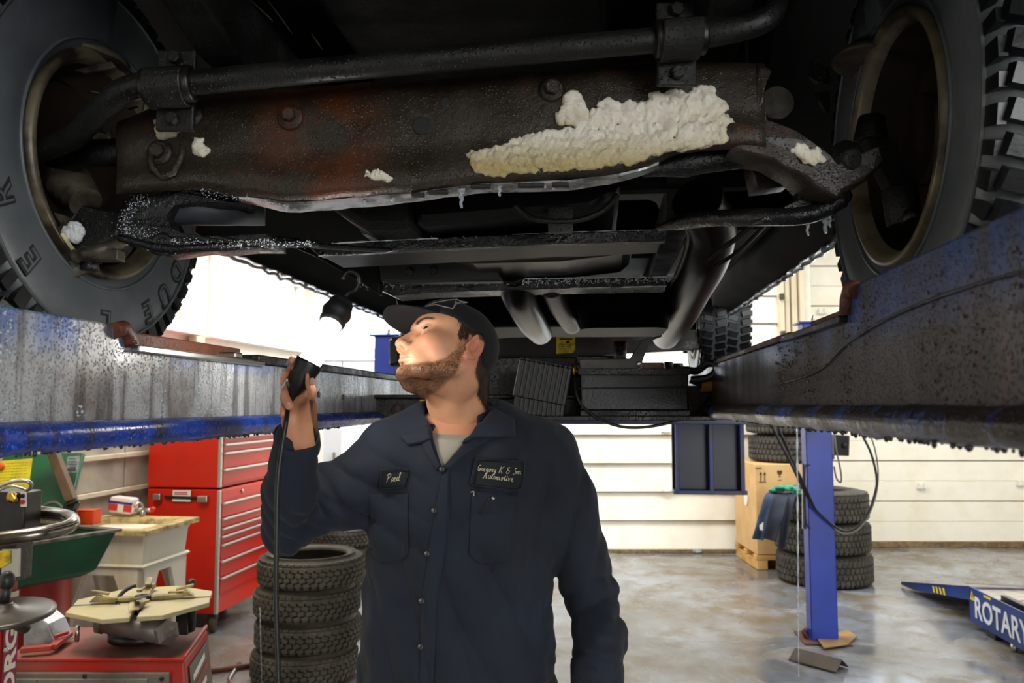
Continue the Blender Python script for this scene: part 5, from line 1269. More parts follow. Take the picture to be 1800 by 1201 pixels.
names4 = ['lowest tyre of the stack of four beside the mechanic, left of him', 'second tyre from the floor in the stack of four left of the mechanic', 'third tyre from the floor in the stack of four left of the mechanic', 'topmost tyre of the stack of four left of the mechanic, under his elbow']
t0 = make_tyre(.303, .168, .2, names4[0], 'tyres in the stack of four', 44, (0, 0, 0))
Y0 = 4.72
def xs(px, Y): return (px - 900) / 1400 * Y
for i, pc in enumerate((546, 551, 549, 553)):
    loc = (xs(pc, Y0), Y0 + .01 * (i % 2), .002 + i * .174)
    if i == 0: t0.location = loc; t0.rotation_euler = (0, 0, .3)
    else: dup(t0, loc, i * 1.1, names4[i])
tb0 = dup(t0, (-1.44, 7.0, .002), .6, 'lower tyre of the pair behind the stack of four, mostly hidden'); tb0['group'] = 'tyres stacked at the back'
tb1 = dup(t0, (-1.45, 7.02, .176), .2, 'second tyre up behind the stack of four, mostly hidden'); tb1['group'] = 'tyres stacked at the back'
tb2 = dup(t0, (-1.46, 7.0, .350), .9, 'upper tyre behind the stack of four, peeping past its right edge'); tb2['group'] = 'tyres stacked at the back'
T0 = make_tyre(.405, .262, .22, 'bottom tyre of the three big tyres stacked behind the blue post', 'big tyres at the right post', 56, (0, 0, 0), m_tyre('big_used_tyre_rubber', '#322f2a', '#524e44', .7))
YT = 7.2
for i, (pc, lab) in enumerate(((1438, None), (1436, 'middle tyre of the three big tyres stacked behind the blue post'), (1434, 'top tyre of the three big tyres behind the blue post, jacket draped on it'))):
    loc = (xs(pc, YT), YT, .003 + i * .27)
    if i == 0: T0.location = loc
    else: dup(T0, loc, i * .8, lab)
# wooden crate
cr = thing('wooden_crate', (2.7, 8.0, 0), 'tan cardboard shipping crate with arrow and glass marks, carrying two tyres', 'crate')
m_card = M('tan_card', '#d9b27a', .6, col2='#c79a5e', ns=4, lo=.45, hi=.75)
m_wood = M('pale_wood', '#d8ab66', .6, col2='#b98445', ns=7, stretch=(.3, 1, 1))
x0, x1, y0, y1 = 2.31, 3.0, 7.64, 8.36
g = MB(); g.box(((x0 + x1) / 2, (y0 + y1) / 2, .565), (x1 - x0, y1 - y0, .85)); cb = obj('carton', g, m_card, cr, bev=.008)
for dx in (0, (x1 - x0) / 2 - .05, x1 - x0 - .1): obj('pallet_block', MB().box((x0 + .05 + dx, (y0 + y1) / 2, .045), (.1, y1 - y0, .085)), m_wood, cr, bev=.004)
for y in (y0 + .05, (y0 + y1) / 2, y1 - .05): obj('pallet_board', MB().box(((x0 + x1) / 2, y, .113), (x1 - x0 + .02, .1, .045)), m_wood, cr, bev=.004)
def cp(px, py): p = at(px, py, y0 - .002); return p
m_ink = M('brown_ink', '#4a3420', .6)
def mark(name, polys):
    g = MB()
    for P in polys: g.prism([cp(*p) for p in P], (0, -.0015, 0))
    obj(name, g, m_ink, cb, kind=None)
mark('up_arrows_mark', [[(1336.5, 833), (1338.0, 833), (1338, 846), (1336.5, 846)], [(1334.6, 834.5), (1337.2, 829.5), (1339.8, 834.5)], [(1343.5, 833), (1345.0, 833), (1345, 846), (1343.5, 846)], [(1341.7, 834.5), (1344.2, 829.5), (1346.8, 834.5)], [(1334, 847), (1347, 847), (1347, 848.3), (1334, 848.3)]])
mark('fragile_mark', [[(1366, 827.5), (1375, 827.5), (1374.6, 832.5), (1371.5, 835.5), (1369.5, 835.5), (1366.4, 832.5)], [(1370, 835), (1371, 835), (1371, 838.3), (1370, 838.3)], [(1368, 838), (1373, 838), (1373, 839), (1368, 839)], [(1367.5, 844), (1374, 844), (1374, 845), (1367.5, 845)]])
mark('printed_word', [[(1328 + 2.2 * k, 822), (1329.3 + 2.2 * k, 822), (1329.3 + 2.2 * k, 825), (1328 + 2.2 * k, 825)] for k in range(5)])
obj('side_hole', MB().lathe([(.06, 0), (.06, .004)], (x0 - .003, 7.95, .62), (-1, 0, 0), 22), m_white2, cr)
dup(T0, (xs(1386, 8.02) , 8.02, .995), 1.2, 'lower of the two tyres lying on top of the crate')
dup(T0, (xs(1382, 8.02), 8.02, 1.263), .3, 'upper of the two tyres on top of the crate, half hidden by the rusty runway')
# jacket hung over the stack and a green cloth on it
jk = thing('work_jacket', at(1368, 900, 6.75), 'dark denim work jacket draped over the big tyre stack', 'jacket')
m_den = M('dark_denim', '#1c222e', .85, col2='#272d3b', ns=6, bump=.3, bs=120)
m_deni = M('blue_denim', '#26344d', .85, col2='#364862', ns=6, bump=.3, bs=120)
def drape(name, cols, m, nrow=18, thick=.02, seed=0):
    "cols: columns of (px,py,Y) control points from the top of the stack down"
    grid = [spline([at(*p) for p in c], 7) for c in cols]; n = min(len(c) for c in grid); g = MB(); rings = []
    for i in range(n):
        row = spline([c[i] for c in grid], 6)
        row = [p + V((0, -.014 * math.sin(j * .9 + seed) * min(1, i / 6), 0)) + V((0, -.012 * noise.noise(p * 9 + V((seed, 0, 0))), 0)) for j, p in enumerate(row)]
        rings.append(row + [p + V((.004, thick, -.004)) for p in reversed(row)])
    g.loft(rings); return obj(name, g, m, jk)
drape('jacket_back', [[(1352, 864, 7.0), (1343, 872, 6.85), (1335, 900, 6.78), (1328, 925, 6.76), (1321, 947, 6.75)], [(1372, 866, 7.0), (1362, 874, 6.8), (1354, 905, 6.73), (1348, 930, 6.72), (1342, 950, 6.72)]], m_deni, seed=1)
drape('jacket_front', [[(1368, 866, 7.0), (1358, 874, 6.78), (1350, 905, 6.70), (1345, 930, 6.69), (1340, 946, 6.69)], [(1392, 866, 7.0), (1385, 876, 6.74), (1377, 905, 6.66), (1369, 932, 6.66), (1363, 952, 6.66)]], m_den, seed=2)
drape('jacket_sleeve', [[(1388, 866, 6.98), (1382, 876, 6.74), (1376, 910, 6.68), (1372, 940, 6.67), (1369, 966, 6.67)], [(1410, 866, 6.98), (1398, 874, 6.74), (1390, 905, 6.68), (1384, 935, 6.66), (1380, 962, 6.66)]], m_den, thick=.04, seed=3)
g = MB(); g.prism([at(x, y, 6.66) for x, y in ((1335, 924), (1342, 918), (1341, 933), (1336, 932))], (0, .004, 0)); obj('white_tag', g, m_white2, jk)
F = Field(at(1350, 880, 6.7) - V((.02, .02, .02)), at(1420, 845, 7.1) + V((.05, .1, .02)), .006)
R = random.Random(5)
for i in range(46):
    u = R.random(); F.ell(at(1356 + 40 * u + R.uniform(-2, 6), 861 + 4 * R.random() - 5 * math.sin(u * 2.6), 6.86 + .1 * R.random()), (.028, .028, .016), .012)
F.cone(at(1392, 866, 6.86), at(1415, 869, 6.95), .012, .01, .01)
vs_, fs_ = F.mesh(); tag(np_obj('green_cloth', vs_, fs_, M('teal_cloth', '#2f7d63', .9, col2='#46a386', ns=12), None, None, None, tuple(vs_.mean(0))), 'crumpled teal green cloth lying on the jacket on the tyre stack', 'cloth')
# hoses, control box and cables at the right post (parts of the lift)
pc = lambda px, py, Y=5.3: at(px, py, Y)
hp = [(1352, 738), (1362, 760), (1385, 805), (1408, 852), (1428, 888), (1450, 912), (1478, 932), (1502, 930), (1524, 906), (1538, 868), (1541, 840), (1532, 800), (1518, 770), (1505, 748)]
lh = obj('hydraulic_hose', MB().tube(spline([pc(*p) for p in hp]), .008, 8), m_hose, lift)
obj('hydraulic_hose', MB().tube(spline([pc(x + 3, y + 3, 5.32) for x, y in hp[:6]] + [pc(1480, 938, 5.32), pc(1510, 930, 5.32), pc(1532, 895, 5.32), pc(1543, 850, 5.32), pc(1541, 805, 5.32), pc(1528, 765, 5.32), pc(1500, 757, 5.32)]), .005, 8), M('grey_cable', '#77746c', .5), lift)
obj('steel_rod', MB().tube([pc(1362, 740, 5.28), pc(1432, 895, 5.28)], .0095, 8), m_oily, lift); obj('yellow_tape', MB().tube([pc(1365, 746, 5.275), pc(1367, 752, 5.275)], .012, 8), m_yel, lift)
g = MB(); g.prism([at(x, y, 5.6) for x, y in ((1466, 764), (1494, 766), (1493, 802), (1467, 801))], (0, .08, 0)); cbx = obj('control_box', g, m_blk, lift, bev=.006)
obj('control_knob', MB().lathe([(.02, 0), (.017, .018), (.006, .02)], at(1484, 784, 5.6), (0, -1, 0), 18), m_dark, cbx)
obj('control_cable', MB().tube(spline([at(1466, 755, 5.6), at(1470, 790, 5.55), at(1478, 830, 5.55), at(1478, 848, 5.55), at(1470, 840, 5.55), at(1466, 820, 5.55)]), .006, 8), M('grey_cable2', '#6d6a60', .5), lift)
g = MB(); g.bar(at(1416, 815, 5.45), at(1417, 930, 5.45), .012, .05, (1, 0, 0)); obj('lock_ladder', g, m_steel, lift)
obj('post_cable', MB().tube(spline([at(1424, 818, 5.36), at(1415, 822, 5.36), at(1414, 870, 5.36), at(1416, 915, 5.36), at(1424, 930, 5.36)]), .006, 6), m_hose, lift)
# water running off the runway
def stream(px, y0, y1, Y, r, lab):
    a, b = at(px, y0, Y), at(px + 3, y1, Y); b.z = max(b.z, .01); g = MB(); n = 60
    g.tube([a.lerp(b, i / n) for i in range(n + 1)], [r * (1 + .4 * math.sin(i * 1.3)) * (1.5 - i / n) for i in range(n + 1)], 6)
    return tag(obj('water_stream', g, m_ice, None, loc=tuple(b)), lab, 'water')
stream(1401, 738, 1190, 4.55, .0035, 'thin stream of melt water falling from the right runway beside the blue post')
stream(457, 1068, 1201, 4.3, .0018, 'thin stream of melt water falling left of the tyre stack of four')
# scraps at the foot of the right post
o = thing('angle_iron', fl(1440, 1132, .03), 'brown length of angle iron on the floor at the foot of the blue post', 'angle iron')
a, b = fl(1397, 1128, .06), fl(1480, 1148, .06); d = (b - a).normalized(); n_ = UP.cross(d)
g = MB()
for sg in (-1, 1): g.prism([a, b, b + n_ * sg * .075 - UP * .055, a + n_ * sg * .075 - UP * .055], UP * .008)
obj('angle', g, M('brown_iron', '#4b4032', .5, col2='#2e261d', ns=8), o, bev=.002)
o = tag(obj('floor_plate', MB().prism([fl(x, y, .014) for x, y in ((1436, 1112), (1488, 1098), (1506, 1108), (1490, 1122), (1448, 1128))], (0, 0, .008)), M('dusty_plate', '#9a7a48', .6, col2='#7a5c34', ns=6), None, loc=tuple(fl(1470, 1112, 0)), bev=.002), 'flat dusty tan plate on the floor against the foot of the blue post', 'plate')
tag(obj('bent_strap', MB().tube([fl(1418, 1096, .01), fl(1411, 1100, .05), fl(1420, 1112, .012)], .008, 6, flat=2.5), m_rust, None, loc=tuple(fl(1415, 1104, 0))), 'small bent rusty strap on the floor left of the blue post', 'strap')

# ---------------------------------------------------------------- the second lift, lowered, on the right
r0 = V((3.2, 5.7, 0)); RF = V((math.sin(AL), math.cos(AL), 0)); RS = V((math.cos(AL), -math.sin(AL), 0))
rl = thing('lowered_lift', r0 + RS * .4 - RF * 2, 'blue lowered lift runway with white lettering and an approach ramp, lower right', 'car lift')
m_rb = M('blue_runway_paint', '#173a86', .35, col2='#122c66', ns=4)
m_deck = M('wet_deck', '#7d7468', .2, col2='#a49a8c', ns=5, lo=.4, hi=.6)
def rr_(f, s, z): return r0 + RF * f + RS * s + UP * z
g = MB(); g.prism([rr_(0, 0, .05), rr_(-3.6, 0, .05), rr_(-3.6, 0, .285), rr_(0, 0, .285)], RS * .012); sp_ = obj('side_plate', g, m_rb, rl, bev=.003)
g = MB(); g.prism([rr_(0, .52, .05), rr_(-3.6, .52, .05), rr_(-3.6, .52, .285), rr_(0, .52, .285)], RS * .012); obj('side_plate', g, m_rb, rl, bev=.003)
g = MB(); g.prism([rr_(0, .012, .255), rr_(-.32, .012, .255), rr_(-.32, .52, .255), rr_(0, .52, .255)], (0, 0, .012)); g.prism([rr_(-.32, .10, .25), rr_(-3.6, .10, .25), rr_(-3.6, .52, .25), rr_(-.32, .52, .25)], (0, 0, .012)); obj('deck', g, m_deck, rl, bev=.002)
g = MB(); g.prism([rr_(-.32, .06, .2), rr_(-3.6, .06, .2), rr_(-3.6, .06, .30), rr_(-.32, .06, .30)], RS * .04); obj('slide_rail', g, m_blackp, rl, bev=.004)
g = MB(); g.prism([rr_(0, 0, .06), rr_(0, .532, .06), rr_(0, .532, .27), rr_(0, 0, .27)], RF * -.012); obj('end_plate', g, m_rb, rl)
g = MB(); g.prism([rr_(.0, .0, .27), rr_(1.25, .0, .03), rr_(1.25, .532, .03), rr_(.0, .532, .27)], (0, 0, .012)); rm = obj('approach_ramp', g, m_deck, rl, bev=.002)
for s in (0, .52):
    g = MB(); g.prism([rr_(.0, s, .19), rr_(.0, s, .285), rr_(1.28, s, .04), rr_(1.28, s, .012), rr_(1.0, s, .03)], RS * .012); obj('ramp_side', g, m_rb, rm, bev=.002)
g = MB()
for k in range(4): g.prism([rr_(.62 - k * .062, -.002, .15 + k * .009), rr_(.59 - k * .062, -.002, .15 + k * .009), rr_(.57 - k * .062, -.002, .105 + k * .008), rr_(.60 - k * .062, -.002, .105 + k * .008)], RS * -.001)
hz = obj('hazard_stripes', g, M('bright_yellow', '#e8cf1a', .5), rm)
g = MB(); g.prism([rr_(-.02, -.002, .2), rr_(-.085, -.002, .2), rr_(-.052, -.002, .265)], RS * -.001); tri = obj('warning_triangle', g, M('bright_yellow2', '#e8cf1a', .5), sp_)
g = MB(); g.prism([rr_(-.045, -.0035, .215), rr_(-.06, -.0035, .215), rr_(-.056, -.0035, .245), rr_(-.049, -.0035, .245)], RS * -.0005); obj('triangle_mark', g, m_dark, tri)
g = MB(); g.prism([rr_(-.22, -.002, .262), rr_(-.32, -.002, .262), rr_(-.32, -.002, .276), rr_(-.22, -.002, .276)], RS * -.001); obj('yellow_tag', g, M('bright_yellow3', '#e8cf1a', .5), sp_)
text('lettering', 'ROTARY LIFT', .2, rr_(-.625, -.003, .155), -RF, UP, M('white_vinyl', '#dfe3ea', .4), sp_, depth=.001, bold=.004, fit=1.08)
for f in (-.25, -1.6, -3.3):
    g = MB(); g.box(rr_(f, .27, .03), (.5, .12, .055), Matrix.Rotation(-AL, 3, 'Z')); obj('runway_foot', g, m_blackp, rl, bev=.004)
g = MB(); g.cyl(rr_(-.55, .02, .05), rr_(-.55, .02, .005), .02, 12); obj('levelling_stud', g, m_steel, rl)
# second runway of that lift, mostly out of the picture
g = MB(); g.prism([rr_(0, 1.55, .05), rr_(-3.6, 1.55, .05), rr_(-3.6, 1.55, .285), rr_(0, 1.55, .285)], RS * .5); obj('far_runway', g, m_rb, rl, bev=.003)
# ---------------------------------------------------------------- the mechanic
man = thing('person', (-.11, 1.66, 0), 'bearded man in navy work shirt and black cap looking up with a lit lamp', 'person')
def m_skin():
    t = NT('skin'); at_ = t.n('ShaderNodeVertexColor', _layer_name='tint')
    c = t.mix(t.ramp(t.noise(60, 4), [(.4, 0.0), (.7, .25)]), at_.outputs[0], hexc('#c9855f'))
    return t.out(c, .48, 0, t.bump(t.noise(900, 3), .12, .001), Subsurface__Weight=.12, Subsurface__Radius=(.9, .35, .2), Subsurface__Scale=.006)
m_sk = m_skin()
def m_cloth(name, a, b, sc_=420, r=.85):
    t = NT(name); c = t.mix(t.ramp(t.noise(5, 5, .6), [(.4, 0.0), (.7, 1.0)]), hexc(a), hexc(b))
    w = t.noise(sc_, 2, .5)
    return t.out(c, r, 0, t.bump(w, .25, .001), Sheen__Weight=.05)
m_shirt = m_cloth('navy_work_cloth', '#121a26', '#162030')
m_cap = m_cloth('black_cap_cloth', '#0b0c0d', '#121314')
m_tee = m_cloth('grey_tee_cloth', '#a09a8c', '#8c877c')
m_trs = m_cloth('charcoal_trousers', '#14161a', '#1c1f24')
m_hair = M('brown_hair', '#2a1a10', .5, col2='#3d2818', ns=30)
m_beard = M('light_brown_beard', '#4f3520', .5, col2='#6e4d2c', ns=60)
m_brow = M('brow_hair', '#3a2817', .5)
# --- head, in its own frame (centimetres: x to the face, y to his left, z up)
HS = .0103
yaw, tilt, roll = math.radians(22), math.radians(25), math.radians(23)
h0 = V((-math.cos(yaw), -math.sin(yaw), 0)); hx = h0 * math.cos(tilt) + UP * math.sin(tilt)
l0 = UP.cross(h0); u0 = hx.cross(l0); hy = l0 * math.cos(roll) + u0 * math.sin(roll); hz_ = hx.cross(hy)
HO = at(833, 610, 1.515) - (hx * -1.0 + hy * 7.3 + hz_ * -.7) * HS
HM = np.array([list(hx), list(hy), list(hz_)])
def h2w(p): return np.asarray(p) * HS @ HM + np.array(HO)
def hw(x, y, z): return HO + (hx * x + hy * y + hz_ * z) * HS
def w2h(p): d = (V(p) - HO) / HS; return (d.dot(hx), d.dot(hy), d.dot(hz_))
F = Field((-11, -9.5, -21), (13, 9.5, 14), .2)
F.ell((0, 0, 2.8), (8.0, 7.1, 7.6), 2); F.ell((3.6, 0, 3.6), (5.2, 6.0, 4.6), 2); F.ell((3.6, 0, -2.2), (5.2, 5.5, 6.4), 2)
F.ell((8.1, 0, 2.5), (.9, 1.4, 1.0), 1.0); F.ell((7.0, 0, -4.6), (2.3, 3.2, 2.6), 1.5); F.ell((3.6, 0, -7.0), (4.4, 4.5, 2.1), 1.5)
for s in (-1, 1):
    F.cone((8.3, s*.9, 2.45), (6.4, s*4.6, 2.6), .75, .7, 1.2); F.ell((5.6, s*4.0, -1.7), (2.0, 1.7, 1.6), 2.0); F.ell((2.0, s*4.7, -2.6), (3.2, 1.6, 3.6), 2.0)
    F.chain([(.3, s*5.6, -4.4), (1.5, s*5.3, -7.0), (5.0, s*3.4, -8.9), (7.7, s*1.0, -9.5)], [1.3, 1.3, 1.3, 1.15], 1.6)
F.ell((7.9, 0, -9.2), (1.25, 1.7, 1.4), 1.0)
for s in (-1, 1): F.ell((8.9, s*3.2, .55), (1.7, 1.9, 1.05), 1.2, '-')
F.cone((8.4, 0, 1.4), (10.4, 0, -2.1), .62, .85, .7); F.ell((10.65, 0, -2.7), (.85, .95, .82), .5); F.cone((10.6, 0, -3.1), (9.2, 0, -3.8), .45, .5, .4)
for s in (-1, 1):
    F.ell((9.7, s*1.15, -3.05), (.95, .6, .78), .5); F.ell((10.0, s*.66, -3.75), (.6, .3, .4), .2, '-')
    F.cone((9.15, 0, -5.0), (7.6, s*2.3, -5.7), .55, .28, .5); F.cone((9.05, 0, -6.3), (7.6, s*2.1, -5.85), .6, .3, .5)
for s in (-1, 1): F.cone((9.95, 0, -5.68), (8.1, s*2.4, -5.8), .13, .1, .25, '-')
F.ell((9.1, 0, -7.55), (.6, 1.5, .4), .8, '-')
EYE_G = V((.86, .42, .22)).normalized()
for s in (-1, 1):
    F.ell((6.95, s*3.1, .55), 1.37, .35); F.ell((8.2, s*3.35, .62), (1.0, 1.5, .55), .2, '-')
    F.cone((8.1, s*2.0, 1.28), (7.2, s*4.4, 1.1), .16, .14, .25); F.cone((8.0, s*2.2, -.1), (7.3, s*4.2, -.1), .12, .1, .3)
# neck, following the shoulders rather than the head
nb = [w2h(at(*p)) for p in ((806, 668, 1.62), (803, 720, 1.635), (803, 790, 1.65))]
F.cone((-1.2, 0, -3.5), nb[0], 5.2, 5.2, 2.2); F.cone(nb[0], nb[1], 5.3, 5.6, 2); F.cone(nb[1], nb[2], 5.6, 6.6, 2)
a = w2h(at(782, 765, 1.60)); F.cone((-1.6, 5.2, -3.9), np.array(a) * .85 + np.array((-1.6, 5.2, -3.9)) * .15, .8, .5, 2.6); F.ell(np.array(nb[1]) * .75 + np.array((8.2, 0, -8.9)) * .25 + np.array((1.2, 0, 0)), (1.4, 1.2, 1.6), 2.0)
for s in (-1, 1):                                                    # ears
    ce = np.array((-1.0, s*7.3, -.7)); Rx = np.array(Matrix.Rotation(-.18, 3, 'Y') @ Matrix.Rotation(s * .32, 3, 'Z'))
    F.ell(ce, (1.5, .55, 2.65), .5, '+', Rx); F.ell(ce + (0.15, s*.55, -.1), (1.0, .55, 1.75), .35, '-', Rx)
    ol = [ce + Rx @ np.array((1.48 * math.cos(t) * (1 if math.cos(t) < 0 else .75), s*.28, 2.6 * math.sin(t))) for t in np.linspace(-.5 * PI - .3, -1.5 * PI - .9, 12)]
    F.chain(ol, [.3] + [.34] * 10 + [.25], .3)
    F.chain([ce + Rx @ np.array((.75 * math.cos(t) - .1, s*.3, 1.7 * math.sin(t))) for t in np.linspace(PI * .6, PI * 1.35, 6)], [.25] * 6, .3)
    F.ell(ce + (1.2, s*-.05, -.5), (.5, .4, .6), .35); F.ell(ce + Rx @ np.array((.35, 0, -2.5)), (.8, .45, .75), .5); F.ell(ce + (.6, s*.55, -.7), (.45, .5, .6), .25, '-')
hv, hf = F.mesh(); hv[:, 2] = np.where((hv[:, 2] < -6.3) & (hv[:, 2] > -13), -6.3 + (hv[:, 2] + 6.3) * .74, np.where(hv[:, 2] <= -13, hv[:, 2] + 1.74, hv[:, 2])); hv[:, 2] = np.where((hv[:, 2] < -4) & (hv[:, 2] > -13), -4 + (hv[:, 2] + 4) * .86, np.where(hv[:, 2] <= -13, hv[:, 2] + 1.26, hv[:, 2]))
def brow_mask(v):
    x, y, z = v[:, 0], np.abs(v[:, 1]), v[:, 2]; return ((np.abs(z - np.interp(y, [1.2, 3.2, 5.2], [2.15, 2.85, 2.3])) < np.interp(y, [1.2, 3, 5.2], [.34, .26, .12])) & (y > 1.2) & (y < 5.2) & (x > 4)).astype(float)
def hair_mask(v):
    x, y, z = v[:, 0], np.abs(v[:, 1]), v[:, 2]
    back = (x < -3.0) & (z > -4.9 + .12 * (x + 9)) & (z < 4)
    side = (x < 2.6) & (x > -2.6) & (z > 1.6) & (z < 5); temple = (x >= .6) & (x < 3.4 - (z < 3) * .8) & (z > .2) & (z < 5.5) & (y > 5)
    return (back | side | temple).astype(float)
def tint_head(v):
    x, y, z = v[:, 0], v[:, 1], v[:, 2]; c = np.tile(np.array(hexc('#d8a07c')[:3]), (len(v), 1)); n = len(v)
    def put(col, w): 
        w = np.clip(w, 0, 1)[:, None]; c[:] = c * (1 - w) + np.array(hexc(col)[:3]) * w
    g = lambda cx, cy, cz, r: np.exp(-(((x-cx)**2 + (np.abs(y)-cy)**2 + (z-cz)**2) / r**2))
    put('#cf8468', .7 * g(6.5, 4.6, -1.8, 2.4)); put('#cd7a60', .7 * g(10.8, 0, -2.6, 1.5)); put('#cf7c64', .75 * np.exp(-((np.abs(y)-7.8)/1.3)**2) * (x < 1.5) * (np.abs(z) < 5))
    bm = beard_mask(v); put('#9c6f50', .75 * bm)
    put('#3b2718', .92 * hair_mask(v)); bw = brow_mask(v); put('#6b4630', .6 * bw)
    lip = np.exp(-((z + 5.5 + .05 * np.abs(y)) / .75) ** 2) * (np.abs(y) < 2.3) * (x > 8.2); put('#c08470', .7 * lip)
    return c
def beard_mask(v):
    x, y, z = v[:, 0], np.abs(v[:, 1]), v[:, 2]
    line = np.interp(x, [.4, 1.6, 3.0, 5.0, 7.0, 8.5, 9.6], [1.2, -1.8, -4.3, -6.0, -6.6, -6.75, -6.85])
    m = np.clip((line - z) / .8, 0, 1) * np.clip((x - .2) / .8, 0, 1) * np.clip((z + 10.4) / 1.0, 0, 1) * np.clip((x * .55 + z + 8.9 + y * .35) / 1.0, 0, 1)
    sb = np.clip(1 - np.abs(x - 1.5) / .9, 0, 1) * (z > -4) * (z < 1.5) * (y > 5)
    soul = np.exp(-((z + 6.75) / .45) ** 2) * (y < .7) * (x > 8)
    mous = .3 * np.exp(-((z + 4.6) / .5) ** 2) * (y < 2.6) * (x > 7.5)
    return np.clip(np.maximum(np.maximum(m, sb * .8), np.maximum(soul, mous)), 0, 1)
tint = [tint_head(hv)]; parts = [(h2w(hv), hf)]
# --- hands
SKC = np.array(hexc('#c98e6c')[:3])
def add_field(F, col=SKC):
    v, f = F.mesh(); parts.append((v, f)); tint.append(np.tile(col, (len(v), 1)))
F = Field(at(470, 800, 1.30), at(580, 615, 1.5) + V((0, 0, 0)), .0016)
hp_ = lambda x, y, Y: list(at(x, y, Y))
F.cone(hp_(522, 830, 1.47), hp_(526, 775, 1.415), .029, .0255, .01)
F.cone(hp_(526, 775, 1.415), hp_(524, 738, 1.405), .026, .022, .015); F.cone(hp_(538, 768, 1.405), hp_(547, 722, 1.39), .018, .019, .02); F.cone(hp_(512, 765, 1.40), hp_(500, 735, 1.385), .014, .013, .018)
F.cone(hp_(515, 735, 1.415), hp_(535, 690, 1.42), .020, .018, .02); F.cone(hp_(535, 690, 1.42), hp_(528, 655, 1.42), .017, .012, .015)
F.chain([hp_(548, 724, 1.385), hp_(556, 697, 1.36), hp_(551, 675, 1.345), hp_(547, 664, 1.342)], [.0165, .0128, .0120, .0098], .006)       # thumb
F.chain([hp_(530, 655, 1.42), hp_(519, 645, 1.415), hp_(515, 633, 1.395)], [.0105, .0095, .0078], .003)                                    # index
F.chain([hp_(524, 668, 1.425), hp_(506, 655, 1.405), hp_(496, 660, 1.38), hp_(491, 671, 1.365)], [.0105, .0098, .0090, .0078], .003)          # middle
F.chain([hp_(516, 690, 1.425), hp_(499, 680, 1.40), hp_(498, 695, 1.372), hp_(508, 713, 1.357)], [.0105, .0098, .0088, .0078], .003)         # ring
F.chain([hp_(506, 722, 1.41), hp_(490, 698, 1.40), hp_(491, 712, 1.378), hp_(499, 727, 1.366)], [.0105, .0092, .0082, .0072], .003)          # little
F.cone(hp_(500, 735, 1.385), hp_(490, 700, 1.40), .012, .0095, .012)
add_field(F)
F = Field(at(1005, 1320, 1.45), at(1095, 1155, 1.62) + V((.02, 0, 0)), .003)
F.chain([hp_(1049, 1165, 1.575), hp_(1049, 1205, 1.555), hp_(1049, 1235, 1.55)], [.028, .026, .03], .015)
for i, (dx, ln, r) in enumerate(((-20, 62, .008), (-7, 70, .009), (7, 66, .009), (20, 58, .0085))):
    F.chain([hp_(1049 + dx, 1240, 1.55), hp_(1049 + dx * 1.05, 1240 + ln * .45, 1.54), hp_(1047 + dx, 1240 + ln * .8, 1.52)], [r * 1.2, r * 1.05, r * .85], .004)
F.chain([hp_(1031, 1215, 1.54), hp_(1019, 1245, 1.52), hp_(1023, 1270, 1.51)], [.014, .011, .009], .006)
add_field(F)
# --- torso, arms and legs under the clothes
pt = lambda x, y, Y=1.64: list(at(x, y, Y))
def shirt_field(F, g=0.0, k=.035):
    F.ell(pt(812, 880), (.178 - g, .120 - g, .19 - g), .06)
    F.cone(pt(712, 802), pt(940, 800), .066 - g, .066 - g, .05); F.cone(pt(803, 752, 1.66), pt(925, 783, 1.65), .062 - g, .062 - g, .05); F.cone(pt(803, 752, 1.66), pt(700, 790, 1.65), .058 - g, .064 - g, .05)
    for y, rx in ((960, .178), (1060, .181), (1160, .187), (1240, .19)): F.ell(pt(808, y), (rx - g, .125 - g, .17 - g), .05)
    F.chain([pt(692, 808, 1.63), pt(590, 872, 1.60), pt(506, 925, 1.56)], [.071 - g, .063 - g, .049 - g], k)
    F.chain([pt(506, 925, 1.56), pt(511, 860, 1.49), pt(521, 772, 1.42)], [.049 - g, .048 - g, .037 - g], k * .5)
    F.chain([pt(958, 808, 1.65), pt(990, 885, 1.66), pt(1042, 1045, 1.67)], [.070 - g, .063 - g, .052 - g], k * .6)
    F.chain([pt(1042, 1045, 1.67), pt(1053, 1110, 1.62), pt(1050, 1192, 1.57)], [.052 - g, .047 - g, .046 - g], .012)
F = Field((-.6, 1.25, .9), (.36, 1.95, 1.62), .012); shirt_field(F, .022); X, Y, Z = F.grids(); F.d = np.maximum(F.d, .95 - Z).astype(np.float32); add_field(F)
F = Field((-.42, 1.35, -.02), (.2, 1.9, 1.05), .012)
for s in (-1, 1):
    x = -.11 + s * .1; F.chain([(x, 1.66, .96), (x + s * .01, 1.64, .5), (x + s * .01, 1.67, .1)], [.085, .055, .04], .05); F.cone((x + s * .01, 1.67, .06), (x + s * .05, 1.48, .05), .04, .03, .03)
F.ell((-.11, 1.66, .98), (.16, .11, .12), .06); add_field(F)
nv = 0; vs_, fs_ = [], []
for v, f in parts: vs_.append(v); fs_.append(f + nv); nv += len(v)
body = np_obj('body', np.concatenate(vs_), np.concatenate(fs_), m_sk, man)
ca_ = body.data.color_attributes.new('tint', 'FLOAT_COLOR', 'POINT'); tc_ = np.concatenate(tint)
ca_.data.foreach_set('color', np.concatenate([tc_, np.ones((len(tc_), 1))], 1).astype(np.float32).ravel())
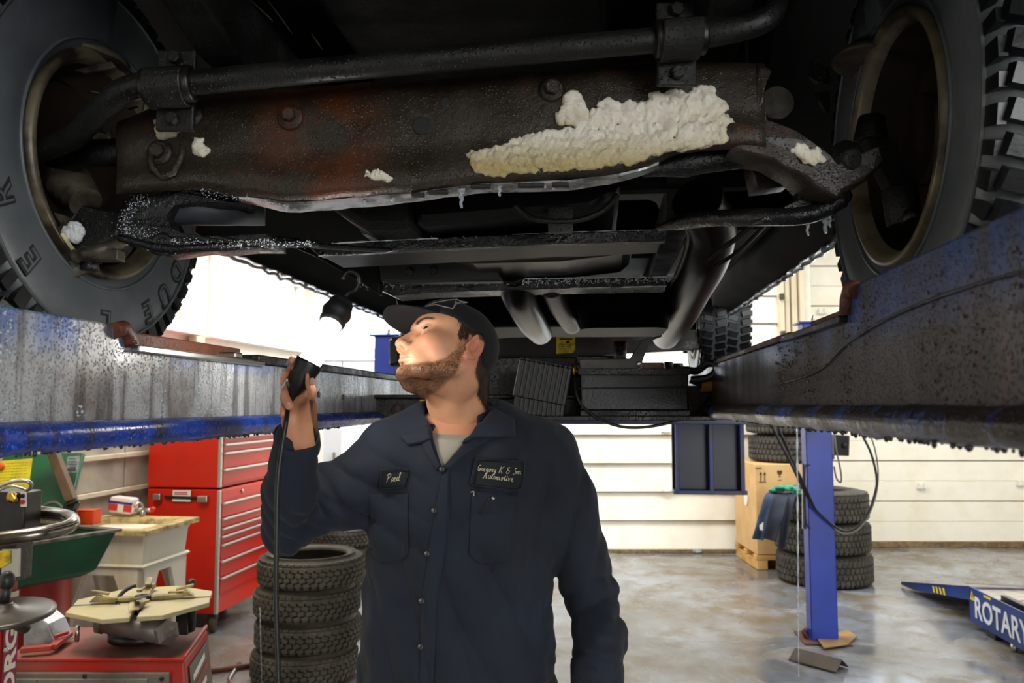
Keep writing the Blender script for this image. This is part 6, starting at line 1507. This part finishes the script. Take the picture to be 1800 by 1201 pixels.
# --- eyes
m_eyew = M('eye_white', '#cfc4b8', .15); m_iris = M('brown_iris', '#3a2414', .1)
for s in (-1, 1):
    g = MB(); c = hw(6.95, s*3.1, .55); r = 1.22 * HS; d = (hx * EYE_G.x + hy * EYE_G.y + hz_ * EYE_G.z).normalized()
    g.ball(c, r, 24); e = obj('eye', g, m_eyew, man)
    g = MB(); g.lathe([(r * math.sin(a), r * math.cos(a) * 1.012) for a in np.linspace(.46, .02, 7)], c, d, 24); obj('iris', g, m_iris, e)
    g = MB(); g.lathe([(r * math.sin(a), r * math.cos(a) * 1.02) for a in np.linspace(.2, .01, 4)], c, d, 16); obj('pupil', g, m_dark, e)
# --- hair strands as thin blades
def strands(name, v, f, maskf, n, ln, wd, dirf, m, seed, par, lift=.35):
    rs = np.random.RandomState(seed); tri = v[f[:, [0, 1, 2]]]; c = tri.mean(1); nr = np.cross(tri[:, 1] - tri[:, 0], tri[:, 2] - tri[:, 0]); nr /= np.linalg.norm(nr, axis=1)[:, None] + 1e-9
    w = maskf(c); p = w / w.sum(); ix = rs.choice(len(c), n, p=p)
    o = c[ix] + rs.uniform(-.1, .1, (n, 3)); N = nr[ix]; D = dirf(o) + rs.normal(size=(n, 3)) * .28; D -= N * (D * N).sum(1)[:, None]; D /= np.linalg.norm(D, axis=1)[:, None]
    S = np.cross(D, N); L_ = ln * rs.uniform(.55, 1.15, n)[:, None]; lf = lift * rs.uniform(.5, 1.3, n)[:, None]
    a = o - N * .05; mid = o + D * L_ * .5 + N * L_ * lf * .6; tip = o + D * L_ + N * L_ * lf * .8
    V_ = np.stack([a - S * wd, a + S * wd, mid + S * wd * .8, mid - S * wd * .8, tip], 1).reshape(-1, 3)
    b = np.arange(n)[:, None] * 5; Fq = np.concatenate([b + [0, 1, 2], b + [0, 2, 3], b + [3, 2, 4]])
    return np_obj(name, h2w(V_), Fq, m, par)
beard = strands('beard', hv, hf, beard_mask, 9000, .5, .024, lambda o: np.stack([.35 + 0 * o[:, 0], np.zeros(len(o)), -1 + 0 * o[:, 0]], 1), m_beard, 2, man, .3)
strands('eyebrows', hv, hf, brow_mask, 620, .6, .02, lambda o: np.stack([-.5 + 0 * o[:, 0], np.sign(o[:, 1]), .25 + 0 * o[:, 0]], 1), m_brow, 3, man, .12)
strands('hair', hv, hf, hair_mask, 8000, 1.1, .035, lambda o: np.stack([-.45 + 0 * o[:, 0], np.zeros(len(o)), -1 + 0 * o[:, 0]], 1), m_hair, 4, man, .15)
# --- cap
Fc = Field((-12, -10, -6), (11, 10, 15), .22)
Fc.ell((0, 0, 2.7), (8.5, 7.7, 8.3), 1.0); Fc.ell((4.0, 0, 5.2), (5.2, 6.4, 4.6), 2.0)
X, Y, Z = Fc.grids(); cutz = np.interp(X, [-11, -5, 0, 4, 10], [-4.6, -2.0, 2.2, 3.5, 4.1])
Fc.d += (.03 * np.abs(np.sin(np.arctan2(Y, X + .7) * 3)) ** 8 * -1).astype(np.float32)
Fc.d = np.maximum(Fc.d, cutz - Z).astype(np.float32); cv, cf = Fc.mesh()
cap = np_obj('cap', h2w(cv), cf, m_cap, man)
g = MB(); top, botm = [], []
nbr = 22; rings = []
for i in range(nbr + 1):
    t = -1 + 2 * i / nbr; ang = t * .88
    ix, iy = -.5 + 9.5 * math.cos(ang), 7.6 * math.sin(ang)
    L_ = 6.6 * (1 - abs(t) ** 3.2) ** .55; row = []
    for j in range(9):
        q = j / 8; x = ix + L_ * q; y = iy * (1 - .03 * q); z = 4.5 - .08 * (abs(y) / 4) ** 2.1 - .27 * L_ * q + .3 * math.sin(q * PI)
        row.append((x, y, z))
    rings.append([hw(*p) for p in row] + [hw(p[0], p[1], p[2] - .32) for p in reversed(row)])
g.loft(rings); obj('brim', g, m_cap, cap)
g = MB(); g.ball(hw(-.5, 0, 11.0), .007, 10); obj('crown_button', g, m_cap, cap)
cap_bvh = BVHTree.FromPolygons([V(p) for p in h2w(cv)], [list(map(int, q)) for q in cf])
def pxray(px, py):
    t = (600.5 - py) / FPX; return V(((px - 900) / FPX, CP - t * SP, SP + t * CP)).normalized()
def hit(bvh, px, py, lift=.002, Yd=1.55):
    r = bvh.ray_cast(V((0, 0, EYE)), pxray(px, py))
    if r[0] is None: return at(px, py, Yd)
    n = r[1] if r[1].dot(pxray(px, py)) < 0 else -r[1]
    return r[0] + (n * .5 - pxray(px, py) * .5) * lift
em = [(748, 540), (764, 533), (790, 528), (803, 526), (808, 529), (822, 532), (812, 533), (803, 534), (796, 543), (782, 540), (766, 536)]
def stitch(name, bvh, lines, r, m, par, lift=.002, n=5):
    g = MB()
    for ln_ in lines:
        P = []
        for (a, b), (c, d) in zip(ln_, ln_[1:]):
            P += [(a + (c - a) * i / n, b + (d - b) * i / n) for i in range(n)]
        P.append(ln_[-1]); g.tube([hit(bvh, x, y, lift) for x, y in P], r, 5)
    return obj(name, g, m, par)
stitch('embroidered_outline', cap_bvh, [em + [em[0]], [(803, 526), (796, 543)], [(796, 543), (801, 533), (815, 531)]], .0011, M('silver_thread', '#8f8c84', .5), cap)
# --- shirt
F = Field((-.66, 1.2, .93), (.42, 1.98, 1.66), .0052); shirt_field(F)
X, Y, Z = F.grids(); P = np.stack([X, Y, Z], -1)
fold = .0065 * vnoise(P * np.array([1, 1, .4]), 24, 3) + .003 * vnoise(P * np.array([1, 1, .6]), 60, 5)
def near(p, r): return np.exp(-(((X - p[0])**2 + (Y - p[1])**2 + (Z - p[2])**2) / r**2))
e1 = at(515, 900, 1.53); e2 = at(1030, 1060, 1.67); a1 = at(668, 890, 1.6); a2 = at(945, 900, 1.62)
crs = lambda v: 1 - 2 * np.abs(np.sin(v)) ** .6
fold += near(e1, .095) * .0065 * crs((X * .9 + Z * .6) * 80 + 1.2 * np.sin(Y * 40)) + near(e2, .10) * .007 * crs((Z - X * .5) * 65 + np.sin(Y * 50))
fold += near(a1, .12) * .007 * crs((X * .55 + Z) * 48) + near(a2, .14) * .0075 * crs((X - .25 * Z) * 45)
w1 = at(1040, 1170, 1.58); fold += near(w1, .08) * .003 * np.sin(Z * 230 + X * 40)
ws_ = at(700, 1120, 1.55); fold += near(ws_, .18) * .006 * crs(X * 42 + Z * 12) + near(at(900, 1060, 1.55), .19) * .006 * crs((X * .8 + Z * .45) * 36) + near(at(850, 930, 1.53), .12) * .004 * crs((X * .5 - Z * .8) * 34)
fold *= 1 - .7 * near(at(985, 1090, 1.62), .07)
F.d += fold.astype(np.float32)
F.d = np.maximum(F.d, at(800, 1197, 1.64).z + .012 * np.sin((X + .11) * 9) - Z).astype(np.float32)        # hem
F.d = np.maximum(F.d, Z - 1.60)
nc = at(803, 715, 1.64)                                                # neck opening
F.cone(tuple(at(806, 690, 1.62)), tuple(at(803, 765, 1.645)), .074, .064, .012, '-')
vt = at(776, 824, 1.52); vl = at(748, 745, 1.52); vr_ = at(856, 730, 1.52)   # the V at the throat
def side(a, b): 
    n_ = np.array((b.z - a.z, -(b.x - a.x))); n_ = n_ / np.linalg.norm(n_); return (X - a.x) * n_[0] + (Z - a.z) * n_[1]
wedge2 = np.maximum(np.maximum(side(vt, vr_), side(vl, vt)), Y - 1.62)
F.d = np.maximum(F.d, -wedge2).astype(np.float32)
sv, sf = F.mesh()
shirt = np_obj('work_shirt', sv, sf, m_shirt, man)
sb_ = BVHTree.FromPolygons([V(p) for p in sv], [list(map(int, q)) for q in sf])
F = Field((-.36, 1.4, 1.2), (.16, 1.9, 1.56), .006)
F.ell(pt(812, 880), (.168, .110, .184), .06); F.cone(pt(712, 805), pt(940, 803), .045, .045, .05); F.cone(pt(803, 775, 1.645), pt(803, 735, 1.645), .066, .062, .03); F.cone(pt(780, 835, 1.585), pt(798, 770, 1.60), .045, .036, .03)
X, Y, Z = F.grids(); pl = (Z - at(795, 771, 1.56).z) + (Y - 1.56) * -.35; F.d = np.maximum(F.d, pl).astype(np.float32); v_, f_ = F.mesh(); np_obj('tee_shirt', v_, f_, m_tee, man)
def patch(name, A, B, m, par, off=.003, thick=.003, n=14, mm=10, curl=0, bvh=None, raw=False):
    "a piece of cloth laid on the shirt between two edges given in the picture"
    def resample(P, k):
        P = [V((*p, 0)) if len(p) == 2 else V(p) for p in P]; d = [0]
        for a, b in zip(P, P[1:]): d.append(d[-1] + (b - a).length)
        out = []
        for i in range(k + 1):
            s_ = d[-1] * i / k; j = max(q for q in range(len(d) - 1) if d[q] <= s_ + 1e-9); t = (s_ - d[j]) / max(d[j+1] - d[j], 1e-9); out.append(P[j].lerp(P[j+1], t))
        return out
    a, b = resample(A, n), resample(B, n); g = MB(); rings = []
    for i in range(n + 1):
        row, back = [], []
        for j in range(mm + 1):
            q = a[i].lerp(b[i], j / mm); e = min(j, mm - j) / mm * min(i + .6, n - i + .6) / n
            h = hit(bvh or sb_, q.x, q.y, off + curl * (j / mm)); vd = pxray(q.x, q.y)
            row.append(h - vd * thick * (1 if 0 < j < mm and 0 < i < n else .5)); back.append(h + vd * .004)
        rings.append(row + back[::-1])
    g.loft(rings); return obj(name, g, m, par)
m_coll = m_cloth('navy_collar_cloth', '#141d2b', '#182334')
patch('collar_flap', [(757, 750), (738, 758), (703, 768)], [(758, 772), (742, 779), (716, 783)], m_coll, shirt, .004, .006)
patch('collar_flap', [(858, 706), (870, 720), (884, 728), (904, 738)], [(800, 790), (830, 772), (862, 771), (905, 769)], m_coll, shirt, .005, .006, curl=.004)
patch('lapel_facing', [(776, 823), (800, 797), (846, 748), (858, 712)], [(787, 826), (815, 803), (858, 775), (882, 760)], m_coll, shirt, .002, .003)
patch('lapel_facing', [(776, 824), (762, 790), (752, 758)], [(766, 826), (750, 800), (737, 768)], m_coll, shirt, .002, .003)
g = MB(); rings = []                                                   # the standing collar round the back of the neck
for i in range(25):
    a_ = -.9 + (PI + 1.8) * i / 24; c_ = at(805, 735, 1.645); 
    def cr_(r, z): return c_ + V((math.cos(a_) * r * 1.03, math.sin(a_) * r, z + .018 * math.sin(a_) + .014 * math.cos(a_)))
    rings.append([cr_(.074, -.03), cr_(.071, .006), cr_(.069, .012), cr_(.064, .008), cr_(.064, -.03)])
g.loft(rings); obj('collar_stand', g, m_coll, shirt)
patch('placket', [(778, 828), (764, 900), (752, 975), (741, 1060), (737, 1200)], [(789, 826), (790, 900), (781, 975), (768, 1060), (762, 1200)], m_coll, shirt, .0015, .0025, n=30, mm=5)
m_button = M('dark_button', '#2a2725', .25)
for x, y in ((776, 826), (763, 898), (751, 973), (742, 1056), (739, 1136)):
    p = hit(sb_, x, y, .006); g = MB(); d = -pxray(x, y)
    g.lathe([(.0, -.002), (.0052, -.002), (.0056, .0005), (.0048, .0016), (.0035, .0008), (.0, .0008)], p, d, 18); b_ = obj('button', g, m_button, shirt)
    g = MB(); g.ball(p + d * .001 + V((.001, 0, .001)), .0007, 6); obj('thread', g, M('grey_thread', '#8e8a80', .6) if x == 776 else bpy.data.materials['grey_thread'], b_)
for A, B in (([(650, 868), (650, 975), (664, 987)], [(718, 868), (718, 975), (704, 987)]), ([(829, 862), (824, 975), (842, 992)], [(908, 868), (904, 978), (886, 992)])): patch('pocket', A, B, m_shirt, shirt, .002, .002, n=16)
m_pat = m_cloth('black_patch_cloth', '#11151b', '#151a21'); m_edge = M('navy_piping', '#0d1626', .7); m_thr = M('cream_thread', '#cfc6a8', .6)
np_ = patch('name_patch', [(672, 827), (667, 856)], [(719, 826), (712, 857)], m_pat, shirt, .003, .003)
cp_ = patch('company_patch', [(834, 808), (826, 854)], [(922, 812), (917, 863)], m_pat, shirt, .004, .004)
stitch('piping', sb_, [[(670, 827), (717, 826), (719, 832), (712, 856), (707, 858), (670, 857), (667, 853), (670, 827)]], .0014, m_edge, np_, .008)
stitch('piping', sb_, [[(836, 808), (918, 812), (922, 817), (917, 858), (911, 863), (830, 855), (826, 850), (836, 808)]], .0016, m_edge, cp_, .010)
# hand-sewn script: each glyph is a few strokes on a unit em
GL = {
 'P': (.62, [[(.12, 0), (.28, .95)], [(.02, .7), (.12, .95), (.4, 1.02), (.56, .85), (.48, .6), (.22, .48)]]),
 'G': (.72, [[(.6, .8), (.5, .98), (.28, .95), (.1, .6), (.1, .2), (.28, 0), (.5, .1), (.6, .45)], [(.38, .42), (.66, .45), (.55, .1)]]),
 'K': (.7, [[(.08, 0), (.25, 1.0)], [(.68, 1.0), (.2, .45), (.55, 0), (.66, .05)]]),
 'S': (.62, [[(.58, .85), (.45, 1.0), (.24, .9), (.26, .65), (.45, .42), (.38, .08), (.15, 0), (.02, .15)]]),
 'A': (.76, [[(.0, .05), (.14, 0), (.5, 1.0), (.58, 0), (.7, .1)], [(.2, .38), (.62, .42)]]),
 '&': (.66, [[(.6, .5), (.45, .1), (.2, 0), (.06, .2), (.2, .45), (.42, .48)], [(.42, .48), (.2, .6), (.2, .85), (.38, 1.0), (.54, .88)]]),
 'a': (.46, [[(.4, .42), (.22, .5), (.06, .3), (.1, .04), (.26, .04), (.4, .4)], [(.42, .5), (.36, .1), (.46, .05), (.52, .12)]]),
 'u': (.46, [[(.02, .4), (.08, .5), (.06, .12), (.16, 0), (.32, .12), (.4, .5)], [(.4, .5), (.36, .08), (.5, .1)]]),
 'l': (.26, [[(.0, .1), (.2, .7), (.22, 1.0), (.12, 1.0), (.06, .3), (.1, 0), (.28, .12)]]),
 'r': (.34, [[(.0, .1), (.1, .5), (.12, .42), (.3, .46), (.24, .1), (.36, .1)]]),
 'e': (.36, [[(.02, .18), (.26, .3), (.24, .5), (.1, .45), (.06, .12), (.2, 0), (.38, .14)]]),
 'g': (.44, [[(.38, .44), (.2, .5), (.06, .28), (.14, .05), (.3, .15), (.4, .48)], [(.4, .48), (.32, -.3), (.14, -.42), (.08, -.25), (.46, .1)]]),
 'o': (.42, [[(.22, .5), (.06, .32), (.1, .04), (.26, .04), (.34, .3), (.22, .5), (.3, .42), (.46, .44)]]),
 'y': (.44, [[(.02, .42), (.08, .5), (.1, .15), (.22, .06), (.38, .5)], [(.38, .5), (.26, -.3), (.08, -.4), (.06, -.22), (.46, .12)]]),
 'n': (.46, [[(.0, .1), (.08, .5), (.06, 0)], [(.08, .3), (.24, .5), (.34, .42), (.32, .06), (.48, .12)]]),
 't': (.3, [[(.0, .12), (.18, .85), (.1, .1), (.18, 0), (.32, .12)], [(.04, .58), (.3, .6)]]),
 'm': (.66, [[(.0, .1), (.08, .5), (.06, 0)], [(.08, .3), (.2, .5), (.28, .4), (.26, 0)], [(.28, .3), (.42, .5), (.52, .4), (.5, .06), (.66, .12)]]),
 'i': (.24, [[(.0, .1), (.1, .5), (.08, .06), (.24, .12)], [(.14, .72), (.16, .76)]]),
 'v': (.4, [[(.0, .4), (.08, .5), (.14, .02), (.32, .46), (.44, .42)]])}
def script(name, words, o, sz, slope, par, shear=.22, r=.0009, fit=None, lift=.011):
    x = 0; lines = []
    for ch in words:
        if ch == ' ': x += .34; continue
        w, st = GL[ch]
        for s_ in st: lines.append([(x + px + shear * py, py) for px, py in s_])
        x += w * 1.16
    k = (fit / x) if fit else sz
    out = [[(o[0] + px * k, o[1] - py * sz + px * k * slope) for px, py in l] for l in lines]
    return stitch(name, sb_, out, r, m_thr, par, lift, 4)
script('script_name', 'Paul', (678, 846), 13.5, -.02, np_, fit=26, r=.0005)
script('script_text', 'Gregory K & Son', (838, 829), 11.5, .09, cp_, fit=77, r=.00055)
script('script_text', 'Automotive', (849, 842), 11.5, .10, cp_, fit=50, r=.00055)
# pens clipped in the pocket
for pts_, m, nm in (([(826, 866), (833, 864), (833, 873)], m_steel, 'pen_clip'), ([(862, 874), (856, 884), (843, 903)], m_dark, 'pocket_pen')): stitch(nm, sb_, [pts_], .0016, m, shirt, .007)
g = MB(); g.ball(hit(sb_, 866, 876, .008), .004, 10); obj('pen_cap', g, m_steel, shirt)
# cuffs
g = MB(); a_, b_ = at(522, 790, 1.436), at(521, 758, 1.405); g.lathe([(.0405, 0), (.041, .01), (.0405, .036), (.038, .038), (.037, .03), (.036, 0)], a_, b_ - a_, 36, cap=False); g.lump(.003, 30); obj('cuff', g, m_coll, shirt)
g = MB(); a_, b_ = at(1050, 1165, 1.585), at(1050, 1205, 1.56); g.lathe([(.05, 0), (.052, .01), (.05, .05), (.046, .052), (.044, .04), (.044, 0)], a_, b_ - a_, 36, cap=False); g.lump(.004, 26); obj('cuff', g, m_coll, shirt)
obj('cuff_button', MB().lathe([(.0, 0), (.006, 0), (.006, .003), (.0, .003)], at(1094, 1180, 1.565), (1, -.3, 0), 16), m_button, shirt)
# trousers and boots
F = Field((-.45, 1.35, .06), (.25, 1.95, 1.04), .01)
for s in (-1, 1):
    x = -.11 + s * .1; F.chain([(x, 1.66, .95), (x + s * .012, 1.65, .5), (x + s * .014, 1.67, .1)], [.105, .082, .075], .05)
F.ell((-.11, 1.66, .97), (.185, .12, .13), .05); X, Y, Z = F.grids(); P = np.stack([X, Y, Z], -1); F.d += (.004 * vnoise(P, 40, 9)).astype(np.float32); F.d = np.maximum(F.d, np.maximum(.07 - Z, Z - 1.02)).astype(np.float32)
v_, f_ = F.mesh(); np_obj('trousers', v_, f_, m_trs, man)
for s in (-1, 1):
    x = -.11 + s * .114; F = Field((x - .12, 1.35, -.01), (x + .12, 1.8, .2), .008)
    F.cone((x, 1.69, .06), (x + s * .045, 1.47, .045), .052, .045, .03); F.cone((x, 1.68, .06), (x, 1.68, .15), .055, .05, .03); X, Y, Z = F.grids(); F.d = np.maximum(F.d, .004 - Z).astype(np.float32)
    v_, f_ = F.mesh(); np_obj('boot', v_, f_, M('black_boot_leather', '#15120f', .5) if s < 0 else bpy.data.materials['black_boot_leather'], man)
m_nail = M('finger_nail', '#b98a7c', .3)
for (x, y, Y), (dx, dy), rx in (((549, 671, 1.3362), (-.15, -1), .0052), ((507, 710, 1.3495), (.5, 1), .0038)):
    c = at(x, y, Y); a = (at(x + dx, y + dy, Y) - c).normalized(); b = a.cross(V((0, 1, 0))).normalized(); q = Matrix((b, a.cross(b), a)).transposed()
    obj('finger_nail', MB().ball(c, (rx, .0012, rx * 1.3), 12, q), m_nail, man)
# ---------------------------------------------------------------- the work lamp in his hand
wlmp = thing('work_lamp', at(515, 690, 1.37), 'lit black hand-held work lamp with hook and cord in his raised hand', 'lamp')
lb, lt = at(507, 705, 1.385), at(544, 638, 1.392); lc = at(598, 538, 1.46)
ad = (lt - lb)
g = MB(); prof = [(.005, -.004), (.0075, .0), (.0085, .012), (.014, .022), (.0195, .036), (.0215, .05), (.0225, .062), (.0245, .074), (.025, .08), (.022, .08), (.0215, .07)]
g.lathe([(r, h * ad.length / .078) for r, h in prof], lb, ad, 36, cap=False); obj('handle', g, m_blk, wlmp)
def m_emit(name, col, s):
    t = NT(name); return t.out(hexc('#ffffff'), .3, 0, None, Emission__Color=col, Emission__Strength=s)
tb_, te_ = lt - (lt - lb).normalized() * .004, at(584, 566, 1.44)
g = MB(); g.tube([tb_, tb_.lerp(te_, .5), te_], .0195, 24); obj('glowing_tube', g, m_emit('lamp_glow', (1, .96, .88, 1), 62), wlmp)
dl = (lc - te_).normalized()
g = MB(); g.lathe([(.010, -.006), (.0225, -.006), (.0245, .002), (.0232, .010), (.0265, .016), (.0275, .024), (.0245, .034), (.0225, .037), (.0235, .042), (.0195, .05), (.010, .054), (.004, .055)], te_, dl, 14); obj('end_cap', g, M('dull_black_rubber', '#131416', .55), wlmp)
hk = [at(x, y, 1.49) for x, y in ((607, 521), (614, 514), (624, 510), (631, 498), (631, 486), (622, 478), (612, 478), (605, 484), (603, 491))]
obj('hook', MB().tube(spline(hk, 5), .0036, 8), m_blk, wlmp)
obj('cord', MB().tube(spline([lb + ad * -.02, at(506, 714, 1.375), at(503, 740, 1.352), at(495, 790, 1.345), at(488, 850, 1.34), at(486, 950, 1.34), at(485, 1050, 1.34), at(488, 1150, 1.34), at(490, 1230, 1.34), at(492, 1300, 1.36), V((-.35, 1.45, .5)), V((-.3, 1.5, .1)), V((-.2, 1.3, .008)), V((-.6, .6, .008))], 6), .0042, 8), m_hose, wlmp)
